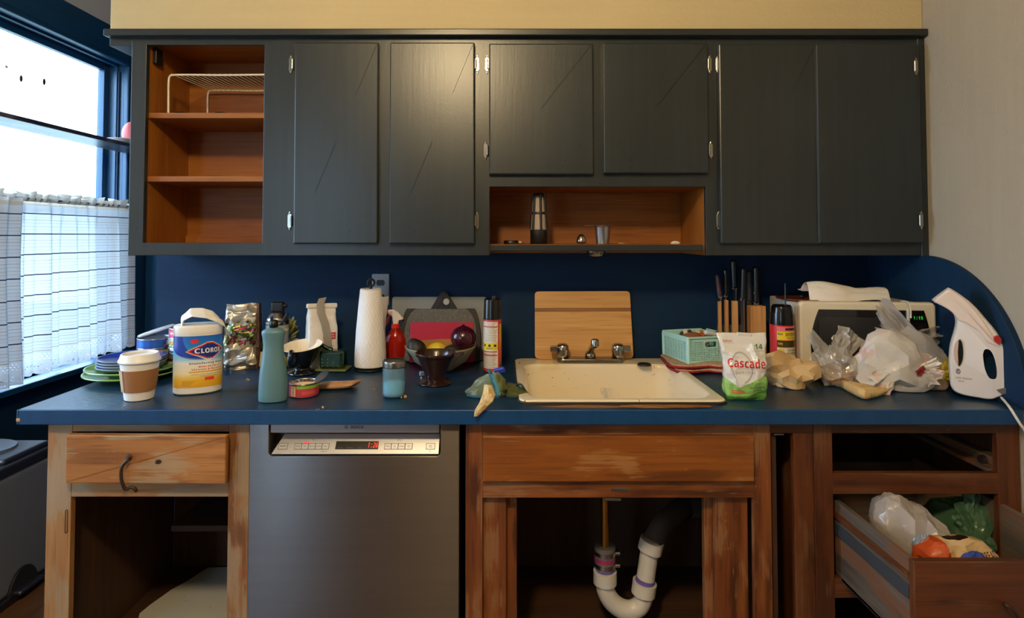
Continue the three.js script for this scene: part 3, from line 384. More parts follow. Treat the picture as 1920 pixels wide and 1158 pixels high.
// ---------- counter and sink ----------
const SK = { x0: 0.052, x1: 0.655, z0: 0.045, z1: 0.635 };
const CZ = 0.695, CL = -1.345;
{
  const t = thing('countertop', 'long dark blue painted countertop worn through to wood before the sink', 'countertop', [0.05, CUT, 0.35]);
  const s = poly([[CL, -0.002], [RX - 0.022, -0.002], [RX - 0.022, -CZ + 0.006], [CL, -CZ + 0.006]]); s.holes.push(rrect(SK.x0 + 0.015, -SK.z1 + 0.015, SK.x1 - 0.015, -SK.z0 - 0.015, 0.03, THREE.Path));
  const g = new THREE.ExtrudeGeometry(s, { depth: TOP - 0.0006 - CUT, bevelEnabled: false, curveSegments: 8 }); g.rotateX(-Math.PI / 2); g.translate(0, CUT, 0);
  const p = g.attributes.position, uv = g.attributes.uv; for (let i = 0; i < p.count; i++) uv.setXY(i, (p.getX(i) - CL) / 2.82, p.getZ(i) / CZ);
  const r = rng(77), map = tex(2048, 512, (x, W, Hh) => {                        // v runs from the wall (bottom row) to the front edge (top row)
    x.fillStyle = '#10304b'; x.fillRect(0, 0, W, Hh); const img = x.getImageData(0, 0, W, Hh); for (let j = 0; j < Hh; j++) for (let i = 0; i < W; i++) { const q = fbm(i / W, j / Hh, 40, 10, 5, 4) - 0.5, o = (j * W + i) * 4; for (let c = 0; c < 3; c++) img.data[o + c] *= 1 + q * 0.5; } x.putImageData(img, 0, 0);
    x.strokeStyle = 'rgba(90,120,140,0.35)'; for (let i = 0; i < 260; i++) { x.lineWidth = 0.6 + r(); const a = r() * W, b = r() * Hh, th = r() * 6.28, l = 4 + r() * 26; x.beginPath(); x.moveTo(a, b); x.lineTo(a + Math.cos(th) * l, b + Math.sin(th) * l * 0.7); x.stroke(); }
    x.fillStyle = 'rgba(170,180,180,0.5)'; for (let i = 0; i < 300; i++) x.fillRect(r() * W, r() * Hh, 1 + r() * 2, 1 + r());
    const U = (X0) => (X0 - CL) / 2.82 * W, Vv = (z) => Hh - z / CZ * Hh;
    x.fillStyle = '#8f6238'; x.beginPath(); const e = [[0.10, 0.66], [0.17, 0.652], [0.21, 0.645], [0.28, 0.648], [0.34, 0.658], [0.40, 0.664], [0.36, 0.672], [0.26, 0.674], [0.16, 0.668]]; e.forEach(([a, b], i) => (i ? x.lineTo(U(a), Vv(b)) : x.moveTo(U(a), Vv(b)))); x.fill();
    x.fillStyle = '#5f442c'; x.beginPath(); [[0.24, 0.675], [0.36, 0.675], [0.52, 0.662], [0.50, 0.655], [0.38, 0.664]].forEach(([a, b], i) => (i ? x.lineTo(U(a), Vv(b)) : x.moveTo(U(a), Vv(b)))); x.fill();
    x.fillStyle = '#7a5433'; x.fillRect(U(0.06), Vv(0.645), U(0.62) - U(0.06), 4);
  });
  map.flipY = true;
  wpart(t, 'top', g, P('#ffffff', 0.34, { map, bumpMap: grainBump, bumpScale: 0.0005 }));
  wpart(t, 'front_edge', bx(CL, CUT - 0.004, CZ - 0.008, RX - 0.022, TOP - 0.0008, CZ, 0.003), MAT.blueEdge); wpart(t, 'end_edge', bx(CL - 0.006, CUT - 0.004, 0.004, CL + 0.001, TOP - 0.0005, CZ, 0.003, 'z'), MAT.blueEdge);
  { const c = at(50, 787, CZ); wpart(t, 'chip', bx(CL - 0.0066, c[1] - 0.006, CZ - 0.012, CL + 0.006, c[1] + 0.005, CZ + 0.0008, 0.003), MAT.paleWood); }
  { const q = crumple({ size: [0.12, 0.004, 0.012], seed: 4, amp: 0.2, detail: 10, floor: -0.3 }); q.translate(0.46, TOP, 0.668); wpart(t, 'lifted_veneer', q, MAT.bambooDark); }
}
function ringPts(cx, cz, hx, hz, r, n = 12) { const out = []; for (const [sx, sz, a0] of [[1, 1, 0], [-1, 1, Math.PI / 2], [-1, -1, Math.PI], [1, -1, Math.PI * 1.5]]) for (let i = 0; i <= n; i++) { const a = a0 + i / n * Math.PI / 2; out.push([cx + sx * (hx - r) + Math.cos(a) * r, cz + sz * (hz - r) + Math.sin(a) * r]); } return out; }
function loft(rings) { const L = rings.map((r) => ringPts(r.cx, r.cz, r.hx, r.hz, r.r).map(([x, z]) => [x, r.y, z])), n = L[0].length; return film((u, v) => L[Math.min(rings.length - 1, Math.round(v * (rings.length - 1)))][Math.round(u * n) % n], n, rings.length - 1); }
{
  const t = thing('sink', 'cream enamelled single-bowl sink with stains and a dark metal rim', 'sink', [0.35, TOP, 0.34]), cx = (SK.x0 + SK.x1) / 2, cz = (SK.z0 + SK.z1) / 2, hx = (SK.x1 - SK.x0) / 2, hz = (SK.z1 - SK.z0) / 2;
  const bz0 = 0.155, bz1 = 0.605, bcz = (bz0 + bz1) / 2, bhz = (bz1 - bz0) / 2, bhx = hx - 0.034, R = [];
  R.push({ cx, cz, hx, hz, r: 0.03, y: TOP + 0.002 }, { cx, cz, hx, hz, r: 0.03, y: TOP + 0.007 }, { cx, cz, hx: hx - 0.004, hz: hz - 0.004, r: 0.03, y: TOP + 0.0095 });
  R.push({ cx, cz: bcz, hx: bhx + 0.010, hz: bhz + 0.010, r: 0.06, y: TOP + 0.0095 }); for (let i = 1; i <= 5; i++) { const a = i / 5 * Math.PI / 2; R.push({ cx, cz: bcz, hx: bhx + 0.010 * (1 - Math.sin(a)), hz: bhz + 0.010 * (1 - Math.sin(a)), r: 0.06, y: TOP + 0.0095 - 0.014 * (1 - Math.cos(a)) }); }
  R.push({ cx, cz: bcz, hx: bhx - 0.012, hz: bhz - 0.012, r: 0.06, y: TOP - 0.13 }); for (let i = 1; i <= 6; i++) { const a = i / 6 * Math.PI / 2; R.push({ cx, cz: bcz, hx: bhx - 0.012 - 0.045 * (1 - Math.cos(a)), hz: bhz - 0.012 - 0.045 * (1 - Math.cos(a)), r: 0.06, y: TOP - 0.13 - 0.04 * Math.sin(a) }); }
  R.push({ cx, cz: bcz, hx: 0.045, hz: 0.045, r: 0.044, y: TOP - 0.176 }, { cx, cz: bcz, hx: 0.001, hz: 0.001, r: 0.0009, y: TOP - 0.178 });
  const g = loft(R), p = g.attributes.position, uv = g.attributes.uv; for (let i = 0; i < p.count; i++) uv.setXY(i, (p.getX(i) - SK.x0) / 0.603, Math.abs(p.getY(i) - TOP) < 0.02 ? p.getZ(i) / 0.7 * 0.5 : 0.5 - (p.getY(i) - TOP) * 2.4);
  const enamel = dtex(512, 512, (u, v) => { let c = [233, 220, 192]; c = mixc(c, [206, 170, 104], smooth(0.5, 0.8, fbm(u, v, 5, 5, 71, 4) + (v > 0.5 ? 0.14 - u * 0.4 : -0.1)) * 0.6); c = mixc(c, [150, 160, 175], smooth(0.55, 0.8, fbm(u, v, 30, 5, 75, 3)) * Math.exp(-Math.pow((u - 0.53) / 0.05, 2)) * (v > 0.5 && v < 0.8 ? 0.5 : 0)); return mixc(c, [110, 80, 45], smooth(0.90, 0.94, fbm(u, v, 40, 40, 73, 2)) * 0.8); });
  wpart(t, 'basin', g, P('#ffffff', 0.2, { map: enamel, clearcoat: 0.3 }));
  const rim = rrect(SK.x0 - 0.006, -SK.z1 - 0.006, SK.x1 + 0.006, -SK.z0 + 0.006, 0.036); rim.holes.push(rrect(SK.x0 + 0.001, -SK.z1 + 0.001, SK.x1 - 0.001, -SK.z0 - 0.001, 0.03, THREE.Path)); const rg = extrude(rim, 0.005, 0.001, 12); rg.rotateX(-Math.PI / 2); rg.translate(0, TOP, 0); wpart(t, 'rim', rg, P('#4a4541', 0.45, { metalness: 0.6 }));
  const cap = cyl(0.026, 0.022, 0.006, 0); cap.translate(...on(1208, 684, TOP + 0.0095)); wpart(t, 'hole_cap', cap, P('#1c1713', 0.4));
}
{
  const fx = 0.335, fz = 0.115, y = TOP + 0.0096, t = thing('faucet', 'old chrome two-handle faucet on the back edge of the cream sink', 'faucet', [fx, y, fz]);
  const s = rrect(-0.125, -0.026, 0.125, 0.026, 0.025), b = extrude(s, 0.016, 0.004, 12); b.rotateX(-Math.PI / 2); part(t, 'base_plate', b, P('#8d8a86', 0.3, { metalness: 1 }));
  part(t, 'spout', [lathe([[0, 0.012], [0.021, 0.012], [0.02, 0.03], [0.0145, 0.04], [0, 0.042]]), tube([[0, 0.03, 0.0], [0, 0.05, 0.025], [0, 0.072, 0.07], [0, 0.085, 0.115]], 0.0115, 40, 16)], MAT.chrome);
  const ae = lathe([[0, 0], [0.012, 0], [0.0145, 0.004], [0.0145, 0.022], [0.012, 0.027], [0, 0.03]]); ae.rotateX(-0.2); ae.translate(0, 0.078, 0.118); part(t, 'aerator', ae, MAT.chrome);
  for (const k of [-1, 1]) { const h = part(t, 'handle', [lathe([[0, 0.014], [0.023, 0.014], [0.022, 0.03], [0.024, 0.045], [0.022, 0.062], [0.014, 0.069], [0, 0.07]], 20), (() => { const q = rb(0.034, 0.024, 0.014, 0.004); q.translate(k * 0.03, 0.05, 0.004); return q; })()], MAT.chrome); h.position.x = k * 0.104; }
}
{ // drain under the sink
  const z = 0.40, p = (x, y, dz = 0) => at(x, y, z + dz), x0 = p(1134, 1000)[0], t = thing('drain_pipe', 'white plastic drain trap with brass tailpiece below the sink', 'pipe', [p(1170, 1100)[0], 0.4, z]);
  const pvc = P('#d9d5cc', 0.3), pl = (a, b, r, rad = 24) => bar(a, b, r, rad), purple = P('#6a5aa8', 0.4);
  wpart(t, 'tailpiece', bar([x0, p(0, 1030)[1], z], [x0, TOP - 0.176, z], 0.0135, 20), MAT.brass);
  wpart(t, 'flange', bar([x0, TOP - 0.184, z], [x0, TOP - 0.176, z], 0.045, 24), MAT.dullMetal);
  const b1 = p(1134, 1022)[1], b2 = p(1133, 1062)[1]; wpart(t, 'coupling', bar([x0, b2, z], [x0, b1, z], 0.033, 28), P('#6d6a6a', 0.4));
  for (const py of [1033, 1056]) { const c = p(1134, py); wpart(t, 'clamp', [bar([x0, c[1] - 0.006, z], [x0, c[1] + 0.006, z], 0.0355, 28), bar([x0 + 0.03, c[1], z + 0.012], [x0 + 0.046, c[1], z + 0.012], 0.006)], MAT.steel); }
  { const c = p(1134, 1045); wpart(t, 'band', bar([x0, c[1] - 0.006, z], [x0, c[1] + 0.006, z], 0.0342, 28), P('#a03063', 0.5)); }
  wpart(t, 'pipe', bar([x0, p(0, 1080)[1], z], [x0, p(0, 1060)[1], z], 0.029, 28), pvc);
  { const c = p(1134, 1066); wpart(t, 'primer_band', bar([x0, c[1] - 0.004, z], [x0, c[1] + 0.003, z], 0.0296, 28), purple); }
  wpart(t, 'hub', bar([x0, p(0, 1092)[1], z], [x0, p(0, 1069)[1], z], 0.0375, 28), pvc);
  const U = [[1134, 1088], [1135, 1103], [1145, 1124], [1163, 1139], [1182, 1143], [1198, 1136], [1206, 1122], [1208, 1105]].map(([a, b]) => p(a, b)); wpart(t, 'trap_bend', tube(U, 0.029, 90, 28), pvc);
  const d = [0.26, 0.965, 0], q0 = p(1206, 1112), q1 = p(1209, 1090); wpart(t, 'hub', bar(q0, q1, 0.0385, 28), pvc); wpart(t, 'primer_band', bar(p(1209, 1091), p(1210.5, 1083), 0.0308, 28), purple);
  wpart(t, 'riser', bar(p(1208, 1100), p(1220, 1018), 0.029, 28), pvc); wpart(t, 'hub', bar(p(1218, 1032), p(1223, 1012), 0.0385, 28), pvc);
  const dk = P('#5a514b', 0.5); wpart(t, 'waste_arm', tube([p(1221, 1020), p(1240, 985, -0.05), p(1268, 958, -0.14), p(1283, 948, -0.2)], 0.034, 40, 24), dk); wpart(t, 'elbow', tube([p(1280, 950, -0.19), p(1295, 945, -0.22), p(1318, 946, -0.25)], 0.042, 30, 24), dk);
}

// ---------- the alcove by the window ----------
{ // cafe curtain on a rod, striped, with a lace hem
  const xw = LX + 0.055, z0 = -1.42, z1 = -0.10, y0 = 0.70, y1 = 1.615;
  const t = thing('cafe_curtain', 'white striped half curtain with ruffled top and lace hem covering the lower window', 'curtain', [xw, y0, (z0 + z1) / 2]);
  const r = rng(5), W = 1024, Hh = 1024, map = tex(W, Hh, (x) => {
    x.fillStyle = '#dfe1e4'; x.fillRect(0, 0, W, Hh); const line = (f, th, c) => { x.fillStyle = c; x.fillRect(0, f * Hh, W, th); };
    for (let k = 0; k < 7; k++) { const b = 0.085 + k * 0.115; line(b, 6, '#161b30'); for (const [d, th, c] of [[0.022, 1.5, '#c4bcae'], [0.038, 2.4, '#b59c83'], [0.056, 1.6, '#9fa3ab'], [0.076, 2.2, '#c0ab92'], [0.094, 1.4, '#b5b5b8']]) line(b + d, th, c); }
    x.fillStyle = '#d8c9b4'; x.fillRect(0, 0.02 * Hh, W, 22); line(0.865, 3, '#b59c83');
  });
  const lace = tex(W, Hh, (x) => { x.fillStyle = '#fff'; x.fillRect(0, 0, W, Hh); x.fillStyle = '#000'; for (let j = 0; j < 3; j++) for (let i = 0; i < 120; i++) { x.beginPath(); x.arc((i + (j % 2) * 0.5) * W / 120, (0.885 + j * 0.014) * Hh, 1.7, 0, 7); x.fill(); } for (let i = 0; i < 260; i++) { x.beginPath(); x.arc(r() * W, (0.94 + r() * 0.05) * Hh, 0.8 + r() * 1.2, 0, 7); x.fill(); } x.fillRect(0, 0.995 * Hh, W, 8); for (let i = 0; i < 48; i++) { x.beginPath(); x.arc((i + 0.5) * W / 48, 1.004 * Hh, 8, 0, 7); x.fill(); } });
  const zz = (u) => lerp(z0, z1, u);
  const pleat = (u, v) => { const a = u * 40, d = 0.018 + 0.026 * v; return d * (Math.sin(a * 1.0 + 2 * Math.sin(u * 9)) * 0.6 + 0.5 * Math.sin(a * 2.3 + 1.3)) * (0.4 + 0.6 * smooth(0, 0.2, v)); };
  const body = film((u, v) => [0.0 + pleat(u, v) + 0.012 * v * Math.sin(u * 5), (1 - v) * (y1 - y0 - 0.025) + (v > 0.99 ? 0.006 * Math.sin(u * 150) : 0), zz(u) - (z0 + z1) / 2 + 0.010 * Math.sin(u * 57 + v * 2) * v], 260, 60);
  const uv = body.attributes.uv; for (let i = 0; i < uv.count; i++) uv.setY(i, 1 - uv.getY(i));
  const cm = P('#ffffff', 0.9, { map, alphaMap: lace, alphaTest: 0.5, transmission: 0.27, thickness: 0 });
  part(t, 'cloth', body, cm);
  part(t, 'ruffle', film((u, v) => [0.020 * Math.sin(u * 150 + Math.sin(u * 31) * 2) * (0.3 + v) + 0.006, y1 - y0 - 0.045 + v * (0.042 + 0.012 * Math.sin(u * 83)), zz(u) - (z0 + z1) / 2 + 0.006 * Math.sin(u * 190)], 400, 6), P('#c9c3b8', 0.9, { transmission: 0.14, thickness: 0 }));
  part(t, 'rod', bar([0, y1 - y0 - 0.03, z0 - (z0 + z1) / 2 - 0.02], [0, y1 - y0 - 0.03, z1 - (z0 + z1) / 2 + 0.02], 0.005), MAT.dullMetal);
  // the second panel's gathered edge in front
  const p2 = film((u, v) => [0.035 + 0.018 * Math.sin(u * 26) + 0.008 * v, (1 - v) * (y1 - y0 - 0.02) - 0.012, 0.27 + u * 0.33 + 0.012 * Math.sin(v * 4) - 0.01 * v], 70, 50), uv2 = p2.attributes.uv; for (let i = 0; i < uv2.count; i++) { uv2.setY(i, 1 - uv2.getY(i)); uv2.setX(i, uv2.getX(i) * 0.3); }
  part(t, 'cloth', p2, P('#ffffff', 0.9, { map, alphaMap: lace, alphaTest: 0.5, transmission: 0.42, thickness: 0 }));
}
const WX = -2.2;
{ // shelf board across the window
  const y = 1.925, t = thing('window_shelf', 'dark thin shelf board mounted across the window', 'shelf', [-2.30, y, -0.6]);
  wpart(t, 'board', bx(-2.40, y, -1.60, WX, y + 0.022, 0.28, 0.004, 'z'), wood({ light: '#57504f', dark: '#3d3839', deep: '#211d1f', wear: '#8a8088', wearAmt: 0.5, stain: 0.5, seed: 141 }, 0.35));
  for (const z of [-1.5, 0.12]) wpart(t, 'bracket', [bx(-2.40, y - 0.12, z, -2.385, y, z + 0.02, 0.002), bar([-2.39, y - 0.11, z + 0.01], [-2.24, y - 0.004, z + 0.01], 0.006)], MAT.black);
  const zt = at(82, 210, 0)[2]; const shelfAt = (px) => { const d = ray(px, 230), tt = -2.3 / d[0]; return EYE[2] + d[2] * tt; };
  const zj = shelfAt(66), jar = thing('brush_jar', 'clear glass jar holding brushes on the window shelf', 'jar', [-2.31, y + 0.022, zj]);
  part(jar, 'glass', lathe([[0, 0.003], [0.036, 0.003], [0.04, 0.02], [0.042, 0.12], [0.0445, 0.125], [0.043, 0.125], [0.0405, 0.12], [0.0385, 0.02], [0.034, 0.006], [0, 0.006]], 32), P('#eef4ff', 0.02, { transmission: 1, thickness: 0 }));
  [[0.012, 0.01, 0.01, 0.215, -0.045, '#2b2440'], [-0.01, -0.008, 0.012, 0.20, 0.09, '#4b4a48'], [0.0, 0.012, -0.02, 0.24, 0.13, '#d8d8da']].forEach(([x, z, dx, hh, dz, c], i) => {
    const b = thing('paint_brush', ['slim brush with a dark violet tip in the glass jar', 'flat brush with a dark angled tip leaning in the glass jar', 'thin pale brush leaning furthest in the glass jar'][i], 'brush', [-2.31 + x, y + 0.03, zj + z]);
    part(b, 'handle', bar([0, 0, 0], [dx, hh * 0.85, dz * 0.85], 0.0028), P('#f4f4f4', 0.05, { transmission: 1, thickness: 0 })); const tip = new THREE.SphereGeometry(0.010, 14, 10); tip.scale(0.5, i === 2 ? 0.7 : 1.7, 0.8); tip.translate(dx, hh, dz); part(b, 'bristles', tip, P(c, 0.8));
  });
  const zd = shelfAt(224), dish = thing('dish', 'shallow white dish on the window shelf beside the cabinet', 'dish', [-2.28, y + 0.022, zd]);
  part(dish, 'bowl', lathe([[0, 0], [0.045, 0], [0.085, 0.03], [0.083, 0.032], [0.044, 0.004], [0, 0.004]], 40), MAT.white);
  const ball = thing('ornament', 'red and white egg-shaped ornament in the white dish on the window shelf', 'ornament', [-2.28, y + 0.028, shelfAt(240)]), e = new THREE.SphereGeometry(0.05, 24, 18); e.scale(1, 1.5, 1); e.translate(0, 0.072, 0); part(ball, 'body', e, P('#d65c5c', 0.4)); part(ball, 'base', cyl(0.02, 0.015, 0.006), MAT.white);
}
{ // pedal bin with two lids
  const xr = -1.86, hgt = 0.555, z0 = -0.14, z1 = 0.36, xl = -2.33, t = thing('pedal_bin', 'grey plastic pedal bin with black double lid beside the cabinet', 'bin', [(xl + xr) / 2, 0, (z0 + z1) / 2]);
  const grey = P('#6d7480', 0.5), blk = P('#25262b', 0.42);
  wpart(t, 'body', bx(xl, 0.03, z0, xr, hgt - 0.055, z1, 0.03, 'y'), grey); wpart(t, 'foot', bx(xl - 0.004, 0, z0 - 0.004, xr + 0.004, 0.035, z1 + 0.004, 0.012), blk);
  wpart(t, 'collar', bx(xl - 0.006, hgt - 0.06, z0 - 0.006, xr + 0.006, hgt - 0.02, z1 + 0.006, 0.012), blk);
  for (const [a, b] of [[z0 + 0.01, (z0 + z1) / 2 - 0.006], [(z0 + z1) / 2 + 0.006, z1 - 0.01]]) { const l = wpart(t, 'lid', bx(xl + 0.01, hgt - 0.03, a, xr - 0.012, hgt, b, 0.014), blk); const c = cyl(0.105, 0.10, 0.012, 0, 48); c.scale(1.35, 1, 1); c.translate((xl + xr) / 2 + 0.02, hgt - 0.004, (a + b) / 2); wpart(l, 'lid_disc', c, P('#50555f', 0.3)); }
  const e = new THREE.CylinderGeometry(0.06, 0.06, 0.03, 32, 1, false, 0, Math.PI); e.rotateZ(Math.PI / 2); e.rotateX(0); e.rotateY(0); e.translate(xr + 0.004, 0.07, 0.14);
  const arch = new THREE.Shape(); arch.absellipse(0, 0, 0.07, 0.09, 0, Math.PI); arch.lineTo(0.07, 0); const ag = extrude(arch, 0.012, 0.002); ag.rotateY(-Math.PI / 2); ag.translate(xr + 0.01, 0.03, 0.02); wpart(t, 'pedal_recess', ag, blk); wpart(t, 'pedal', bx(xr + 0.002, 0.035, -0.05, xr + 0.035, 0.05, 0.07, 0.006), MAT.dullMetal);
}

// ---------- on the counter, left of the sink ----------
const place = (px, py, r, y = TOP) => { const p = on(px, py, y); p[2] -= r; return p; };
function oval(prof, n = 64, upto = 1) { const L = prof; return film((u, v) => { const f = v * (L.length - 1), i = Math.min(L.length - 2, Math.floor(f)), k = f - i, q = L[i].map((c, j) => lerp(c, L[i + 1][j], k)), a = (u - 0.5) * 2 * Math.PI * upto, e = q[3] ?? 1, s = Math.sin(a), c = Math.cos(a); return [Math.sign(s) * Math.pow(Math.abs(s), e) * q[0], q[2], Math.sign(c) * Math.pow(Math.abs(c), e) * q[1]]; }, n, (L.length - 1) * 1); }
{
  const p = place(246, 753, 0.038), t = thing('coffee_cup', 'paper coffee cup with white lid and brown cardboard sleeve', 'cup', p, 0.0);
  part(t, 'cup', lathe([[0, 0.004], [0.036, 0.004], [0.0375, 0], [0.039, 0.002], [0.0525, 0.114], [0.054, 0.116], [0.051, 0.116], [0.037, 0.006], [0, 0.006]]), P('#e4e0da', 0.6));
  const rad = (y) => 0.039 + 0.0135 * (y - 0.002) / 0.112;
  part(t, 'sleeve', lathe([[rad(0.026) + 0.0008, 0.026], [rad(0.09) + 0.0008, 0.09], [rad(0.09) + 0.002, 0.09], [rad(0.026) + 0.002, 0.026], [rad(0.026) + 0.0008, 0.026]]), P('#ffffff', 0.75, { map: tex(512, 128, (x, W, H2) => { x.fillStyle = '#96683f'; x.fillRect(0, 0, W, H2); const r = rng(8); for (let i = 0; i < 2500; i++) { x.fillStyle = r() > 0.5 ? 'rgba(120,78,44,0.3)' : 'rgba(178,130,86,0.25)'; x.fillRect(r() * W, r() * H2, 3, 1); } }) }));
  part(t, 'sleeve_flap', new THREE.LatheGeometry([[rad(0.026) + 0.0022, 0.0265], [rad(0.09) + 0.0022, 0.0895], [rad(0.09) + 0.0034, 0.0895], [rad(0.026) + 0.0034, 0.0265]].map((q) => new THREE.Vector2(...q)), 20, -1.5, 1.05), P('#bd9873', 0.75), 'paler glued end of the sleeve');
  const lid = part(t, 'lid', lathe([[0.051, 0.110], [0.0555, 0.110], [0.0568, 0.114], [0.0555, 0.118], [0.0535, 0.119], [0.050, 0.133], [0.048, 0.135], [0.045, 0.134], [0.044, 0.127], [0.01, 0.126], [0, 0.126]]), P('#ecebe8', 0.35));
  const nub = rb(0.012, 0.003, 0.005, 0.0012); nub.translate(0.01, 0.1275, 0.02); part(lid, 'vent', nub, P('#d9d7d2', 0.4));
}
{
  const plate = (r, h, n) => lathe([[0, 0.001], [0.55 * r, 0.001], [0.6 * r, 0.0], [0.64 * r, 0.002], [0.96 * r, h * 0.86], [r, h], [r * 0.998, h + 0.004], [0.965 * r, h + 0.0035], [0.64 * r, 0.0075], [0, 0.006]], 72);
  const c = on(250, 706), gm = P('#86b25a', 0.18, { clearcoat: 0.6 }), bm = P('#2c43a8', 0.16, { clearcoat: 0.6 }), edge = P('#74808f', 0.5);
  const g1 = thing('plate', 'large lime green plate at the bottom of the stack', 'plate', [c[0], TOP, c[2]], 0); part(g1, 'dish', plate(0.148, 0.02), gm);
  dup(g1, [c[0] + 0.004, TOP + 0.017, c[2] - 0.004], 0.2, 'second lime green plate, right under the blue plates');
  const bt = on(246, 704); const b1 = thing('small_plate', 'lowest of the blue plates stacked on green ones', 'plate', [bt[0], TOP + 0.026, bt[2]], 0); part(b1, 'dish', plate(0.104, 0.013), bm); part(b1, 'rim', lathe([[0.098, 0.008], [0.1045, 0.0125], [0.106, 0.015], [0.1045, 0.0175], [0.101, 0.0155]], 72), edge, 'grey unglazed edge');
  for (let i = 1; i < 4; i++) dup(b1, [bt[0] + 0.002 * (i % 2), TOP + 0.026 + i * 0.0085, bt[2] - 0.001 * i], i, ['second blue plate from the bottom of the blue stack', 'third blue plate from the bottom of the blue stack', 'topmost glossy blue plate of the stack'][i - 1]);
}
{ // stacked food tins
  const canTex = (kind) => tex(512, 128, (x, W, H2) => {
    const bg = { blue: '#1f4f9c', farm: '#b9b6a5', pink: '#c7395a', navy: '#274a66' }[kind]; x.fillStyle = bg; x.fillRect(0, 0, W, H2);
    for (const o of [0, 256]) { if (kind === 'farm') { x.fillStyle = '#e7a32c'; x.fillRect(o + 70, 12, 110, 46); x.fillStyle = '#5d7a32'; x.fillRect(o + 40, 58, 190, 60); text(x, 'Outdoor', o + 124, 34, 'bold 26px sans-serif', '#8a2a1c'); text(x, 'FARM', o + 128, 86, 'bold 46px sans-serif', '#f4f1e6'); x.fillStyle = '#c0486f'; x.fillRect(o + 200, 70, 40, 40); x.fillStyle = '#e6e1d2'; x.beginPath(); x.moveTo(o + 10, 20); x.lineTo(o + 60, 20); x.lineTo(o + 34, 60); x.fill(); }
      if (kind === 'blue') { x.fillStyle = '#2a62b8'; x.fillRect(o + 20, 10, 160, 100); x.fillStyle = '#d8dbe0'; x.fillRect(o + 206, 20, 36, 76); x.fillStyle = '#4f7f3c'; x.fillRect(o, 100, 20, 28); x.fillStyle = '#d2402f'; x.fillRect(o + 190, 90, 16, 24); }
      if (kind === 'pink') { x.fillStyle = '#d2506c'; x.fillRect(o + 40, 10, 150, 100); text(x, '95%', o + 110, 60, 'bold 44px sans-serif', '#f6dde2'); }
      if (kind === 'navy') { x.fillStyle = '#3d8793'; x.fillRect(o + 50, 50, 130, 50); text(x, 'Tasty', o + 114, 34, 'bold 30px sans-serif', '#e5e8ea'); x.fillStyle = '#c4652c'; x.fillRect(o + 60, 88, 100, 34); } }
  });
  const mats = {}; for (const k of ['blue', 'farm', 'pink', 'navy']) mats[k] = P('#ffffff', 0.3, { map: canTex(k), metalness: 0.2 });
  const r = 0.0545, h = 0.0375, rim = lathe([[0, 0.001], [r - 0.003, 0.001], [r - 0.002, -0.0005], [r + 0.0008, 0.0005], [r + 0.0008, 0.003], [r - 0.0005, 0.004], [r - 0.0005, h - 0.004], [r + 0.0008, h - 0.003], [r + 0.0008, h - 0.0005], [r - 0.002, h], [r - 0.003, h - 0.003], [0, h - 0.003]], 48), wrap = lathe([[r, 0.0045], [r, h - 0.0045]], 48);
  const st = (px, list, where) => { const c = on(px, 690); list.forEach(([k, turn, label], i) => { const t = thing('food_can', label, 'can', [c[0] + (i % 2) * 0.002, TOP + 0.0006 + i * (h + 0.0004), c[2]], turn); part(t, 'tin', rim, MAT.steel); part(t, 'label', wrap, mats[k]); }); };
  st(288, [['navy', 0, 'food tin hidden at the bottom behind the blue plates'], ['farm', -1.4, 'FARM food tin with orange patch below the blue tin'], ['blue', -1.2, 'blue labelled food tin on top, left of the wipes']]);
  st(346, [['farm', -1.6, 'bottom tin of the taller stack behind the wipes'], ['navy', -1.6, 'dark teal labelled tin second from the bottom behind the wipes'], ['farm', -1.5, 'FARM tin third from the bottom behind the wipes'], ['pink', -1.5, 'pink labelled tin on top of the taller stack behind the wipes']]);
}
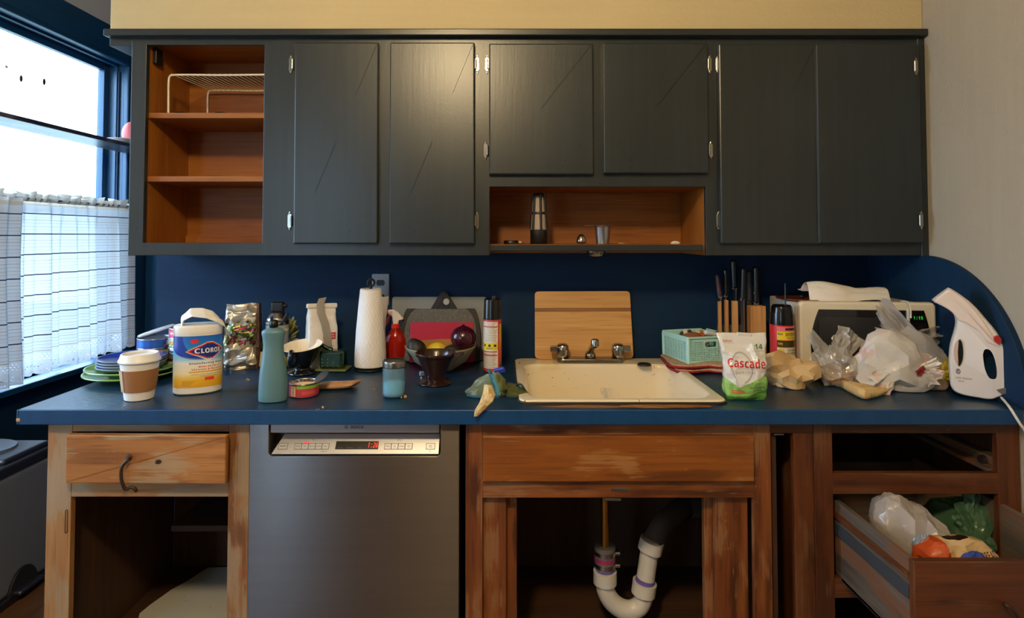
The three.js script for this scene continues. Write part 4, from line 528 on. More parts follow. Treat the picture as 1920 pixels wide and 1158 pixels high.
{ // wipes
  const p = on(371, 733), t = thing('wipes_canister', 'white oval canister of disinfecting wipes with blue and yellow label, lid open', 'canister', p, 0.38), hx = 0.069, hz = 0.046, e = 0.86;
  part(t, 'body', oval([[0, 0, 0.001, e], [hx * 0.93, hz * 0.92, 0, e], [hx, hz, 0.006, e], [hx, hz, 0.192, e], [hx * 0.97, hz * 0.97, 0.199, e], [hx * 0.6, hz * 0.6, 0.2, e]], 72), P('#dedcd6', 0.35));
  const map = tex(1024, 512, (x, W, H2) => {
    x.fillStyle = '#e9e8e2'; x.fillRect(0, 0, W, H2); let g = x.createLinearGradient(0, 0, 0, H2); g.addColorStop(0, '#1c62c4'); g.addColorStop(0.28, '#2a8fd8'); g.addColorStop(0.45, '#7fc1e6'); g.addColorStop(0.52, '#e9e8e2'); g.addColorStop(0.72, '#efe6c4'); g.addColorStop(0.86, '#e6b22a'); g.addColorStop(1, '#dfa321'); x.fillStyle = g; x.fillRect(0, 0, W, H2);
    x.fillStyle = '#1a3ea6'; x.beginPath(); x.moveTo(300, 0); x.lineTo(420, 0); x.quadraticCurveTo(430, 150, 560, 240); x.quadraticCurveTo(400, 230, 300, 120); x.fill(); x.strokeStyle = 'rgba(255,255,255,0.5)'; x.lineWidth = 5; for (let i = 0; i < 6; i++) { x.beginPath(); x.moveTo(300, 160 + i * 16); x.quadraticCurveTo(430, 220 + i * 12, 600, 240 + i * 8); x.stroke(); }
    const D = (k, c) => { x.fillStyle = c; x.beginPath(); const cx = 590, cy = 150; x.moveTo(cx - 138 * k, cy + 4); x.lineTo(cx - 20, cy - 82 * k); x.lineTo(cx + 20, cy - 82 * k); x.lineTo(cx + 138 * k, cy - 4); x.lineTo(cx + 20, cy + 82 * k); x.lineTo(cx - 20, cy + 82 * k); x.closePath(); x.fill(); };
    D(1.06, '#f1f0ee'); D(1.0, '#d63a22'); D(0.84, '#1a2f86'); x.save(); x.translate(592, 150); x.scale(0.82, 1.15); text(x, 'CLOROX', 0, 0, 'bold 58px sans-serif', '#f6f5f2'); x.restore();
    x.fillStyle = '#d8334a'; x.beginPath(); x.arc(498, 52, 22, 0, 7); x.fill(); text(x, '✓', 498, 52, 'bold 22px sans-serif', '#fff');
    text(x, 'Disinfecting Wipes', 590, 272, 'bold 27px sans-serif', '#3c4254'); text(x, 'Kills 99.9% of', 596, 308, 'bold 24px sans-serif', '#d2342c'); text(x, 'Viruses & Bacteria', 590, 334, 'bold 24px sans-serif', '#d2342c'); x.fillStyle = '#e2a51f'; x.fillRect(470, 352, 240, 14); text(x, 'Cleans and disinfects on contact', 590, 382, '15px sans-serif', '#444'); text(x, 'Crisp lemon scent', 590, 400, '15px sans-serif', '#444'); x.fillStyle = '#e8502c'; x.fillRect(556, 412, 70, 36); text(x, '75 WIPES', 591, 430, 'bold 13px sans-serif', '#7a1c10'); x.fillStyle = 'rgba(120,100,30,0.6)'; for (let i = 0; i < 5; i++) x.fillRect(420, 446 + i * 11, 90 - i * 8, 4);
  });
  part(t, 'label', oval([[hx + 0.0005, hz + 0.0005, 0.022, e], [hx + 0.0005, hz + 0.0005, 0.178, e]], 72), P('#ffffff', 0.35, { map }));
  const cap = part(t, 'lid', oval([[hx + 0.001, hz + 0.001, 0.186, e], [hx + 0.0015, hz + 0.0015, 0.204, e], [hx - 0.002, hz - 0.002, 0.209, e], [hx * 0.5, hz * 0.5, 0.209, e], [0.001, 0.001, 0.209, e]], 72), P('#e6e4df', 0.4));
  const fl = oval([[0.0001, 0.0001, -0.002, 0.9], [0.05, 0.034, -0.002, 0.9], [0.052, 0.036, 0.001, 0.9], [0.05, 0.034, 0.004, 0.9], [0.0001, 0.0001, 0.003, 0.9]], 48); fl.rotateZ(0.30); fl.translate(-0.118, 0.192, -0.012); part(cap, 'lid_flap', fl, P('#cfd6e2', 0.25, { transmission: 0.35, thickness: 0 }));
  part(t, 'wipe', sheet((u, v) => { const a = u, path = [[-0.046, 0.206], [-0.044, 0.226], [-0.02, 0.242], [0.015, 0.240], [0.045, 0.232], [0.068, 0.215], [0.076, 0.19], [0.082, 0.168]], f = a * (path.length - 1), i = Math.min(path.length - 2, Math.floor(f)), k = f - i, w = 0.022 + 0.012 * Math.sin(a * 3), nx = 0.8 * u; return [lerp(path[i][0], path[i + 1][0], k) + 0.005 * n3(u * 6, v * 4, 2) + (v - 0.5) * 0.018 * (0.4 + u), lerp(path[i][1], path[i + 1][1], k) + 0.005 * Math.sin(v * 7 + u * 5) - (v - 0.5) * 0.022 * Math.sin(u * 3.1), 0.012 + (v - 0.5) * 2 * w + 0.006 * n3(u * 5, v * 3, 7)]; }, 60, 14, 0.001), P('#e9e7e3', 0.8));
}
// flat-bottomed bag: rings of a rounded rectangle pinched at the top, creased; front projected print
function bagLoft(rings, { seed = 1, amp = 0.004, nu = 96, nv = 60, W, H2, sq = 0.35, fr = 26 }) {
  const at2 = (v) => { const f = v * (rings.length - 1), i = Math.min(rings.length - 2, Math.floor(f)), k = f - i; return rings[i].map((c, j) => lerp(c, rings[i + 1][j], k)); };
  const g = film((u, v) => { const [hx, hz, y, dx = 0, dz = 0] = at2(v), a = (u - 0.5) * 2 * Math.PI, s = Math.sin(a), c = Math.cos(a), x = Math.sign(s) * Math.pow(Math.abs(s), sq) * hx, z = Math.sign(c) * Math.pow(Math.abs(c), sq) * hz, m = Math.min(1, hz / 0.012);
    const q = n3(x * fr + seed * 3, y * fr, z * fr + seed), q2 = n3(x * fr * 2.3, y * fr * 2.3 + seed, z * fr * 2.3); return [x + dx + amp * 0.6 * q2, y + (v > 0 ? amp * 0.5 * q : 0), z + dz + amp * ((0.5 - Math.abs(q) * 2.4) + 0.7 * (0.3 - Math.abs(q2) * 1.4)) * m]; }, nu, nv);
  const p = g.attributes.position, uv = g.attributes.uv; for (let i = 0; i < p.count; i++) uv.setXY(i, p.getX(i) / W + 0.5, p.getY(i) / H2); const k = toCreasedNormals(g, 0.5); return k;
}
{ // foil bag with plant print
  const p = on(452, 690), t = thing('foil_bag', 'crumpled silver foil bag printed with green and pink plants', 'bag', p, 0.25);
  const map = tex(512, 768, (x, W, H2) => { const r = rng(19); x.fillStyle = '#b9b2a6'; x.fillRect(0, 0, W, H2); const leaf = (a, b, s, c) => { x.fillStyle = c; x.beginPath(); x.ellipse(a, b, s, s * 0.55, r() * 6.3, 0, 7); x.fill(); }; for (let i = 0; i < 120; i++) leaf(40 + r() * 440, 270 + r() * 230 - r() * 60, 14 + r() * 22, ['#6c7238', '#4f5a2c', '#8d8b45', '#3c4a2a'][Math.floor(r() * 4)]); for (let i = 0; i < 16; i++) { x.strokeStyle = '#b02a5c'; x.lineWidth = 20; const a = 70 + r() * 360, b = 280 + r() * 190; x.beginPath(); x.moveTo(a, b); x.lineTo(a + 50, b - 30 * r()); x.stroke(); } x.strokeStyle = '#3b3d30'; x.lineWidth = 3; for (let i = 0; i < 40; i++) { const a = 60 + r() * 400, b = 260 + r() * 220; x.beginPath(); x.moveTo(a, b); x.lineTo(a + r() * 60 - 30, b + r() * 60); x.stroke(); } });
  part(t, 'bag', bagLoft([[0.052, 0.026, 0], [0.055, 0.034, 0.02], [0.056, 0.034, 0.08], [0.054, 0.026, 0.15], [0.052, 0.014, 0.205], [0.051, 0.006, 0.232, 0.004, -0.012]], { seed: 4, amp: 0.014, W: 0.125, H2: 0.24, fr: 20 }), P('#ffffff', 0.3, { map, metalness: 0.55 }));
  part(t, 'side_gusset', bagLoft([[0.006, 0.03, 0, 0.056, -0.008], [0.008, 0.036, 0.08, 0.060, -0.008], [0.006, 0.03, 0.17, 0.058, -0.01], [0.005, 0.02, 0.235, 0.056, -0.016]], { seed: 9, amp: 0.004, W: 0.1, H2: 0.24, nu: 40, nv: 24 }), P('#4a2c1c', 0.5), 'dark brown side of the bag');
}
{ // potted succulents
  const mk = (px, py, s, label, lc, hid) => { const p = on(px, py), t = thing('potted_succulent', label, 'plant', p); part(t, 'pot', lathe([[0, 0.002], [0.019 * s, 0], [0.021 * s, 0.004], [0.028 * s, 0.058 * s], [0.026 * s, 0.058 * s], [0.019 * s, 0.006], [0, 0.006]]), P('#dcd6cc', 0.4)); part(t, 'soil', cyl(0.0255 * s, 0.0255 * s, 0.004, 0.049 * s), P('#2a211a', 0.95)); const r = rng(px), m = P(lc, 0.5); for (let i = 0; i < 26; i++) { const g = new THREE.SphereGeometry(0.009 * s, 10, 8); g.scale(0.55, 1.5, 0.4); const a = i * 2.4, tl = 0.25 + 0.9 * (i / 26); g.translate(0, 0.012 * s, 0); g.rotateX(tl); g.rotateY(a); g.translate(Math.sin(a) * 0.008 * s, (0.056 + 0.018 * (1 - i / 26) * hid) * s, Math.cos(a) * 0.008 * s); part(t, 'leaf', g, m); } return t; };
  mk(490, 686, 1.0, 'small white pot with dark green succulent behind the teal bottle', '#4c5a2c', 1); mk(540, 678, 1.45, 'olive leafed succulent behind the spray duster and black dripper', '#8d8a4a', 2.2);
}
{ // teal dish-soap bottle
  const p = place(504.5, 756, 0.028), k = scaleAt(p), t = thing('soap_bottle', 'teal waisted plastic dish soap bottle with a black cap', 'bottle', p, 0.15), pr = [[757, 23], [755, 25.5], [740, 26], [720, 25.2], [700, 23.8], [682, 21], [665, 18.8], [650, 18.4], [638, 20], [630, 21.6], [627, 21], [624, 17.5], [621.5, 11], [619, 7.5], [615, 7.2]].map(([y, w]) => [w / k, w / k * 0.66, (757 - y) / k, 0.94]);
  part(t, 'bottle', oval([[0.0001, 0.0001, 0.002, 1], ...pr], 64), P('#567c88', 0.42));
  part(t, 'cap', lathe([[0, 0.215], [0.0125, 0.215], [0.0125, 0.226], [0.0105, 0.236], [0, 0.236]]), MAT.black); const n = rb(0.008, 0.012, 0.008, 0.002); n.translate(-0.006, 0.240, 0); part(t, 'spout', n, MAT.black);
  part(t, 'label', (() => { const q = pr.slice(2, 6).map((a) => [a[0] + 0.0005, a[1] + 0.0005, a[2], a[3]]); const L = q; return film((u, v) => { const f = v * 3, i = Math.min(2, Math.floor(f)), kk = f - i, c = L[i].map((w, j) => lerp(w, L[i + 1][j], kk)), a = 1.15 + u * 1.3; return [Math.sin(a) * c[0], c[2], Math.cos(a) * c[1]]; }, 20, 12); })(), P('#ffffff', 0.5, { map: tex(128, 256, (x, W, H2) => { x.fillStyle = '#567c88'; x.fillRect(0, 0, W, H2); x.fillStyle = '#a8c4c4'; for (let i = 0; i < 12; i++) x.fillRect(30, 20 + i * 18, 50 + (i * 37) % 30, 5); }) }));
}
{ // air duster can
  const p = on(519, 688), k = scaleAt(p), r = 20.5 / k, t = thing('duster_can', 'compressed air duster can with silver dome and black trigger nozzle', 'spray can', p), h = 0.178;
  const map = tex(512, 512, (x, W, H2) => { x.fillStyle = '#8b8e90'; x.fillRect(0, 0, W, H2); x.fillStyle = '#17181b'; x.fillRect(0, 0, W, 50); x.fillStyle = '#d8c832'; x.fillRect(0, 96, W, 22); x.fillRect(0, 320, W, 190); x.fillStyle = '#5a5d60'; x.fillRect(180, 130, 150, 150); text(x, 'AIR DUSTER', 256, 26, 'bold 30px sans-serif', '#d9d9da'); text(x, 'NON-FLAMMABLE', 256, 430, 'bold 24px sans-serif', '#222'); });
  part(t, 'can', lathe([[0, 0.002], [r - 0.003, 0], [r, 0.004], [r, h], [r - 0.001, h + 0.003], [r * 0.9, h + 0.008], [r * 0.62, h + 0.022], [r * 0.58, h + 0.026], [0, h + 0.026]]), MAT.steel); part(t, 'label', lathe([[r + 0.0004, 0.008], [r + 0.0004, h - 0.004]]), P('#ffffff', 0.35, { map }));
  const nz = rb(0.044, 0.036, 0.03, 0.007); nz.translate(0.002, h + 0.044, 0); const nn = cyl(0.008, 0.007, 0.014); nn.rotateZ(-Math.PI / 2); nn.translate(0.02, h + 0.048, 0); part(t, 'nozzle', [nz, nn], MAT.black);
  const tr = rb(0.008, 0.05, 0.012, 0.003); tr.rotateZ(-0.5); tr.translate(0.036, h + 0.002, 0.028); part(t, 'trigger', tr, MAT.black);
}
{ // white coffee bag
  const p = on(602, 688), t = thing('coffee_bag', 'white paper coffee bag with folded top, grey tie and red label', 'bag', p, 0.5), paper = P('#ffffff', 0.7, { map: tex(512, 768, (x, W, H2) => { x.fillStyle = '#d9d3cb'; x.fillRect(0, 0, W, H2); x.fillStyle = '#b5262a'; x.fillRect(250, 350, 210, 80); text(x, 'P', 285, 392, 'bold 66px sans-serif', '#f2ece6'); text(x, 'COFFEE', 390, 375, 'bold 24px sans-serif', '#e8c9c6'); text(x, 'ROASTERS', 390, 402, 'bold 20px sans-serif', '#e8c9c6'); text(x, 'DARK ROAST', 355, 510, '26px sans-serif', '#6b655e'); x.strokeStyle = '#8b857d'; x.lineWidth = 2; x.strokeRect(260, 600, 190, 110); for (let i = 0; i < 4; i++) x.strokeRect(275 + i * 42, 620, 30, 60); }) });
  part(t, 'bag', bagLoft([[0.05, 0.034, 0], [0.052, 0.038, 0.01], [0.052, 0.038, 0.14], [0.05, 0.024, 0.19], [0.049, 0.008, 0.222], [0.049, 0.006, 0.232]], { seed: 6, amp: 0.005, W: 0.11, H2: 0.24, fr: 14, sq: 0.22 }), paper);
  const roll = rb(0.112, 0.018, 0.016, 0.006, 3); roll.rotateZ(-0.03); roll.translate(0, 0.226, 0.006); part(t, 'folded_top', roll, P('#dcd7cf', 0.7));
  part(t, 'tie', sheet((u, v) => { const path = [[0.000, 0.256, 0.016], [-0.010, 0.232, 0.022], [-0.008, 0.20, 0.034], [0.004, 0.165, 0.043], [0.012, 0.12, 0.047], [0.014, 0.08, 0.047]], f = u * 5, i = Math.min(4, Math.floor(f)), k = f - i, q = path[i].map((c, j) => lerp(c, path[i + 1][j], k)); return [q[0] + (v - 0.5) * 0.028, q[1] + (v - 0.5) * 0.004, q[2]]; }, 40, 4, 0.0012), P('#8d857b', 0.6));
}
{ // black ceramic dripper with a cream ribbed bowl
  const p = on(566, 700), k = scaleAt(p), R = 37 / k, h = 0.099, t = thing('pour_over_dripper', 'black ceramic pour-over dripper with a cream ribbed inside', 'coffee dripper', p), blk = P('#121318', 0.14, { clearcoat: 0.5 });
  const tip = (g) => { const q = g.attributes.position; for (let i = 0; i < q.count; i++) { const f = smooth(0.02, h, q.getY(i)); q.setY(i, q.getY(i) - f * (0.16 * q.getZ(i) - 0.05 * q.getX(i))); } g.computeVertexNormals(); return g; };
  part(t, 'body', tip(lathe([[0, 0.002], [R * 0.66, 0.0], [R * 0.7, 0.004], [R * 0.66, 0.009], [R * 0.42, 0.016], [R * 0.40, 0.024], [R * 0.62, 0.045], [R * 0.86, 0.075], [R * 0.985, h - 0.002], [R * 0.985, h], [R * 0.96, h - 0.001], [R * 0.5, 0.03], [0, 0.024]], 64)), blk);
  const lin = new THREE.LatheGeometry([[0.016, 0.032], [R * 0.5, 0.05], [R * 0.82, 0.08], [R * 0.955, h], [R * 0.99, h + 0.0015], [R * 1.0, h]].map((q) => new THREE.Vector2(...q)), 120), lp = lin.attributes.position; for (let i = 0; i < lp.count; i++) { const a = Math.atan2(lp.getX(i), lp.getZ(i)), y = lp.getY(i), f = 1 - 0.025 * (0.5 + 0.5 * Math.sin(a * 30)) * (y < h - 0.002 ? 1 : 0); lp.setX(i, lp.getX(i) * f); lp.setZ(i, lp.getZ(i) * f); } part(t, 'liner', tip(lin), P('#e2d5bd', 0.3));
  part(t, 'handle', tube([[0.0, 0.086, R * 0.86], [0.0, 0.09, R * 1.12], [0, 0.07, R * 1.3], [0.0, 0.045, R * 1.2], [0, 0.035, R * 0.62]].map((q) => [q[0] - 0.012, q[1], q[2]]), 0.007, 40, 14), blk);
}
{ // green butter dish
  const p = place(620, 697.5, 0.033), t = thing('butter_dish', 'dark green glass butter dish with ribbed cover on its tray', 'dish', p, -0.05), gl = P('#16301f', 0.12, { clearcoat: 0.6 });
  part(t, 'tray', [rb(0.115, 0.008, 0.075, 0.004), rb(0.10, 0.004, 0.06, 0.002)].map((g, i) => g.translate(0, i ? 0.002 : 0.006, 0)), P('#6a744a', 0.2)); const c = rb(0.088, 0.064, 0.055, 0.010, 4); c.translate(0, 0.042, 0); const cv = part(t, 'cover', c, gl); for (let j = 0; j < 3; j++) for (let i = 0; i < 4 - j; i++) { const s = new THREE.SphereGeometry(0.0018, 8, 6); s.translate(-0.032 + i * 0.02, 0.02 + j * 0.012, 0.0272); part(cv, 'stud', s, P('#8a9a70', 0.2)); }
  part(t, 'knob', tube([[-0.055, 0.095, 0], [-0.04, 0.088, 0], [-0.02, 0.078, 0.0], [-0.005, 0.074, 0]], 0.007, 20, 10), gl);
}
{ // opened food tin
  const p = place(561, 747, 0.043), r = 0.0435, h = 0.040, t = thing('opened_can', 'opened food tin with red label and torn-back lid', 'can', p);
  part(t, 'tin', lathe([[0, 0.001], [r - 0.002, 0], [r, 0.002], [r - 0.0008, 0.004], [r - 0.0008, h - 0.003], [r + 0.001, h - 0.001], [r + 0.001, h + 0.001], [r - 0.0015, h + 0.001], [r - 0.003, h - 0.002], [r - 0.003, 0.004], [0, 0.003]]), MAT.steel);
  part(t, 'label', lathe([[r + 0.0003, 0.003], [r + 0.0003, h - 0.004]]), P('#ffffff', 0.4, { map: tex(1024, 128, (x, W, H2) => { x.fillStyle = '#b83a44'; x.fillRect(0, 0, W, H2); x.fillStyle = '#7fae2c'; x.fillRect(480, 0, 400, 34); x.fillStyle = '#e4d3b0'; x.fillRect(400, 8, 66, 112); x.fillStyle = '#3a3027'; for (let i = 0; i < 16; i++) x.fillRect(412, 14 + i * 6.4, 42, i % 3 ? 2 : 3.6); x.fillStyle = '#cc545c'; x.fillRect(540, 60, 160, 40); }) }));
  part(t, 'residue', lathe([[0, 0.017], [r * 0.7, 0.018], [r - 0.0035, 0.024], [r - 0.003, 0.030]], 40), P('#d9bfa2', 0.5)); for (let i = 0; i < 7; i++) { const b = new THREE.SphereGeometry(0.0028, 8, 6), a = 2.2 + i * 0.3; b.scale(1.4, 0.8, 1); b.translate(Math.sin(a) * (r - 0.004), 0.034 + (i % 2) * 0.002, Math.cos(a) * (r - 0.004)); part(t, 'food_scrap', b, P('#5c2418', 0.6)); }
  const l = cyl(r - 0.004, r - 0.004, 0.0012, 0, 40); l.scale(0.62, 1, 0.8); l.rotateZ(0.62); l.rotateY(0.5); l.translate(0.046, h + 0.010, -0.026); part(t, 'lid', l, MAT.steel);
}
{ // kraft sachet
  const p = on(632, 728), k = scaleAt(p), t = thing('sachet', 'small tan paper sachet lying flat on the counter', 'packet', p, 0.05), w = 37 / k, d = 0.028;
  const puff = (s) => sheet((u, v) => { const a = (u - 0.5) * 2, b = (v - 0.5) * 2, edge = Math.pow(1 - Math.pow(Math.abs(a), 5), 0.5) * Math.pow(1 - b * b, 0.5); return [a * w + b * 0.012 * (a < 0 ? 1 : 0.8), 0.011 + s * 0.0105 * edge + 0.006 * Math.pow(Math.abs(a), 3) * (a > 0 ? 1 : 0.2) + 0.0012 * n3(a * 4, b * 4, 3), -b * d - 0.004 * a]; }, 48, 24, 0.0006);
  const paper = P('#ffffff', 0.7, { map: dtex(256, 128, (u, v) => mixc([176, 132, 92], [120, 70, 36], smooth(0.5, 0.8, fbm(u, v, 6, 4, 201, 4)) * (Math.abs(u - 0.5) * 1.4))) }); part(t, 'front', puff(1), paper); part(t, 'back', puff(-1), paper);
}
{ // paper towel
  const p = place(688, 698, 0.055), k = scaleAt(p), t = thing('paper_towel_roll', 'white quilted paper towel roll on a black stand', 'paper towel', p), h = 0.292;
  part(t, 'stand', [lathe([[0, 0.0], [0.056, 0], [0.058, 0.004], [0.054, 0.008], [0, 0.009]]), bar([0, 0.006, 0], [0, 0.302, 0], 0.006)], MAT.black); const lp = new THREE.TorusGeometry(0.0125, 0.004, 10, 28); lp.rotateY(0.4); lp.translate(0, 0.313, 0); part(t, 'loop', lp, MAT.black);
  const quilt = dtex(256, 256, (u, v) => { const a = Math.abs(Math.sin((u * 12 + v * 6) * Math.PI)) * Math.abs(Math.sin((u * 12 - v * 6) * Math.PI)), s = 140 + 110 * Math.sqrt(a) + 20 * (fbm(u, v, 40, 40, 3, 2) - 0.5); return [s, s, s]; }, false, [2, 4]);
  const pm = P('#e9e5e2', 0.9, { bumpMap: quilt, bumpScale: 0.0022 }); part(t, 'roll', lathe([[0.020, 0.012], [0.0555, 0.012], [0.0575, 0.016], [0.0565, 0.06], [0.052, 0.14], [0.045, 0.22], [0.039, h - 0.006], [0.037, h], [0.020, h], [0.020, 0.012]], 64), pm);
  part(t, 'loose_sheet', sheet((u, v) => { const y = lerp(0.14, 0.262, v), R = lerp(0.052, 0.040, v); return [R * Math.cos(-0.3) + u * 0.022 * v + 0.001, y, 0.012 + R * 0.1 - u * 0.03 + 0.003 * Math.sin(v * 6)]; }, 16, 24, 0.001), pm);
}
{ // wall socket
  const a = at(697, 572, 0.006), b = at(730, 513, 0.006), c = [(a[0] + b[0]) / 2, (a[1] + b[1]) / 2], t = thing('wall_socket', 'grey metal wall socket plate with two black outlets', 'socket', [c[0], c[1], 0.0]); const g = extrude(rrect(a[0], a[1], b[0], b[1], 0.005), 0.006, 0.002, 8); wpart(t, 'plate', g, P('#8e9096', 0.4, { metalness: 0.4 }));
  for (const s of [-1, 1]) { const q = part(t, 'outlet', (() => { const e = extrude((() => { const S = new THREE.Shape(); S.absarc(0, 0, 0.0165, -0.75, 0.75); S.absarc(0, 0, 0.0165, Math.PI - 0.75, Math.PI + 0.75); S.closePath(); return S; })(), 0.004, 0.001, 12); e.translate(0, s * 0.0285 - 0.002, 0.005); return e; })(), P('#17151a', 0.4)); for (const d of [-1, 1]) { const sl = rb(0.002, 0.008, 0.001, 0.0004); sl.translate(d * 0.0065, s * 0.0285, 0.0091); part(q, 'slot', sl, MAT.dark); } }
}
{ // red spray bottle
  const p = place(738, 681, 0.035), k = scaleAt(p), t = thing('spray_bottle', 'clear red spray bottle with white and red trigger head', 'bottle', p, 0.1), red = P('#d8281c', 0.08, { transmission: 0.55, thickness: 0 });
  const prof = [[0.040, 0], [0.0425, 0.004], [0.043, 0.03], [0.043, 0.06], [0.040, 0.085], [0.031, 0.106], [0.019, 0.121], [0.0145, 0.126], [0.014, 0.132]];
  part(t, 'bottle', oval([[0.0001, 0.0001, 0.001, 1], ...prof.map(([r, y]) => [r, r * 0.75, y, 0.95])], 56), red); part(t, 'liquid', oval([[0.0001, 0.0001, 0.003, 1], ...prof.slice(0, 5).map(([r, y]) => [r - 0.0025, r * 0.75 - 0.0025, Math.min(y + 0.002, 0.072), 0.95]), [0.0001, 0.0001, 0.072, 1]], 48), P('#7d1010', 0.1));
  part(t, 'collar', cyl(0.0165, 0.0155, 0.017, 0.128), P('#cf3122', 0.35)); const s = poly([[-0.008, 0], [0.011, 0], [0.014, 0.014], [0.030, 0.018], [0.031, 0.022], [0.010, 0.046], [-0.006, 0.055], [-0.026, 0.055], [-0.028, 0.04], [-0.012, 0.03]]), hd = extrude(s, 0.02, 0.004); hd.translate(0, 0.144, -0.010); part(t, 'spray_head', hd, P('#e6ddd6', 0.4));
  const n = cyl(0.009, 0.007, 0.014, 0, 16); n.rotateZ(Math.PI / 2); n.translate(-0.026, 0.190, 0); part(t, 'nozzle', n, P('#c22a20', 0.4)); part(t, 'trigger', tube([[-0.016, 0.182, 0], [-0.026, 0.168, 0], [-0.030, 0.152, 0], [-0.038, 0.140, 0]], 0.005, 24, 10), P('#c22a20', 0.4));
}
// boards leaning on the wall
function leaning(px0, py0, px1, py1, zTop, zBot, shapeFn) { const a = at((px0 + px1) / 2, py0, zTop), b = on((px0 + px1) / 2, py1), k = F / (EYE[2] - (zTop + zBot) / 2), hgt = Math.hypot(a[1] - TOP, zBot - zTop), w = (px1 - px0) / k; return { x: a[0], w, hgt, tilt: -Math.atan2(zBot - zTop, a[1] - TOP), zBot }; }
{
  const L = leaning(736, 556, 912, 0, 0.004, 0.022), t = thing('cutting_board', 'translucent grey plastic cutting board leaning at the back against the wall', 'cutting board', [L.x, TOP, L.zBot]); t.rotation.x = L.tilt; const s = rrect(-L.w / 2, 0.003, L.w / 2, L.hgt, 0.010); s.holes.push(rrect(-L.w / 2 + 0.016, L.hgt - 0.10, -L.w / 2 + 0.034, L.hgt - 0.065, 0.0085, THREE.Path)); part(t, 'board', extrude(s, 0.005, 0.0015), P('#8f9494', 0.55, { transmission: 0.15, thickness: 0 }));
}
{
  const z = 0.05, c = at(831, 580, z), t = thing('triangular_stand', 'black triangular plastic stand with a white round button behind the boards', 'stand', [c[0], TOP, 0.040]), top = at(826, 543, z)[1] - TOP, s = new THREE.Shape(), w = 0.17; s.moveTo(-w, 0); s.lineTo(w + 0.008, 0); s.lineTo(0.012, top - 0.012); s.quadraticCurveTo(0, top + 0.004, -0.014, top - 0.014); s.closePath(); t.rotation.x = -0.11; part(t, 'frame', extrude(s, 0.012, 0.003), P('#1c1d24', 0.3)); const s2 = poly([[-w + 0.04, 0.02], [w - 0.03, 0.02], [-0.002, top - 0.03]]); const i2 = extrude(s2, 0.003, 0.001); i2.translate(0, 0, 0.012); part(t, 'panel', i2, P('#23242c', 0.25)); const bt = cyl(0.0125, 0.012, 0.006, 0, 28); bt.rotateX(Math.PI / 2); const bp = at(835, 568, z + 0.026); bt.translate(bp[0] - c[0], bp[1] - TOP, 0.015); part(t, 'button', bt, P('#a9aaa8', 0.4));
}
{
  const L = leaning(752, 579, 902, 0, 0.030, 0.072), t = thing('cutting_board', 'speckled grey cutting board with black rubber corners standing behind the fruit bowl', 'cutting board', [L.x, TOP, L.zBot]); t.rotation.x = L.tilt; const w = L.w / 2, h = L.hgt;
  const s = new THREE.Shape(); s.moveTo(-w + 0.01, 0.003); s.lineTo(w - 0.01, 0.003); s.lineTo(w - 0.002, h * 0.45); s.quadraticCurveTo(w - 0.006, h * 0.8, w - 0.02, h - 0.006); s.quadraticCurveTo(w - 0.024, h, w - 0.04, h); s.lineTo(-w + 0.04, h); s.quadraticCurveTo(-w + 0.024, h, -w + 0.02, h - 0.006); s.quadraticCurveTo(-w + 0.006, h * 0.8, -w + 0.002, h * 0.45); s.closePath(); const hl = new THREE.Path(); hl.absellipse(-w + 0.026, h * 0.52, 0.011, 0.036, 0, 7); s.holes.push(hl);
  part(t, 'board', extrude(s, 0.009, 0.002), P('#ffffff', 0.5, { map: dtex(256, 256, (u, v) => { const q = 70 + 36 * (fbm(u, v, 90, 90, 4, 1) - 0.5); return [q, q, q * 1.01]; }, true, [3, 3]) }));
  for (const k of [-1, 1]) { const e = new THREE.Shape(); e.moveTo(k * (w - 0.06), h + 0.001); e.lineTo(k * (w - 0.024), h + 0.001); e.quadraticCurveTo(k * (w - 0.004), h * 0.86, k * (w + 0.001), h * 0.45); e.lineTo(k * (w - 0.008), 0.004); e.lineTo(k * (w - 0.02), 0.004); e.quadraticCurveTo(k * (w - 0.010), h * 0.6, k * (w - 0.026), h * 0.8); e.quadraticCurveTo(k * (w - 0.034), h * 0.93, k * (w - 0.06), h + 0.001); const g = extrude(e, 0.012, 0.001); g.translate(0, 0, -0.001); part(t, 'rubber_corner', g, P('#101013', 0.6)); }
}
{
  const L = leaning(770, 604, 888, 0, 0.051, 0.088), t = thing('cutting_board', 'bright pink thin cutting sheet in front of the grey board', 'cutting board', [L.x, TOP, L.zBot]); t.rotation.x = L.tilt; part(t, 'board', extrude(rrect(-L.w / 2, 0.002, L.w / 2, L.hgt, 0.005), 0.003, 0.001), P('#b01c46', 0.75));
}
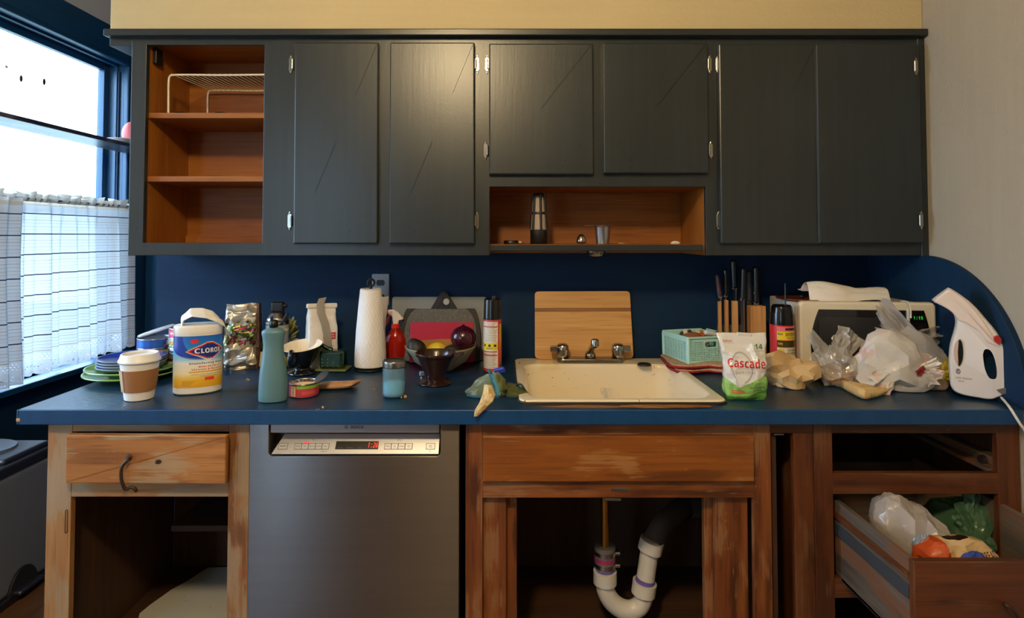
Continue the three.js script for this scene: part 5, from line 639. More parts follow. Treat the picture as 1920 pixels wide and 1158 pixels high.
{ // bowl of fruit
  const c = on(826, 692.5), t = thing('fruit_bowl', 'wide stoneware bowl holding avocados, lemon and red onion', 'bowl', [c[0], TOP, c[2]]), R = 0.130, h = 0.087; part(t, 'bowl', lathe([[0, 0.003], [0.045, 0], [0.048, 0.003], [0.095, 0.034], [R - 0.006, h - 0.008], [R, h], [R - 0.004, h + 0.001], [R - 0.011, h - 0.007], [0.09, 0.040], [0.04, 0.012], [0, 0.010]], 72), P('#ffffff', 0.4, { map: dtex(256, 256, (u, v) => mixc([176, 168, 136], [136, 134, 112], fbm(u, v, 8, 8, 55, 4))) })); part(t, 'glaze', lathe([[0, 0.0105], [0.04, 0.0125], [0.09, 0.0405], [R - 0.0115, h - 0.0065], [R - 0.0045, h + 0.0014]], 72), P('#a87a48', 0.3), 'tan glazed inside');
  const bump = (g, a, f, s) => { const p = g.attributes.position; for (let i = 0; i < p.count; i++) { const k = 1 + a * n3(p.getX(i) * f + s, p.getY(i) * f, p.getZ(i) * f); p.setXYZ(i, p.getX(i) * k, p.getY(i) * k, p.getZ(i) * k); } g.computeVertexNormals(); return g; };
  const avo = (label, x, y, z, r, rot, st) => { const o = thing('avocado', label, 'avocado', [c[0] + x, TOP + y, c[2] + z], 0); y += 0.004; const g = new THREE.SphereGeometry(r, 40, 28), p = g.attributes.position; for (let i = 0; i < p.count; i++) { const yy = p.getY(i) / r, f = 1 - 0.22 * smooth(0, 1, yy); p.setXYZ(i, p.getX(i) * f, p.getY(i) * 1.25, p.getZ(i) * f); } bump(g, 0.05, 260, 3); g.rotateZ(rot); part(o, 'skin', g, P('#1b1d18', 0.55)); const stem = cyl(0.003, 0.002, 0.004); stem.translate(0, r * 1.24, 0); stem.rotateZ(rot); part(o, 'stem', stem, P('#5a4630', 0.8)); if (st) { const s = new THREE.CylinderGeometry(0.0085, 0.0085, 0.0008, 20); s.scale(0.75, 1, 1); s.rotateX(Math.PI / 2); s.rotateZ(-0.2); s.translate(0.012, 0.0, r * 0.985); part(o, 'sticker', s, P('#ffffff', 0.5, { map: tex(64, 64, (q) => { q.fillStyle = '#4f9a3a'; q.fillRect(0, 0, 64, 64); q.fillStyle = '#e8e6dc'; q.fillRect(8, 20, 48, 22); q.fillStyle = '#c8402c'; q.fillRect(14, 28, 34, 6); }) })); } };
  avo('dark green avocado at the left of the fruit bowl', -0.083, 0.078, 0.028, 0.034, 0.5); avo('dark avocado with a small sticker in front of the red onion', 0.045, 0.074, 0.056, 0.026, 1.4, true);
  const lm = thing('lemon', 'yellow lemon in the middle of the fruit bowl', 'lemon', [c[0] - 0.008, TOP + 0.070, c[2] + 0.01]), lg = new THREE.SphereGeometry(0.03, 36, 24), lp = lg.attributes.position; for (let i = 0; i < lp.count; i++) { const y = lp.getY(i) / 0.03; lp.setY(i, lp.getY(i) * (1.15 + 0.22 * Math.pow(Math.abs(y), 8))); } bump(lg, 0.02, 400, 5); lg.rotateZ(1.3); part(lm, 'peel', lg, P('#d3b52c', 0.4));
  const on2 = thing('red_onion', 'shiny purple red onion at the right of the fruit bowl', 'onion', [c[0] + 0.082, TOP + 0.112, c[2] - 0.006]); part(on2, 'bulb', lathe([[0, -0.044], [0.012, -0.043], [0.034, -0.034], [0.047, -0.006], [0.046, 0.014], [0.035, 0.032], [0.02, 0.041], [0.009, 0.0445], [0.005, 0.047], [0.003, 0.050], [0, 0.050]].map(([a, b]) => [a, b]), 56), P('#ffffff', 0.22, { clearcoat: 0.4, map: dtex(256, 64, (u, v) => mixc([74, 16, 38], [40, 9, 24], fbm(u, v, 60, 3, 33, 3))) })); part(on2, 'root', tube([[0, -0.042, 0], [0.004, -0.047, 0.003], [0.002, -0.05, 0.006]], 0.003, 8, 6), P('#a08a62', 0.9));
}
{ // brown plastic dripper
  const p = on(816, 718.5), k = scaleAt(p), R = 37 / k, h = 0.1015, br = P('#2c1610', 0.25, { clearcoat: 0.3 }), t = thing('pour_over_dripper', 'dark brown plastic pour-over dripper before the fruit bowl', 'coffee dripper', p);
  part(t, 'base', lathe([[0, 0.001], [0.052, 0], [0.0555, 0.003], [0.054, 0.007], [0.036, 0.009], [0.033, 0.016], [0.02, 0.016], [0, 0.012]], 56), br); part(t, 'cone', lathe([[0.030, 0.012], [0.034, 0.03], [R * 0.9, h - 0.014], [R * 0.92, h - 0.012], [R * 1.0, h - 0.009], [R * 1.02, h], [R * 0.98, h + 0.001], [R * 0.86, h - 0.012], [0.031, 0.032], [0.018, 0.02], [0, 0.018]], 64), br);
  for (let i = 0; i < 14; i++) { const a = i / 14 * 6.283, b = bar([Math.sin(a) * 0.031, 0.034, Math.cos(a) * 0.031], [Math.sin(a) * R * 0.86, h - 0.012, Math.cos(a) * R * 0.86], 0.0012, 6); part(t, 'rib', b, br); }
  const s = new THREE.Shape(); s.moveTo(0, 0.004); s.lineTo(0.036, 0.009); s.lineTo(0.038, 0.003); s.lineTo(0.03, -0.004); s.lineTo(0, -0.03); const hd = extrude(s, 0.012, 0.003); hd.translate(R * 0.93, h - 0.004, -0.006); hd.rotateY(-0.2); part(t, 'handle', hd, br);
}
{ // mason jar
  const p = place(735, 748, 0.034), t = thing('mason_jar', 'blue glass jar half full of white powder with metal lid', 'jar', p); const g = P('#9fd0e4', 0.18, { transmission: 0.72, thickness: 0 });
  part(t, 'glass', oval([[0.0001, 0.0001, 0.003, 0.8], [0.028, 0.028, 0.001, 0.8], [0.033, 0.033, 0.006, 0.8], [0.034, 0.034, 0.014, 0.85], [0.034, 0.034, 0.080, 0.9], [0.0325, 0.0325, 0.088, 1], [0.0315, 0.0315, 0.10, 1]], 56), g); part(t, 'powder', oval([[0.0001, 0.0001, 0.006, 0.8], [0.0285, 0.0285, 0.006, 0.85], [0.031, 0.031, 0.013, 0.88], [0.0315, 0.0315, 0.040, 0.9], [0.025, 0.025, 0.0435, 1], [0.012, 0.012, 0.042, 1], [0.0001, 0.0001, 0.044, 1]], 48), P('#e4f1f4', 0.9)); part(t, 'lid', lathe([[0.034, 0.088], [0.0352, 0.09], [0.0346, 0.093], [0.0352, 0.096], [0.0346, 0.1], [0.0352, 0.106], [0.033, 0.109], [0.029, 0.1085], [0.027, 0.107], [0, 0.107]]), P('#9a9794', 0.3, { metalness: 1 }));
}
{ const p = on(791, 704), t = thing('plastic_cube', 'tiny pale blue plastic cube left of the brown dripper', 'cube', p, 0.3); const g = rb(0.017, 0.015, 0.012, 0.003); g.translate(0, 0.0075, 0); part(t, 'body', g, P('#9fb2cc', 0.4)); }
{ // tall aerosol
  const p = place(923, 699, 0.032), k = scaleAt(p), r = 17 / k, t = thing('aerosol_can', 'tall insect spray can with black cap and white text panel', 'spray can', p, 0.0), H2 = 0.187;
  const map = tex(1024, 768, (x, W, Hh) => { x.fillStyle = '#c23127'; x.fillRect(0, 0, W, Hh); const gr = x.createLinearGradient(0, 0, 0, Hh); gr.addColorStop(0, '#d8b53a'); gr.addColorStop(0.35, '#e0aa30'); gr.addColorStop(0.55, '#d9762c'); gr.addColorStop(0.75, '#c94434'); gr.addColorStop(1, '#2a2326'); x.fillStyle = gr; x.fillRect(650, 60, 374, Hh - 60); x.fillStyle = '#e9dfd4'; x.fillRect(300, 24, 318, Hh - 60); x.fillStyle = '#c23127'; x.fillRect(310, 92, 300, 16); x.fillStyle = '#e0c93a'; x.fillRect(300, 340, 318, 110); x.fillStyle = '#5b5550'; const r2 = rng(4); for (let j = 0; j < 44; j++) { const y = 34 + j * 16; if ((y > 330 && y < 452)) continue; x.fillRect(316, y, 230 + r2() * 58, 5); } x.fillStyle = '#c8453c'; for (const y of [470, 520, 530]) x.fillRect(312, y, 290, 10); x.fillStyle = '#2c2a28'; for (const a of [340, 440, 540]) x.fillRect(a, 366, 44, 34); text(x, 'CAUTION', 460, 424, 'bold 28px sans-serif', '#2c2a28'); });
  part(t, 'can', lathe([[0, 0.002], [r - 0.002, 0], [r, 0.003], [r, H2], [r - 0.003, H2 + 0.003], [0, H2 + 0.003]]), P('#a9a6a2', 0.3, { metalness: 0.9 })); part(t, 'label', lathe([[r + 0.0004, 0.006], [r + 0.0004, H2 - 0.002]]), P('#ffffff', 0.32, { map }));
  part(t, 'cap', lathe([[0, 0.258], [r * 0.86, 0.258], [r * 0.92, 0.255], [r * 0.98, 0.19], [r + 0.0008, 0.186], [r - 0.002, 0.186], [0, 0.19]]), P('#141416', 0.22)); const nz = rb(0.016, 0.016, 0.016, 0.004); nz.translate(0.006, 0.262, 0.012); part(t, 'button', nz, MAT.black);
}
{ // crumpled microfibre cloth
  const c = on(930, 738), t = thing('cleaning_cloth', 'crumpled green microfibre cloth with teal edging beside the sink', 'cloth', c), fl = P('#ffffff', 0.95, { map: dtex(256, 256, (u, v) => mixc([176, 204, 202], [128, 144, 116], smooth(0.35, 0.7, fbm(u, v, 4, 4, 44, 4)))), bumpMap: grainBump, bumpScale: 0.003 }), ed = P('#1f5a70', 0.8);
  const k = scaleAt(c), W = (px, py, dz = 0) => { const q = at(px, py, c[2] + dz); return [q[0] - c[0], Math.max(0.002, q[1] - c[1]), dz]; };
  const strip = (A, B, n = 24, puff = 0.012, sd = 1) => sheet((u, v) => { const f = u * (A.length - 1), i = Math.min(A.length - 2, Math.floor(f)), q = f - i, a = A[i].map((z, j) => lerp(z, A[i + 1][j], q)), b = B[i].map((z, j) => lerp(z, B[i + 1][j], q)), m = Math.sin(v * Math.PI) * puff; return [lerp(a[0], b[0], v) + 0.004 * n3(u * 5, v * 5, sd), Math.max(0.001, lerp(a[1], b[1], v) + m * 0.6 + 0.006 * n3(u * 4, v * 4, sd + 3)), lerp(a[2], b[2], v) + m + 0.006 * n3(u * 4 + 9, v * 4, sd)]; }, n * 2, n, 0.004);
  const A1 = [W(873, 736, 0.02), W(886, 722, 0.0), W(900, 708, -0.02), W(915, 701, -0.03), W(926, 706, -0.02)], B1 = [W(876, 739, 0.03), W(890, 744, 0.04), W(905, 746, 0.045), W(918, 746, 0.045), W(930, 742, 0.04)]; part(t, 'fold', strip(A1, B1, 24, 0.016, 1), fl); part(t, 'edging', tube(B1.map((q) => [q[0], Math.max(0.004, q[1] - 0.001), q[2] + 0.006]), 0.0042, 40, 8), ed);
  const A2 = [W(920, 703, 0.02), W(925, 718, 0.035), W(931, 735, 0.042), W(934, 747, 0.045)], B2 = [W(935, 699, 0.0), W(947, 712, 0.03), W(950, 728, 0.04), W(944, 740, 0.042)]; part(t, 'fold', strip(A2, B2, 22, 0.012, 5), P('#ffffff', 0.95, { map: dtex(128, 64, (u, v) => v < 0.3 ? [96, 168, 176] : mixc([140, 156, 120], [108, 116, 62], smooth(0.3, 0.7, fbm(u, v, 4, 4, 47, 3) + (v - 0.5) * 0.4))), bumpMap: grainBump, bumpScale: 0.003 }), 'upright fold with a pale teal border'); part(t, 'edging', tube([A2[0], ...A2, W(946, 738, 0.046)], 0.0035, 40, 8), ed);
  const A3 = [W(948, 718, 0.0), W(958, 719, -0.01), W(968, 722, -0.015), W(978, 728, -0.01), W(988, 740, 0.0)], B3 = [W(946, 736, 0.03), W(952, 750, 0.04), W(962, 751, 0.045), W(976, 748, 0.04), W(990, 742, 0.01)]; part(t, 'fold', strip(A3, B3, 24, 0.012, 9), P('#ffffff', 0.95, { map: dtex(128, 128, (u, v) => mixc([140, 150, 90], [84, 92, 52], fbm(u, v, 5, 5, 49, 4))), bumpMap: grainBump, bumpScale: 0.003 })); part(t, 'edging', tube(B3, 0.0035, 40, 8), P('#1b3a46', 0.8)); part(t, 'edging', tube(A3, 0.0035, 40, 8), P('#1b3a46', 0.8)); part(t, 'hanging_loop', tube([W(968, 722, 0.01), W(976, 720, 0.02), W(984, 730, 0.02), W(989, 741, 0.015), W(980, 738, 0.03), W(972, 728, 0.025)], 0.003, 40, 8), P('#1b3a46', 0.8));
  const b = thing('scrub_brush', 'blue plastic handle poking out behind the crumpled cloth', 'brush', [c[0], TOP, c[2] - 0.03]); b.position.set(...at(936, 694.5, c[2] - 0.012)); const hd = rb(0.036, 0.018, 0.02, 0.005); hd.rotateZ(0.25); part(b, 'handle', hd, P('#2038b0', 0.35)); part(b, 'shaft', bar([-0.014, -0.006, 0.0], [-0.035, -0.05, 0.012], 0.006), P('#c9a78c', 0.5));
  const s = thing('paper_strip', 'crumpled beige paper strip hanging over the counter edge by the cloth', 'paper', [c[0], TOP, CZ - 0.03]); const Q = (px, py, z) => { const q = at(px, py, z); return [q[0] - s.position.x, q[1] - s.position.y, z - s.position.z]; }; const L1 = [Q(908, 721, CZ - 0.035), Q(906, 735, CZ - 0.018), Q(900, 752, CZ + 0.006), Q(890, 770, CZ + 0.014), Q(889, 781, CZ + 0.016)], R1 = [Q(922, 722, CZ - 0.03), Q(928, 740, CZ - 0.012), Q(924, 752, CZ + 0.008), Q(908, 768, CZ + 0.014), Q(896, 780, CZ + 0.015)];
  part(s, 'strip', sheet((u, v) => { const f = u * 4, i = Math.min(3, Math.floor(f)), q = f - i, a = L1[i].map((z, j) => lerp(z, L1[i + 1][j], q)), e = R1[i].map((z, j) => lerp(z, R1[i + 1][j], q)); const m = 0.006 * Math.sin(v * Math.PI); return [lerp(a[0], e[0], v), lerp(a[1], e[1], v) + m * 0.4 + 0.0015 * n3(u * 8, v * 8, 2) + (u > 0.99 && v > 0.25 && v < 0.5 ? 0.006 : 0), lerp(a[2], e[2], v) + m + 0.003 * n3(u * 9, v * 5, 6)]; }, 60, 16, 0.0012), P('#ffffff', 0.8, { map: dtex(128, 64, (u, v) => mixc([202, 182, 140], [176, 140, 84], smooth(0.4, 0.7, fbm(u, v, 6, 3, 91, 3)))) }));
}
{ // crumbs
  const r = rng(31), list = []; for (const [px, py, n, s] of [[757, 744, 9, 10], [702, 731, 2, 3], [735, 742, 4, 14], [465, 712, 4, 5], [788, 709, 3, 6], [600, 765, 4, 18]]) for (let i = 0; i < n; i++) { const q = on(px + (r() - 0.5) * s, py + (r() - 0.5) * s * 0.5), g = new THREE.IcosahedronGeometry(0.0012 + r() * 0.0022, 0); g.translate(q[0], TOP + 0.0022, q[2]); list.push(g); } const m = new THREE.Mesh(mergeAll(list), P('#c09a62', 0.9)); m.name = 'crumbs'; scene.add(m); tag(m, 'pale crumbs scattered on the blue counter near the jar', 'crumbs'); m.userData.kind = 'stuff';
}

// ---------- on the counter, right of the sink ----------
{ // bamboo board behind the faucet
  const zt = 0.022, zb = 0.062, a = at(1003, 546, zt), b = at(1180, 546, zt), y0 = TOP + 0.010, h = Math.hypot(a[1] - y0, zb - zt), w0 = at(1003, 672, zb)[0], w1 = at(1187, 672, zb)[0], cx = (w0 + w1) / 2, w = (w1 - w0) / 2;
  const t = thing('cutting_board', 'large bamboo cutting board with a darker stripe leaning behind the faucet', 'cutting board', [cx, y0, zb]); t.rotation.x = -Math.atan2(zb - zt, a[1] - y0); t.rotation.z = 0.004;
  const wt = w * 0.985, th = 0.018, piece = (y0, y1, r0, r1, m, nm) => { const s = new THREE.Shape(), W = (y) => lerp(w, wt, y / h); s.moveTo(-W(y0) + r0, y0); s.lineTo(W(y0) - r0, y0); if (r0) s.quadraticCurveTo(W(y0), y0, W(y0), y0 + r0); s.lineTo(W(y1), y1 - r1); if (r1) s.quadraticCurveTo(W(y1), y1, W(y1) - r1, y1); s.lineTo(-W(y1) + r1, y1); if (r1) s.quadraticCurveTo(-W(y1), y1, -W(y1), y1 - r1); s.lineTo(-W(y0), y0 + r0); if (r0) s.quadraticCurveTo(-W(y0), y0, -W(y0) + r0, y0); const g = extrude(s, th, 0.0006, 10); g.translate(0, 0, -th / 2); part(t, nm, gu(g, 'x'), m); };
  const f = (py) => h * (672 - py) / (672 - 546); piece(0, f(584.5), 0.02, 0, MAT.bamboo, 'panel'); piece(f(584.5), f(577.5), 0, 0, MAT.bambooDark, 'stripe'); piece(f(577.5), h, 0, 0.016, MAT.bamboo, 'panel');
}
{ // folded towel with red edging
  const c = on(1290, 683), t = thing('dish_towel', 'folded beige dish towel with red edging under the turquoise basket', 'towel', [c[0], TOP, c[2]]), m = P('#ffffff', 0.95, { map: dtex(256, 256, (u, v) => { const q = Math.abs(((u * 9) % 1) - 0.5) < 0.05 || Math.abs(((v * 7) % 1) - 0.5) < 0.05; return mixc(q ? [150, 150, 120] : [206, 180, 150], [176, 140, 110], fbm(u, v, 6, 6, 13, 4)); }), bumpMap: grainBump, bumpScale: 0.0015 }), red = P('#8e1822', 0.85);
  for (let k = 0; k < 2; k++) { // each layer bellies out over the edge below
    const y = 0.004 + k * 0.010, q = [[1240, 676 - k * 4], [1268 - k * 6, 697 - k * 7], [1300, 699 - k * 7], [1330, 697 - k * 7], [1372, 702 - k * 8]].map(([a, b]) => on(a, b, TOP + y)).map((p) => [p[0] - c[0], y + 0.003 * k, p[2] - c[2]]), bk = [[1244, 662], [1275, 662], [1305, 663], [1335, 664], [1375, 665]].map(([a]) => at(a, 660, 0.03)).map((p) => [p[0] - c[0], y, 0.02 - c[2]]);
    part(t, 'layer', sheet((u, v) => { const f = u * 4, i = Math.min(3, Math.floor(f)), s = f - i, A = q[i].map((z, j) => lerp(z, q[i + 1][j], s)), B = bk[i].map((z, j) => lerp(z, bk[i + 1][j], s)); return [lerp(A[0], B[0], v), lerp(A[1], B[1], v) + (0.004 * Math.sin(u * 9 + k) + 0.002) * (1 - v) * smooth(0, 0.15, v) + 0.004, lerp(A[2], B[2], v)]; }, 50, 20, 0.008), m);
    part(t, 'edging', tube(q.map((p) => [p[0], p[1] + 0.003, p[2] + 0.001]), 0.0042, 60, 8), red);
  }
  part(t, 'edging', tube([on(1241, 668), on(1246, 678), on(1262, 694), on(1270, 700)].map((p, i) => [p[0] - c[0], 0.012 - i * 0.002, p[2] - c[2]]), 0.005, 40, 8), red);
}
{ // turquoise basket
  const yb = TOP + 0.022, p = on(1291, 682, yb), turn = 0.26, w = 0.185, d = 0.17, h = 0.092, t = thing('basket', 'turquoise plastic basket with a grid of square holes holding small packets', 'basket', [p[0], yb, p[2]], turn), m = P('#b2e8e6', 0.4);
  const panel = (W, nx, ny, hole, slot) => { const s = poly([[0, 0], [W, 0], [W * 1.02, h], [-W * 0.02, h]]), x0 = W * 0.06, x1 = W * 0.94, y0 = 0.008, y1 = h - 0.014, px = (x1 - x0) / nx, py = (y1 - y0) / ny; for (let j = 0; j < ny; j++) for (let i = 0; i < nx; i++) { const a = x0 + (i + 0.5) * px, b = y0 + (j + 0.5) * py; if (hole && Math.abs(a - W / 2) < 0.032 && b > h - 0.04 && b < h - 0.010) continue; const hx = px * (slot ? 0.40 : 0.31), hy = py * (slot ? 0.2 : 0.31); s.holes.push(poly([[a - hx, b - hy], [a - hx, b + hy], [a + hx, b + hy], [a + hx, b - hy]])); } if (hole) s.holes.push(rrect(W / 2 - 0.024, h - 0.036, W / 2 + 0.024, h - 0.016, 0.006, THREE.Path)); return extrude(s, 0.0025, 0, 6); };
  const fr = panel(w, 22, 11, true); fr.translate(0, 0, -0.0025); part(t, 'front_panel', fr, m); const bk = panel(w, 22, 11, true); bk.translate(0, 0, -d); part(t, 'back_panel', bk, m);
  for (const x of [0, w]) { const s = panel(d, 8, 13, false, true); s.rotateY(Math.PI / 2); s.rotateZ(x ? -0.03 : 0.03); s.translate(x - (x ? 0 : 0.0025), 0, 0); part(t, 'side_panel', s, m); }
  const rim = rrect(-0.006, -0.006, w + 0.006, d + 0.006, 0.008); rim.holes.push(rrect(0.0, 0.0, w, d, 0.006, THREE.Path)); const rg = extrude(rim, 0.007, 0.002, 8); rg.rotateX(-Math.PI / 2); rg.translate(0, h - 0.003, 0); part(t, 'rim', rg, m);
  const fl = rb(w, 0.003, d, 0.001); fl.translate(w / 2, 0.0015, -d / 2); part(t, 'bottom', fl, m); for (const [x, z] of [[0, 0], [w, 0], [0, -d], [w, -d]]) { const c = cyl(0.006, 0.0075, h - 0.004, 0, 14); c.translate(x, 0, z); part(t, 'corner', c, m); }
  const loc = (x, y, z) => { const c = Math.cos(turn), s = Math.sin(turn); return [p[0] + x * c + z * s, yb + y, p[2] - x * s + z * c]; };
  const pk = (n, l, cat, x, y, z, g, mt, ry = 0) => { const o = thing(n, l, cat, loc(x, y + 0.013, z), turn + ry); part(o, 'body', g, mt); return o; };
  const pm = (c, c2, sd) => P('#ffffff', 0.45, { map: dtex(64, 64, (u, v) => (fbm(u, v, 5, 5, sd, 2) > 0.56 ? hex(c2) : hex(c))) });
  const g1 = crumple({ size: [0.032, 0.03, 0.02], seed: 3, amp: 0.1, detail: 10 }); pk('packet', 'white paper packet with dark print at the back of the turquoise basket', 'packet', 0.07, 0.035, -0.12, g1, pm('#d8d2cc', '#3b3836', 3));
  pk('packet', 'orange and red packet in the middle of the turquoise basket', 'packet', 0.11, 0.04, -0.075, crumple({ size: [0.026, 0.024, 0.02], seed: 5, amp: 0.1, detail: 10 }), pm('#c9502c', '#d8b090', 5)); pk('packet', 'yellow green wrapper behind the red packet in the basket', 'packet', 0.118, 0.05, -0.115, crumple({ size: [0.026, 0.02, 0.016], seed: 7, amp: 0.16, detail: 10 }), pm('#a8a06a', '#d6d0b8', 6));
  const tb = new THREE.CapsuleGeometry(0.0095, 0.05, 8, 20); tb.rotateZ(1.35); tb.translate(0, 0.01, 0); pk('tube', 'small white tube with red and yellow marks lying on top in the basket', 'tube', 0.118, 0.076, -0.03, tb, P('#ffffff', 0.35, { map: tex(64, 64, (x) => { x.fillStyle = '#cfd2d2'; x.fillRect(0, 0, 64, 64); x.fillStyle = '#c87a5c'; x.fillRect(0, 40, 64, 7); x.fillStyle = '#c9b83c'; x.fillRect(0, 50, 64, 5); }) }));
  pk('packet', 'brown paper packet at the front of the turquoise basket', 'packet', 0.05, 0.05, -0.05, crumple({ size: [0.04, 0.022, 0.03], seed: 9, amp: 0.1, detail: 10 }), P('#8a5a3c', 0.8)); pk('packet', 'dark brown wrapper by the white tube in the basket', 'packet', 0.155, 0.06, -0.05, crumple({ size: [0.024, 0.016, 0.02], seed: 11, amp: 0.2, detail: 10 }), P('#4a2f26', 0.6));
}
{ // knife stand
  const z = 0.13, B = (px) => at(px, 600, z)[0], Y = (py) => at(1390, py, z)[1], x0 = B(1347), x1 = B(1437), t = thing('knife_stand', 'upright wooden knife stand of spaced pale slats beside the microwave', 'knife stand', [(x0 + x1) / 2, TOP, z - 0.04]);
  wpart(t, 'base', bx(x0 - 0.005, TOP, z - 0.11, x1, TOP + 0.02, z + 0.01, 0.003), MAT.paleWood);
  for (const [a, b, py, zz] of [[1348, 1353.5, 565, z], [1362, 1368.5, 563, z - 0.01], [1374, 1384.5, 564, z], [1394, 1399, 565, z - 0.01]]) wpart(t, 'slat', bx(B(a), TOP + 0.02, zz - 0.014, B(b), Y(py), zz, 0.002, 'y'), MAT.paleWood);
  wpart(t, 'block', bx(B(1406), TOP + 0.02, z - 0.03, B(1435), Y(573), z + 0.008, 0.003, 'y'), MAT.paleWood);
  wpart(t, 'glass_panel', bx(B(1353), TOP + 0.02, z - 0.05, B(1408), Y(612), z - 0.046, 0.001), P('#7fa09c', 0.1, { transmission: 0.7, thickness: 0 }));
  const blk = P('#0f0f12', 0.3), knife = (label, pxb, pyt, pyh, wpx, zz, m, bladeW, lean = 0) => { const b = at(pxb, pyh, zz), tp = at(pxb + lean, pyt, zz), k = F / (EYE[2] - zz), o = thing('knife', label, 'knife', [b[0], TOP + 0.021, zz]), hh = tp[1] - b[1], g = new THREE.CapsuleGeometry(wpx / k / 2, hh - wpx / k, 8, 16); g.scale(1, 1, 1.25); g.translate(0, b[1] - o.position.y + hh / 2, 0); const dx = tp[0] - b[0]; const p = g.attributes.position; for (let i = 0; i < p.count; i++) p.setX(i, p.getX(i) + dx * (p.getY(i) - (b[1] - o.position.y)) / hh); part(o, 'handle', g, m); const s = poly([[-bladeW / 2, b[1] - o.position.y + 0.004], [bladeW / 2, b[1] - o.position.y + 0.004], [bladeW / 2, 0.03], [0, 0.0]]), bg = extrude(s, 0.0022, 0.0004); bg.rotateY(Math.PI / 2); part(o, 'blade', bg, MAT.steel); const bo = rb(wpx / k * 0.9, 0.012, 0.016, 0.003); bo.translate(0, b[1] - o.position.y + 0.004, 0); part(o, 'bolster', bo, MAT.chrome); return o; };
  knife('small knife with a dark plum handle, leftmost in the knife stand', 1349.5, 514, 558, 8, z - 0.02, P('#4a3038', 0.4), 0.018, -5); knife('black handled sharpening steel second from the left in the stand', 1360, 503, 556, 9, z - 0.03, blk, 0.010, 0);
  knife('tall black handled knife reaching highest behind the pale slats', 1377, 486, 542, 11, z - 0.075, blk, 0.03, -3); knife('black knife with a bright bolster in the middle of the stand', 1392, 500, 563, 10, z + 0.012, blk, 0.025, 2); knife('dark grey handled knife right of the bright bolster', 1404, 506, 568, 12, z - 0.05, P('#26262a', 0.5), 0.03, 1); const kn = knife('black riveted knife at the right end over the wooden block', 1417, 498, 570, 11, z - 0.03, blk, 0.03, 0);
  for (const py of [525, 549]) { const r = new THREE.SphereGeometry(0.0028, 10, 8); const q = at(1414, py, z - 0.016); r.translate(q[0] - kn.position.x, q[1] - kn.position.y, q[2] - kn.position.z); part(kn, 'rivet', r, MAT.steel); }
}
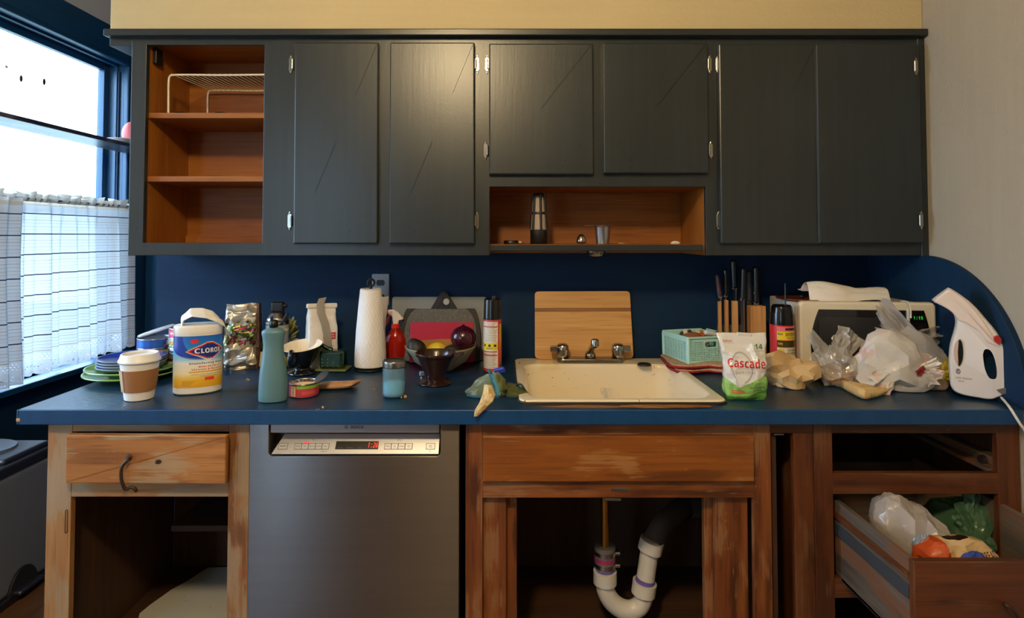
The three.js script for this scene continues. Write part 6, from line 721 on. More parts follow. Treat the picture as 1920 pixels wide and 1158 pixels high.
{ // microwave
  const turn = -0.10, W = 0.435, D = 0.27, h = 0.262, x0 = 1.012, z0 = 0.335, t = thing('microwave', 'cream microwave oven with a dark curved door behind the plastic bags', 'microwave', [x0, TOP, z0], turn), cr = P('#d9cfb8', 0.35), loc = (x, y, z) => { const c = Math.cos(turn), s = Math.sin(turn); return [x0 + x * c + z * s, TOP + y, z0 - x * s + z * c]; };
  const body = rb(W - 0.004, h - 0.022, D, 0.006); body.translate(W / 2, 0.012 + (h - 0.022) / 2, -D / 2 - 0.018); part(t, 'case', body, P('#cfcac0', 0.35)); for (const [a, b] of [[0.03, -0.05], [W - 0.03, -0.05], [0.03, -D + 0.02], [W - 0.03, -D + 0.02]]) { const f = cyl(0.012, 0.014, 0.014); f.translate(a, 0, b); part(t, 'foot', f, MAT.black); }
  const s = rrect(0, 0.012, W, h, 0.016), g = extrude(s, 0.03, 0.008, 10); g.translate(0, 0, -0.022); part(t, 'front_frame', g, cr);
  const wdw = new THREE.Shape(); wdw.moveTo(0.062, h - 0.026); wdw.lineTo(W - 0.040, h - 0.026); wdw.quadraticCurveTo(W - 0.006, h * 0.5, W - 0.022, 0.04); wdw.lineTo(0.045, 0.04); wdw.quadraticCurveTo(0.018, h * 0.5, 0.062, h - 0.026); const wg = extrude(wdw, 0.006, 0.002, 16); wg.translate(0, 0, 0.006); part(t, 'door', wg, P('#101012', 0.15, { clearcoat: 0.5 }));
  const gl = rrect(0.062, 0.06, W - 0.115, h - 0.052, 0.006), gg = extrude(gl, 0.002, 0.0006); gg.translate(0, 0, 0.0115); part(t, 'window', gg, P('#2b2a2a', 0.35)); const hd = rb(0.007, 0.20, 0.012, 0.003); hd.translate(W - 0.093, h - 0.12, 0.016); part(t, 'door_edge', hd, P('#c9c2b2', 0.35));
  const dg = new THREE.PlaneGeometry(0.045, 0.018); dg.translate(W - 0.062, h - 0.05, 0.0125); const D2 = (bg) => tex(256, 102, (x, A, B) => { x.fillStyle = bg; x.fillRect(0, 0, A, B); text(x, '1:15', 140, 54, 'bold 74px monospace', '#33d13a'); }); part(t, 'clock', dg, P('#ffffff', 0.3, { map: D2('#101012'), emissive: new THREE.Color('#ffffff'), emissiveMap: D2('#000000'), emissiveIntensity: 0.7 }));
  const lid = thing('copper_lid', 'round copper coloured lid lying on the microwave at its left', 'lid', loc(0.065, h - 0.009, -0.14)); part(lid, 'disc', lathe([[0, 0.001], [0.07, 0], [0.085, 0.003], [0.088, 0.006], [0.084, 0.007], [0.06, 0.005], [0, 0.005]], 48), P('#8f4422', 0.32, { metalness: 0.6 })); const kb = lathe([[0, 0.004], [0.006, 0.005], [0.009, 0.012], [0.006, 0.016], [0, 0.0165]], 20); part(lid, 'knob', kb, MAT.black);
  const tp = thing('paper_towel', 'folded white paper towel lying on top of the microwave', 'paper towel', loc(0.20, h - 0.0095, -0.12), turn); const w2 = 0.14; for (let k = 0; k < 2; k++) part(tp, 'fold', sheet((u, v) => { const x = (u - 0.5) * 2 * w2 * (0.98 - 0.05 * k), a = v * 3.0, e = 1 - 0.35 * u; return [x + 0.01 * Math.sin(v * 3), 0.004 + (0.066 - 0.012 * k) * e * Math.sin(Math.min(a, 2.6)) * (0.9 + 0.12 * Math.sin(u * 7 + k)) + 0.004 * n3(u * 6, v * 5, 3 + k) + (u > 0.55 ? 0.006 * Math.sin((u - 0.55) * 7) * (1 - v) : 0), 0.055 - v * 0.11 + k * 0.006 + 0.012 * Math.sin(u * 5)]; }, 50, 30, 0.0012), P('#e6e0d8', 0.85));
}
{ // short aerosol
  const D = 2.03, z = EYE[2] - D, k = F / D, c = at(1466, 600, z), p = [c[0], TOP, z], r = 21 / k, t = thing('aerosol_can', 'red and yellow spray can with a domed black cap before the microwave', 'spray can', p), H2 = at(1466, 606, z)[1] - TOP, H3 = at(1466, 571, z)[1] - TOP;
  const map = tex(1024, 512, (x, W, Hh) => { x.fillStyle = '#c4262c'; x.fillRect(0, 0, W, Hh); const o = 372; x.fillStyle = '#e07078'; x.fillRect(o, 10, 340, 46); x.fillStyle = '#1d1a1c'; x.fillRect(o + 110, 22, 220, 22); x.fillStyle = '#dcc32c'; x.fillRect(o, 56, 340, 84); text(x, "Max!", o + 45, 80, 'bold 30px sans-serif', '#2a2418'); text(x, 'DEFENSE', o + 205, 84, 'bold 44px sans-serif', '#1d1a18'); text(x, 'INSECT KILLER', o + 210, 120, 'bold 22px sans-serif', '#5a4a12'); x.fillStyle = '#3d3a14'; x.fillRect(o, 146, 340, 60); text(x, 'TYPE', o + 44, 178, 'bold 28px sans-serif', '#d8c838'); x.fillStyle = '#d9d2bc'; x.fillRect(o, 214, 340, 130); x.fillStyle = '#dcc32c'; x.fillRect(o + 8, 226, 86, 50); text(x, 'KILLS BUGS', o + 210, 238, 'bold 26px sans-serif', '#2a2418'); text(x, 'ON CONTACT', o + 210, 268, 'bold 26px sans-serif', '#2a2418'); x.fillStyle = '#8f8a78'; for (let i = 0; i < 3; i++) x.fillRect(o + 10, 292 + i * 15, 300, 6); x.fillStyle = '#dcc32c'; x.fillRect(o, 344, 340, 16); x.fillStyle = '#d0c8b0'; x.fillRect(o, 360, 340, 140); x.fillStyle = '#222'; x.fillRect(o + 20, 376, 60, 30); });
  part(t, 'can', lathe([[0, 0.002], [r - 0.003, 0], [r, 0.004], [r, H2 - 0.002], [r - 0.003, H2], [0, H2]]), P('#b5262a', 0.3)); part(t, 'label', lathe([[r + 0.0004, 0.008], [r + 0.0004, H2 - 0.003]]), P('#ffffff', 0.3, { map })); part(t, 'cap', lathe([[0, H3], [r * 0.72, H3], [r * 0.86, H3 - 0.006], [r * 0.95, H3 - 0.03], [r * 1.01, H2 - 0.002], [r * 0.98, H2 - 0.003], [0, H2 - 0.002]].map((q) => q), 48), P('#0e0e10', 0.15)); part(t, 'straw', bar([0.013, H3 - 0.004, 0], [0.015, H3 + 0.072, -0.004], 0.0025, 8), P('#22302a', 0.4));
}
{ // detergent pouch
  const p = place(1402, 750, 0.02), k = scaleAt(p), W = 96 / k, Hh = 122 / k, t = thing('detergent_pouch', 'standing white and green detergent pouch with red lettering', 'pouch', p, -0.1);
  const map = tex(768, 1024, (x, A, B) => {
    x.fillStyle = '#d6d5d4'; x.fillRect(0, 0, A, B); x.fillStyle = '#8fc06a'; x.beginPath(); x.moveTo(0, B * 0.62); x.lineTo(A * 0.34, B * 0.80); x.lineTo(A, B * 0.56); x.lineTo(A, B); x.lineTo(0, B); x.fill(); x.fillStyle = '#5f9a44'; x.beginPath(); x.moveTo(0, B * 0.9); x.quadraticCurveTo(A * 0.4, B * 1.02, A, B * 0.78); x.lineTo(A, B); x.lineTo(0, B); x.fill();
    x.strokeStyle = '#a9abae'; x.lineWidth = 22; x.beginPath(); x.ellipse(A * 0.40, B * 0.5, A * 0.20, B * 0.22, -0.15, 0, 7); x.stroke(); x.fillStyle = '#e2e2e2'; x.beginPath(); x.moveTo(A * 0.24, B * 0.6); x.lineTo(A * 0.36, B * 0.78); x.lineTo(A * 0.56, B * 0.62); x.fill();
    x.save(); x.translate(A * 0.5, B * 0.44); x.rotate(0.03); x.scale(0.86, 1.1); text(x, 'Cascade', 0, 0, 'bold 168px sans-serif', '#c9202c'); x.restore(); text(x, 'pure·clear', A * 0.46, B * 0.57, '66px sans-serif', '#6d7072'); text(x, '14', A * 0.78, B * 0.2, 'bold 112px sans-serif', '#2c6a48'); x.fillStyle = '#8a8d8a'; x.fillRect(A * 0.62, B * 0.26, A * 0.27, 5); text(x, 'Value', A * 0.17, B * 0.12, 'bold 54px sans-serif', '#b8324c'); text(x, 'ACTION PACS', A * 0.7, B * 0.73, 'bold 30px sans-serif', '#3f7a34'); text(x, 'NO CHLORINE', A * 0.7, B * 0.80, 'bold 36px sans-serif', '#2f6a34'); text(x, 'BLEACH', A * 0.7, B * 0.84, 'bold 36px sans-serif', '#2f6a34'); x.fillStyle = '#d8702c'; x.beginPath(); x.roundRect(A * 0.2, B * 0.845, A * 0.24, 52, 20); x.fill(); text(x, 'PHOSPHATE FREE', A * 0.32, B * 0.87, 'bold 18px sans-serif', '#f2e0cc'); x.strokeStyle = '#3f7a34'; x.lineWidth = 4; x.beginPath(); x.arc(A * 0.9, B * 0.75, 26, 0, 7); x.stroke(); text(x, 'NET WT 7.5 OZ', A * 0.68, B * 0.93, '24px sans-serif', '#2f5a2c');
  });
  const hw = W / 2; part(t, 'pouch', bagLoft([[hw * 0.70, 0.016, 0, -0.002, 0], [hw * 0.76, 0.024, 0.008, 0, 0], [hw * 0.80, 0.026, 0.05, -0.002, 0.002], [hw * 0.80, 0.022, 0.10, -0.002, 0.002], [hw * 0.84, 0.014, 0.145, -0.004, -0.004], [hw * 0.92, 0.005, 0.176, -0.004, -0.012], [hw * 0.94, 0.002, 0.192, -0.006, -0.016]], { seed: 12, amp: 0.0075, W: hw * 1.92, H2: 0.192, fr: 17, nu: 120, nv: 80, sq: 0.45 }), P('#ffffff', 0.22, { map, clearcoat: 0.4 })); const zp = rb(0.044, 0.014, 0.006, 0.003); zp.rotateZ(-0.05); zp.translate(0.004, 0.186, -0.012); part(t, 'zip_strip', zp, P('#d8d6d4', 0.3));
}
{ // crumpled paper bag
  const p = on(1476, 722), t = thing('paper_bag', 'crumpled tan paper bag between the pouch and the clear plastic bag', 'bag', p, 0.0); part(t, 'bag', paperBall({ size: [0.062, 0.056, 0.05], seed: 27, coarse: 3, jitter: 0.2, sub: 7, fine: 0.03, floor: -0.62, lobes: [[-0.9, 0.8, 0.1, 0.75, 4], [1, 0.35, 0.5, 0.7, 7], [0.3, -0.3, 1, 0.25, 4]] }), P('#ffffff', 0.75, { map: dtex(128, 128, (u, v) => mixc([212, 182, 136], [186, 152, 104], fbm(u, v, 5, 5, 141, 4))) }));
}
const filmMat = (c, o, r = 0.22) => P(c, r, { transmission: o, thickness: 0, clearcoat: 0.5, clearcoatRoughness: 0.15 });
{ // clear bag of bread ends
  const p = on(1572, 722), t = thing('clear_plastic_bag', 'clear crinkled plastic bag with golden food inside, leftmost of the plastic bags', 'bag', p), m = filmMat('#e4dfd8', 0.68, 0.16), m2 = filmMat('#e4dfd8', 0.6, 0.2);
  part(t, 'bag', paperBall({ size: [0.064, 0.060, 0.05], seed: 33, coarse: 3, jitter: 0.16, sub: 7, fine: 0.05, ff: 5, floor: -0.8, lobes: [[0.1, 1, 0, 0.3, 3], [0.9, -0.1, 0.3, 0.3, 4]] }), m); part(t, 'contents', crumple({ size: [0.046, 0.034, 0.036], seed: 35, amp: 0.12, freq: 1.6, detail: 14, floor: -0.8 }).translate(-0.004, 0.004, 0), P('#b98d58', 0.8));
  part(t, 'loose_end', fan({ a: [0.004, 0.088, 0], b: [0.052, 0.178, -0.01], w0: 0.020, w1: 0.054, seed: 2, pleats: 6, depth: 0.012 }), m2); part(t, 'loose_end', fan({ a: [0.0, 0.08, 0.004], b: [0.012, 0.166, 0.006], w0: 0.02, w1: 0.042, seed: 5, pleats: 5, depth: 0.012 }), m2); part(t, 'loose_end', fan({ a: [-0.03, 0.082, 0], b: [-0.084, 0.172, -0.012], w0: 0.034, w1: 0.014, seed: 8, pleats: 3, depth: 0.010 }), m2); part(t, 'loose_end', fan({ a: [-0.04, 0.06, 0.02], b: [-0.086, 0.10, 0.0], w0: 0.03, w1: 0.03, seed: 11, pleats: 4, depth: 0.008 }), m2);
}
{ // flat bread
  const c = on(1622, 741), t = thing('flatbread', 'pale tan folded piece of flatbread lying before the plastic bags', 'bread', c), pts = [[1577, 729], [1592, 726], [1616, 730], [1642, 735], [1666, 737], [1657, 742], [1642, 747], [1624, 750], [1608, 746], [1592, 738], [1577, 729]].map(([a, b]) => on(a, b)).map((p) => new THREE.Vector2(p[0] - c[0], -(p[2] - c[2])));
  const g = new THREE.ExtrudeGeometry(new THREE.Shape(new THREE.SplineCurve(pts).getPoints(60)), { depth: 0.006, bevelEnabled: true, bevelThickness: 0.007, bevelSize: 0.008, bevelOffset: -0.008, bevelSegments: 5 }); g.rotateX(-Math.PI / 2); g.translate(0, 0.008, 0); const p = g.attributes.position; for (let i = 0; i < p.count; i++) p.setY(i, p.getY(i) * (1 + 0.5 * smooth(0.03, -0.05, p.getX(i))) + 0.002 * n3(p.getX(i) * 60, 2, p.getZ(i) * 60)); g.computeBoundingBox(); g.translate(0, -g.boundingBox.min.y, 0); g.computeVertexNormals(); const uv = g.attributes.uv; for (let i = 0; i < uv.count; i++) uv.setXY(i, p.getX(i) * 8, p.getZ(i) * 8); part(t, 'bread', toCreasedNormals(g, 0.9), P('#ffffff', 0.85, { map: dtex(128, 128, (u, v) => mixc([216, 186, 130], [164, 112, 66], smooth(0.6, 0.82, fbm(u, v, 6, 6, 171, 4)))) }));
}
{ // white bag
  const p = on(1676, 727), t = thing('white_plastic_bag', 'bulging white plastic grocery bag in front of the microwave door', 'bag', p), m = P('#ffffff', 0.33, { transmission: 0.2, thickness: 0, map: dtex(256, 256, (u, v) => mixc([222, 219, 215], [228, 176, 160], smooth(0.5, 0.62, fbm(u, v, 5, 5, 177, 3)) * smooth(0.1, 0.2, v) * 0.6)) });
  part(t, 'bag', paperBall({ size: [0.106, 0.086, 0.07], seed: 44, coarse: 3, jitter: 0.13, sub: 7, fine: 0.03, ff: 4, floor: -0.7, crease: 0.5, lobes: [[-0.3, 1, 0.1, 0.42, 3], [1, -0.1, 0.25, 0.3, 5], [-1, -0.3, 0.2, 0.25, 4]] }), m);
  const kx = 0.058, ky = 0.085, kz = 0.062; part(t, 'tied_ear', fan({ a: [kx - 0.014, ky - 0.006, kz], b: [kx + 0.036, ky + 0.012, kz + 0.012], w0: 0.006, w1: 0.018, seed: 3, pleats: 3, depth: 0.006 }), P('#e6e1dc', 0.4)); part(t, 'tied_ear', fan({ a: [kx - 0.012, ky - 0.008, kz], b: [kx + 0.03, ky - 0.045, kz + 0.014], w0: 0.008, w1: 0.034, seed: 6, pleats: 5, depth: 0.008 }), m); part(t, 'tied_ear', fan({ a: [-0.03, 0.07, 0.062], b: [-0.10, 0.02, 0.066], w0: 0.014, w1: 0.04, seed: 12, pleats: 5, depth: 0.01 }), m);
  part(t, 'red_print', fan({ a: [kx - 0.008, ky - 0.004, kz + 0.008], b: [kx - 0.034, ky - 0.026, kz + 0.012], w0: 0.006, w1: 0.009, seed: 9, pleats: 3, depth: 0.004 }), P('#7a1420', 0.5), 'dark red printed patch');
}
{ // translucent bag, printed
  const p = on(1730, 725), t = thing('printed_plastic_bag', 'translucent plastic bag with violet print slumped at the right of the microwave', 'bag', [p[0], TOP, p[2]]);
  const m = P('#ffffff', 0.22, { transmission: 0.45, thickness: 0, clearcoat: 0.4, map: dtex(256, 256, (u, v) => mixc([206, 204, 206], [62, 60, 116], smooth(0.58, 0.63, fbm(u, v, 16, 12, 187, 3)) * (Math.abs(v - 0.26 + (u - 0.5) * 0.5) < 0.07 ? 0.85 : 0))) });
  part(t, 'bag', paperBall({ size: [0.078, 0.074, 0.045], seed: 57, coarse: 3, jitter: 0.15, sub: 7, fine: 0.04, ff: 5, floor: -0.8, crease: 0.4, lobes: [[-0.5, 1, 0.0, 0.75, 4], [0.65, 0.35, 0.3, 0.2, 3]] }), m);
  part(t, 'loose_end', fan({ a: [-0.03, 0.13, 0.0], b: [-0.125, 0.268, -0.015], w0: 0.05, w1: 0.032, seed: 4, pleats: 5, depth: 0.012 }), m); part(t, 'loose_end', fan({ a: [-0.05, 0.12, 0.02], b: [-0.14, 0.20, 0.01], w0: 0.04, w1: 0.022, seed: 14, pleats: 4, depth: 0.012 }), m); part(t, 'loose_end', fan({ a: [0.0, 0.15, -0.01], b: [0.075, 0.16, -0.02], w0: 0.03, w1: 0.035, seed: 7, pleats: 4, depth: 0.01 }), filmMat('#d8d5d2', 0.7, 0.15));
  part(t, 'yellow_wrapper', crumple({ size: [0.03, 0.035, 0.022], seed: 59, amp: 0.16, detail: 12, floor: -0.9 }).translate(0.048, 0.03, 0.032), P('#a89224', 0.4)); const r = thing('bread_roll', 'small tan roll in film lying between the bags and the steamer', 'bread', on(1755, 730)); part(r, 'roll', paperBall({ size: [0.032, 0.02, 0.02], seed: 61, coarse: 2, jitter: 0.1, sub: 5, floor: -0.8, lobes: [[1, 0.4, 0, 0.3, 3]] }), P('#b9a084', 0.35));
}
{ // garment steamer, lying in an upright plane turned from the wall
  const x0 = 1.375, z0 = 0.583, m = 0.62, pl = (px, py) => { const d = ray(px, py), t = (z0 - EYE[2] + m * (0 - x0)) / (d[2] - m * d[0]), x = d[0] * t; return [x, EYE[1] + d[1] * t, EYE[2] + d[2] * t]; }, L = Math.sqrt(1 + m * m), q = (px, py) => { const a = pl(px, py); return [(a[0] - x0) * L, a[1] - TOP]; };
  const t = thing('garment_steamer', 'white handheld garment steamer with red button standing at the counter end', 'steamer', [x0, TOP, z0], -Math.atan(m)), wm = P('#dcd5d2', 0.32), V2 = (a) => new THREE.Vector2(...a);
  const outline = [[1749, 564], [1753, 559.5], [1777, 542], [1782, 541], [1790, 545], [1805, 555], [1819, 565.5], [1834, 580], [1847, 595], [1860, 610], [1871, 624], [1880, 641], [1888, 661], [1893, 682], [1894, 703], [1892, 721], [1885.5, 737], [1875, 744.5], [1857, 750], [1834, 747], [1808, 742], [1791, 735], [1784, 724], [1782, 708], [1781, 687], [1782, 661], [1784, 646], [1790, 625], [1793, 612], [1793.5, 602], [1790, 591], [1779, 581], [1764, 572]].map(([a, b]) => q(a, b));
  const s = new THREE.Shape(new THREE.SplineCurve([...outline, outline[0]].map(V2)).getPoints(140)); const hole = (pts) => { const h = new THREE.Path(new THREE.SplineCurve([...pts, pts[0]].map(([a, b]) => V2(q(a, b)))).getPoints(50)); s.holes.push(h); };
  hole([[1838, 664], [1841, 654], [1849, 650], [1860, 654], [1868, 667], [1873, 687], [1874, 703], [1871, 712], [1862, 715], [1852, 711], [1845, 700], [1840.5, 685]]);
  const D = 0.05, bv = 0.014, g = new THREE.ExtrudeGeometry(s, { depth: D - 2 * bv, bevelEnabled: true, bevelThickness: bv, bevelSize: 0.006, bevelOffset: -0.006, bevelSegments: 6, curveSegments: 8 }); g.translate(0, 0, -D + bv); part(t, 'body', toCreasedNormals(g, 0.7), wm);
  const wn = new THREE.Shape(new THREE.SplineCurve([[1800, 635], [1804, 643], [1806, 660], [1804, 676], [1798, 686], [1792, 676], [1790, 660], [1793, 643], [1800, 635]].map(([a, b]) => V2(q(a, b)))).getPoints(40)), wg = extrude(wn, 0.003, 0.001); wg.translate(0, 0, 0.0005); part(t, 'water_window', wg, P('#16201f', 0.12)); const w2 = new THREE.Shape(new THREE.SplineCurve([[1797, 636], [1797, 645], [1796, 660], [1797, 680], [1796, 685], [1790, 674], [1788, 658], [1791, 643], [1797, 636]].map(([a, b]) => V2(q(a, b)))).getPoints(40)), w2g = extrude(w2, 0.0034, 0.001); w2g.translate(0, 0, 0.0006); part(t, 'window_rim', w2g, P('#c9a89a', 0.4));
  const nz = extrude(new THREE.Shape(new THREE.SplineCurve([[1751, 566], [1760, 555], [1779, 543.5], [1792, 549], [1815, 567], [1842, 599], [1868, 640], [1874, 650], [1862, 646], [1850, 640], [1836, 622], [1812, 606], [1797, 600], [1785, 585], [1768, 574], [1751, 566]].map(([a, b]) => V2(q(a, b)))).getPoints(90)), 0.01, 0.004); nz.translate(0, 0, -0.005); part(t, 'nozzle_shell', nz, P('#e0cfc6', 0.35));
  const b = q(1870, 636), bt = cyl(0.011, 0.0095, 0.008, 0, 28); bt.rotateX(Math.PI / 2); bt.scale(0.85, 1.1, 1); bt.rotateZ(0.3); bt.translate(b[0], b[1], 0.0025); part(t, 'button', bt, P('#a8201c', 0.35)); const cg = extrude(new THREE.Shape(new THREE.SplineCurve([[1868, 730], [1880, 727], [1887, 728], [1884, 738], [1874, 735], [1868, 730]].map(([a, b]) => V2(q(a, b)))).getPoints(30)), 0.004, 0.001); cg.translate(0, 0, 0.001); part(t, 'cord_grommet', cg, P('#5e5c60', 0.5));
  { const a = q(1782, 718), c = q(1822, 690), pw = Math.abs(c[0] - a[0]), ph = c[1] - a[1], pg = new THREE.PlaneGeometry(pw, ph); pg.translate((a[0] + c[0]) / 2 + 0.006, (a[1] + c[1]) / 2, 0.0006); part(t, 'lettering', pg, P('#ffffff', 0.4, { transparent: true, map: tex(256, 180, (x) => { x.clearRect(0, 0, 256, 180); x.strokeStyle = '#4b474a'; x.lineWidth = 8; x.beginPath(); x.arc(66, 46, 24, 0, 7); x.stroke(); x.beginPath(); x.moveTo(66, 24); x.lineTo(54, 62); x.moveTo(66, 24); x.lineTo(78, 62); x.stroke(); text(x, 'Little Steamer', 128, 112, 'italic 32px sans-serif', '#77706f'); text(x, 'Deluxe', 96, 146, 'italic 24px sans-serif', '#77706f'); }) })); }
  const cord = P('#d8d2cc', 0.5), c1 = thing('power_cord', 'white power cord running from the steamer base over the counter end', 'cord', [1.43, TOP, 0.64]), w = (pts) => pts.map(([px, py, z]) => at(px, py, z)); wpart(c1, 'cord', tube(w([[1874, 741, 0.60], [1884, 752, 0.655], [1895, 766, 0.70], [1905, 782, 0.715], [1914, 796, 0.72], [1926, 812, 0.72]]), 0.0036, 60, 10), cord);
  const c2 = thing('power_cord', 'white power cord rising from behind the steamer up the right wall', 'cord', [1.44, 1.2, 0.4]); wpart(c2, 'cord', tube(w([[1740, 598, 0.30], [1765, 588, 0.34], [1792, 578, 0.40], [1820, 569, 0.46], [1848, 564, 0.49], [1868, 556, 0.53], [1890, 540, 0.56], [1908, 529, 0.60], [1935, 516, 0.65]]), 0.0042, 90, 10), cord);
  const c3 = thing('charger_cable', 'thin white cable hanging from the microwave top down its door', 'cord', [1.36, 1.17, 0.37]); wpart(c3, 'cable', tube(w([[1690, 564, 0.33], [1699, 565, 0.375], [1705, 571, 0.405], [1707.5, 580, 0.41], [1708, 596, 0.41]]), 0.0025, 40, 8), cord);
}
// ---------- in the open bays of the wall cabinet ----------
{
  const ys = at(380, 211, 0.287)[1], t = thing('wire_rack', 'cream wire shelf rack standing on the upper shelf of the open cabinet', 'rack', [-1.0, ys, 0.15]), m = P('#ddd3bd', 0.4), zF = 0.272, zB = 0.045, a = at(317, 141, zF), xl = a[0], xr = -0.80, xb = at(390, 175, zB)[0], yt = a[1], r = 0.0036;
  wpart(t, 'frame', tube([[xl, ys + 0.002, zF], [xl, yt - 0.012, zF], [xl + 0.003, yt - 0.003, zF], [xl + 0.012, yt, zF], [(xl + xr) / 2, yt, zF], [xr - 0.012, yt, zF], [xr - 0.003, yt - 0.003, zF], [xr, yt - 0.012, zF], [xr, ys + 0.002, zF]], r, 120, 10), m); wpart(t, 'frame', tube([[xb, ys + 0.002, zB], [xb, yt - 0.012, zB], [xb + 0.003, yt - 0.003, zB], [xb + 0.012, yt, zB], [(xb + xr) / 2, yt, zB], [xr - 0.012, yt, zB], [xr - 0.003, yt - 0.003, zB], [xr, yt - 0.012, zB], [xr, ys + 0.002, zB]], r, 120, 10), m);
  const n = 19; for (let i = 0; i <= n; i++) { const f = i / n; wpart(t, 'wire', bar([lerp(xl + 0.008, xr - 0.01, f), yt + 0.004, zF], [lerp(xb + 0.004, xr - 0.004, f), yt + 0.004, zB], 0.0018, 6), m); }
  const d1 = at(342, 206, 0.24), d2 = at(417, 206, 0.24); for (const [d, l] of [[d1, 'flat black disc at the left on the upper cabinet shelf'], [d2, 'flat black disc at the right on the upper cabinet shelf']]) { const o = thing('black_disc', l, 'disc', [d[0], ys, d[2]]); part(o, 'disc', lathe([[0, 0], [0.025, 0], [0.0265, 0.003], [0.025, 0.007], [0.018, 0.007], [0.016, 0.005], [0, 0.005]], 36), P('#101012', 0.25)); }
}
{
  const sy = at(1120, 458, UZ)[1], spot = (px, z) => [at(px, 455, z)[0], sy, z];
  { const p = spot(1010, 0.22), k = F / (EYE[2] - 0.22), t = thing('water_filter', 'tapered black filter cartridge with beige mesh windows on the niche shelf', 'filter', p), h = 94 / k, r0 = 15.8 / k, r1 = 10.5 / k, bh = 27 / k, blk = P('#17161a', 0.45), R = (y) => lerp(r0 * 0.97, r1, (y - bh) / (h - bh)); part(t, 'base', lathe([[0, 0.001], [r0, 0], [r0, bh - 0.002], [r0 * 0.97, bh], [0, bh]], 40), blk); part(t, 'mesh', lathe([[R(bh) * 0.93, bh], [R(h) * 0.93, h - 0.004]], 40), P('#a8998c', 0.8), 'beige mesh sleeve'); for (const y of [bh + (h - bh) * 0.46, h - 0.008]) part(t, 'ring', lathe([[R(y - 0.004) * 0.9, y - 0.004], [R(y - 0.004), y - 0.004], [R(y + 0.004), y + 0.004], [R(y + 0.004) * 0.9, y + 0.004]], 40), blk); part(t, 'cap', lathe([[0, h + 0.002], [r1 * 0.8, h + 0.002], [r1, h - 0.001], [r1, h - 0.008]], 32), blk); for (let i = 0; i < 6; i++) { const a = 0.25 + i * Math.PI / 3, f = (y) => [Math.sin(a) * R(y) * 0.98, y, Math.cos(a) * R(y) * 0.98]; part(t, 'strut', bar(f(bh), f(h - 0.004), 0.0045, 8), blk); } }
  { const p = spot(1090, 0.24), t = thing('steel_egg', 'small polished steel egg on the niche shelf', 'ornament', p); part(t, 'egg', lathe([[0, 0.0], [0.012, 0.0], [0.0175, 0.006], [0.0175, 0.014], [0.013, 0.027], [0.006, 0.0345], [0, 0.036]], 36), MAT.chrome); }
  { const p = spot(1130, 0.235), t = thing('steel_cup', 'small steel straining cup with a flat rim handle on the niche shelf', 'cup', p); part(t, 'cup', lathe([[0, 0.001], [0.022, 0], [0.0235, 0.002], [0.028, 0.060], [0.0355, 0.066], [0.0355, 0.0675], [0.027, 0.0675], [0.0215, 0.004], [0, 0.003]], 44), MAT.steel); const hd = rb(0.05, 0.002, 0.014, 0.0008); hd.translate(-0.04, 0.0668, 0.004); part(t, 'handle', hd, MAT.steel); }
  { const p = spot(958, 0.2), t = thing('jar_lid', 'round dark lid lying at the left on the niche shelf', 'lid', p); part(t, 'lid', lathe([[0, 0.0], [0.026, 0], [0.027, 0.003], [0.026, 0.012], [0.022, 0.013], [0, 0.012]], 36), P('#15110f', 0.4)); const c = thing('cork', 'small tan cork beside the dark lid on the niche shelf', 'cork', spot(975, 0.25)); const g = cyl(0.005, 0.0055, 0.01, -0.005, 16); g.rotateZ(1.3); g.translate(0, 0.0055, 0); part(c, 'cork', g, P('#c09a70', 0.85)); const w = thing('wood_chip', 'flat dark chip in front of the lid on the niche shelf', 'chip', spot(970, 0.27)); part(w, 'chip', (() => { const q = rb(0.05, 0.003, 0.014, 0.001); q.rotateZ(0.03); q.translate(0, 0.0024, 0); return q; })(), P('#2a1a12', 0.7)); }
  { const o = thing('pink_strip', 'flat pink strip lying beside the steel cup on the niche shelf', 'strip', spot(1108, 0.2)); const q = rb(0.03, 0.004, 0.01, 0.0015); q.translate(0, 0.002, 0); part(o, 'strip', q, P('#a8443e', 0.6)); const o2 = thing('paper_scrap', 'thin tan scrap right of the steel cup on the niche shelf', 'scrap', spot(1165, 0.22)); const g2 = crumple({ size: [0.014, 0.003, 0.008], seed: 71, detail: 6, floor: -0.6 }); part(o2, 'scrap', g2, P('#a58763', 0.8)); const o3 = thing('paper_scrap', 'small white crumpled scrap at the right end of the niche shelf', 'scrap', spot(1266, 0.24)); part(o3, 'scrap', crumple({ size: [0.014, 0.006, 0.008], seed: 73, amp: 0.3, detail: 8, floor: -0.6 }), P('#d9cfc2', 0.8)); }
  { const p = at(1115, 470, 0.17), t = thing('puck_light', 'round chrome puck light fixed under the niche shelf', 'light', [p[0], sy - 0.022, 0.2]); part(t, 'housing', lathe([[0, 0], [0.033, 0], [0.034, -0.006], [0.029, -0.018], [0.022, -0.023], [0, -0.024]], 44), MAT.chrome); }
}
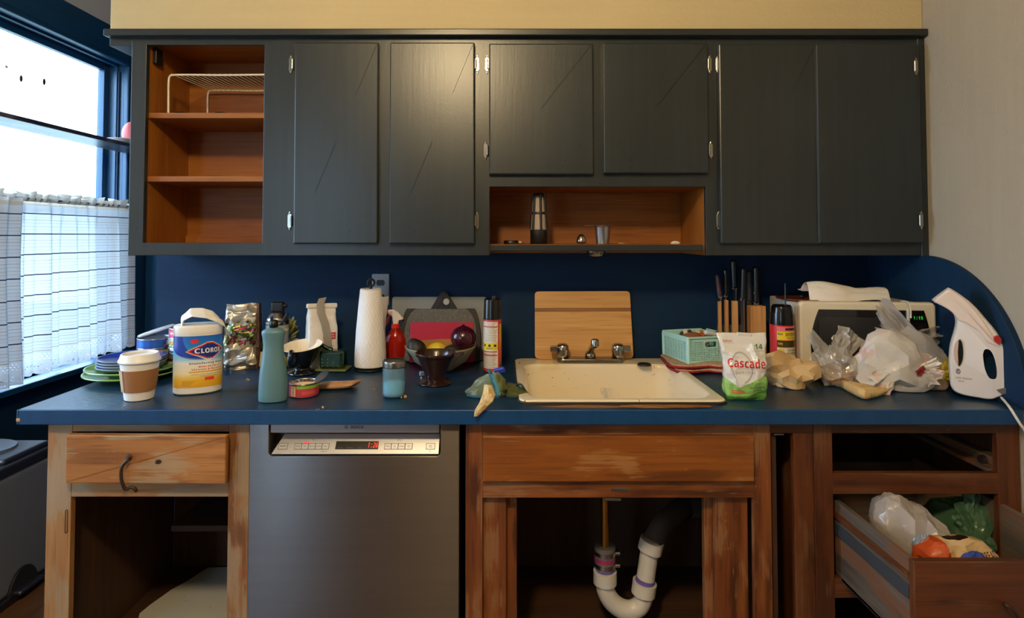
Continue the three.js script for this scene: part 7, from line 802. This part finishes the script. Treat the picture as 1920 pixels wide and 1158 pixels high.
// ---------- in the pulled-out drawer ----------
{
  const { L, R, yT, yB, zb, zf } = DRAWER, pos = (px, py, z) => at(px, py, z);
  const bag = (n, l, px, py, z, y0, o, m) => { const p = at(px, py, z), t = thing(n, l, 'bag', [p[0], y0, z]); part(t, 'bag', paperBall({ coarse: 3, jitter: 0.15, sub: 7, fine: 0.035, ff: 4.5, ...o }), m); return t; };
  bag('white_plastic_bag', 'white plastic bag heaped in the open drawer', 1712, 985, 0.70, yB, { size: [0.084, 0.112, 0.09], seed: 83, jitter: 0.11, floor: -0.8, crease: 0.5, lobes: [[-0.95, 0.9, -0.2, 0.6, 5], [0.8, 0.0, 0.6, 0.3, 4], [0.2, 1, 0.1, 0.15, 3]] }, P('#c9c1be', 0.26, { transmission: 0.35, thickness: 0, clearcoat: 0.3 }));
  bag('green_plastic_bag', 'crinkled clear green plastic bag at the back of the open drawer', 1800, 960, 0.58, yB, { size: [0.075, 0.075, 0.09], seed: 91, amp: 0.2, freq: 1.5, detail: 26, floor: -0.8, crease: 0.35, lobes: [[0.5, 1, 0, 0.8, 8], [-0.4, 0.9, -0.4, 0.55, 6]] }, P('#5f8a6a', 0.16, { transmission: 0.5, thickness: 0, clearcoat: 0.5 }));
  { const g = scene.children[scene.children.length - 1], gm = P('#7fae8c', 0.16, { transmission: 0.55, thickness: 0, clearcoat: 0.5 }); part(g, 'loose_end', fan({ a: [0.01, 0.12, 0.04], b: [0.04, 0.215, 0.02], w0: 0.02, w1: 0.045, seed: 3, pleats: 6, depth: 0.012 }), gm); part(g, 'loose_end', fan({ a: [0.0, 0.11, 0.05], b: [-0.045, 0.19, 0.05], w0: 0.02, w1: 0.04, seed: 6, pleats: 5, depth: 0.012 }), gm); }
  bag('green_plastic_bag', 'dark green wrapper with red and lime print at the drawer right', 1836, 1015, 0.80, yB, { size: [0.055, 0.075, 0.07], seed: 97, amp: 0.14, freq: 1.4, detail: 22, floor: -0.8, crease: 0.4 }, P('#ffffff', 0.2, { clearcoat: 0.5, map: dtex(128, 128, (u, v) => { const q = fbm(u, v, 6, 6, 197, 2); return q > 0.6 ? [56, 140, 60] : q < 0.36 ? [150, 40, 52] : [46, 54, 42]; }) }));
  const p = at(1795, 1040, 0.875), t = thing('bread_package', 'orange printed bread package with blue label at the drawer front', 'package', [p[0], yB, 0.872], 0.02); part(t, 'bag', bagLoft([[0.09, 0.04, 0], [0.098, 0.05, 0.03], [0.098, 0.05, 0.13], [0.088, 0.042, 0.185], [0.06, 0.025, 0.212], [0.03, 0.01, 0.218]], { seed: 31, amp: 0.008, W: 0.2, H2: 0.22, fr: 18, sq: 0.6 }), P('#ffffff', 0.22, { clearcoat: 0.5, map: tex(512, 512, (x, W, H2) => { x.fillStyle = '#c9a878'; x.fillRect(0, 0, W, H2); x.fillStyle = '#b5481e'; x.fillRect(0, 0, 150, 90); x.fillRect(0, 0, 60, H2); x.fillStyle = '#d9c8a8'; x.fillRect(120, 70, 14, 440); x.fillStyle = '#c99a68'; for (let i = 0; i < 5; i++) { x.beginPath(); x.ellipse(280 + i * 50, 120 + (i % 2) * 40, 50, 36, 0.3, 0, 7); x.fill(); } x.fillStyle = '#2c48b0'; x.beginPath(); x.moveTo(170, 110); x.quadraticCurveTo(250, 10, 360, 60); x.lineTo(400, 120); x.quadraticCurveTo(290, 80, 200, 150); x.fill(); text(x, '12 OZ', 64, 120, 'bold 34px sans-serif', '#3a2014'); text(x, 'BREAD', 400, 70, 'bold 36px sans-serif', '#4a2a18'); }) }));
  const b = at(1745, 1012, 0.82), o = thing('blue_wrapper', 'crumpled blue and clear wrapper by the left drawer side', 'wrapper', [b[0], yB, 0.80]); part(o, 'wrapper', crumple({ size: [0.035, 0.098, 0.035], seed: 103, amp: 0.16, detail: 14, floor: -0.85, crease: 0.4 }), P('#ffffff', 0.25, { map: dtex(64, 64, (u, v) => (fbm(u, v, 4, 4, 207, 2) > 0.52 ? [30, 52, 140] : [138, 150, 168])) }));
}

scene.traverse((o) => { if (o.isMesh) { o.castShadow = true; o.receiveShadow = true; } });
renderer.render(scene, camera);
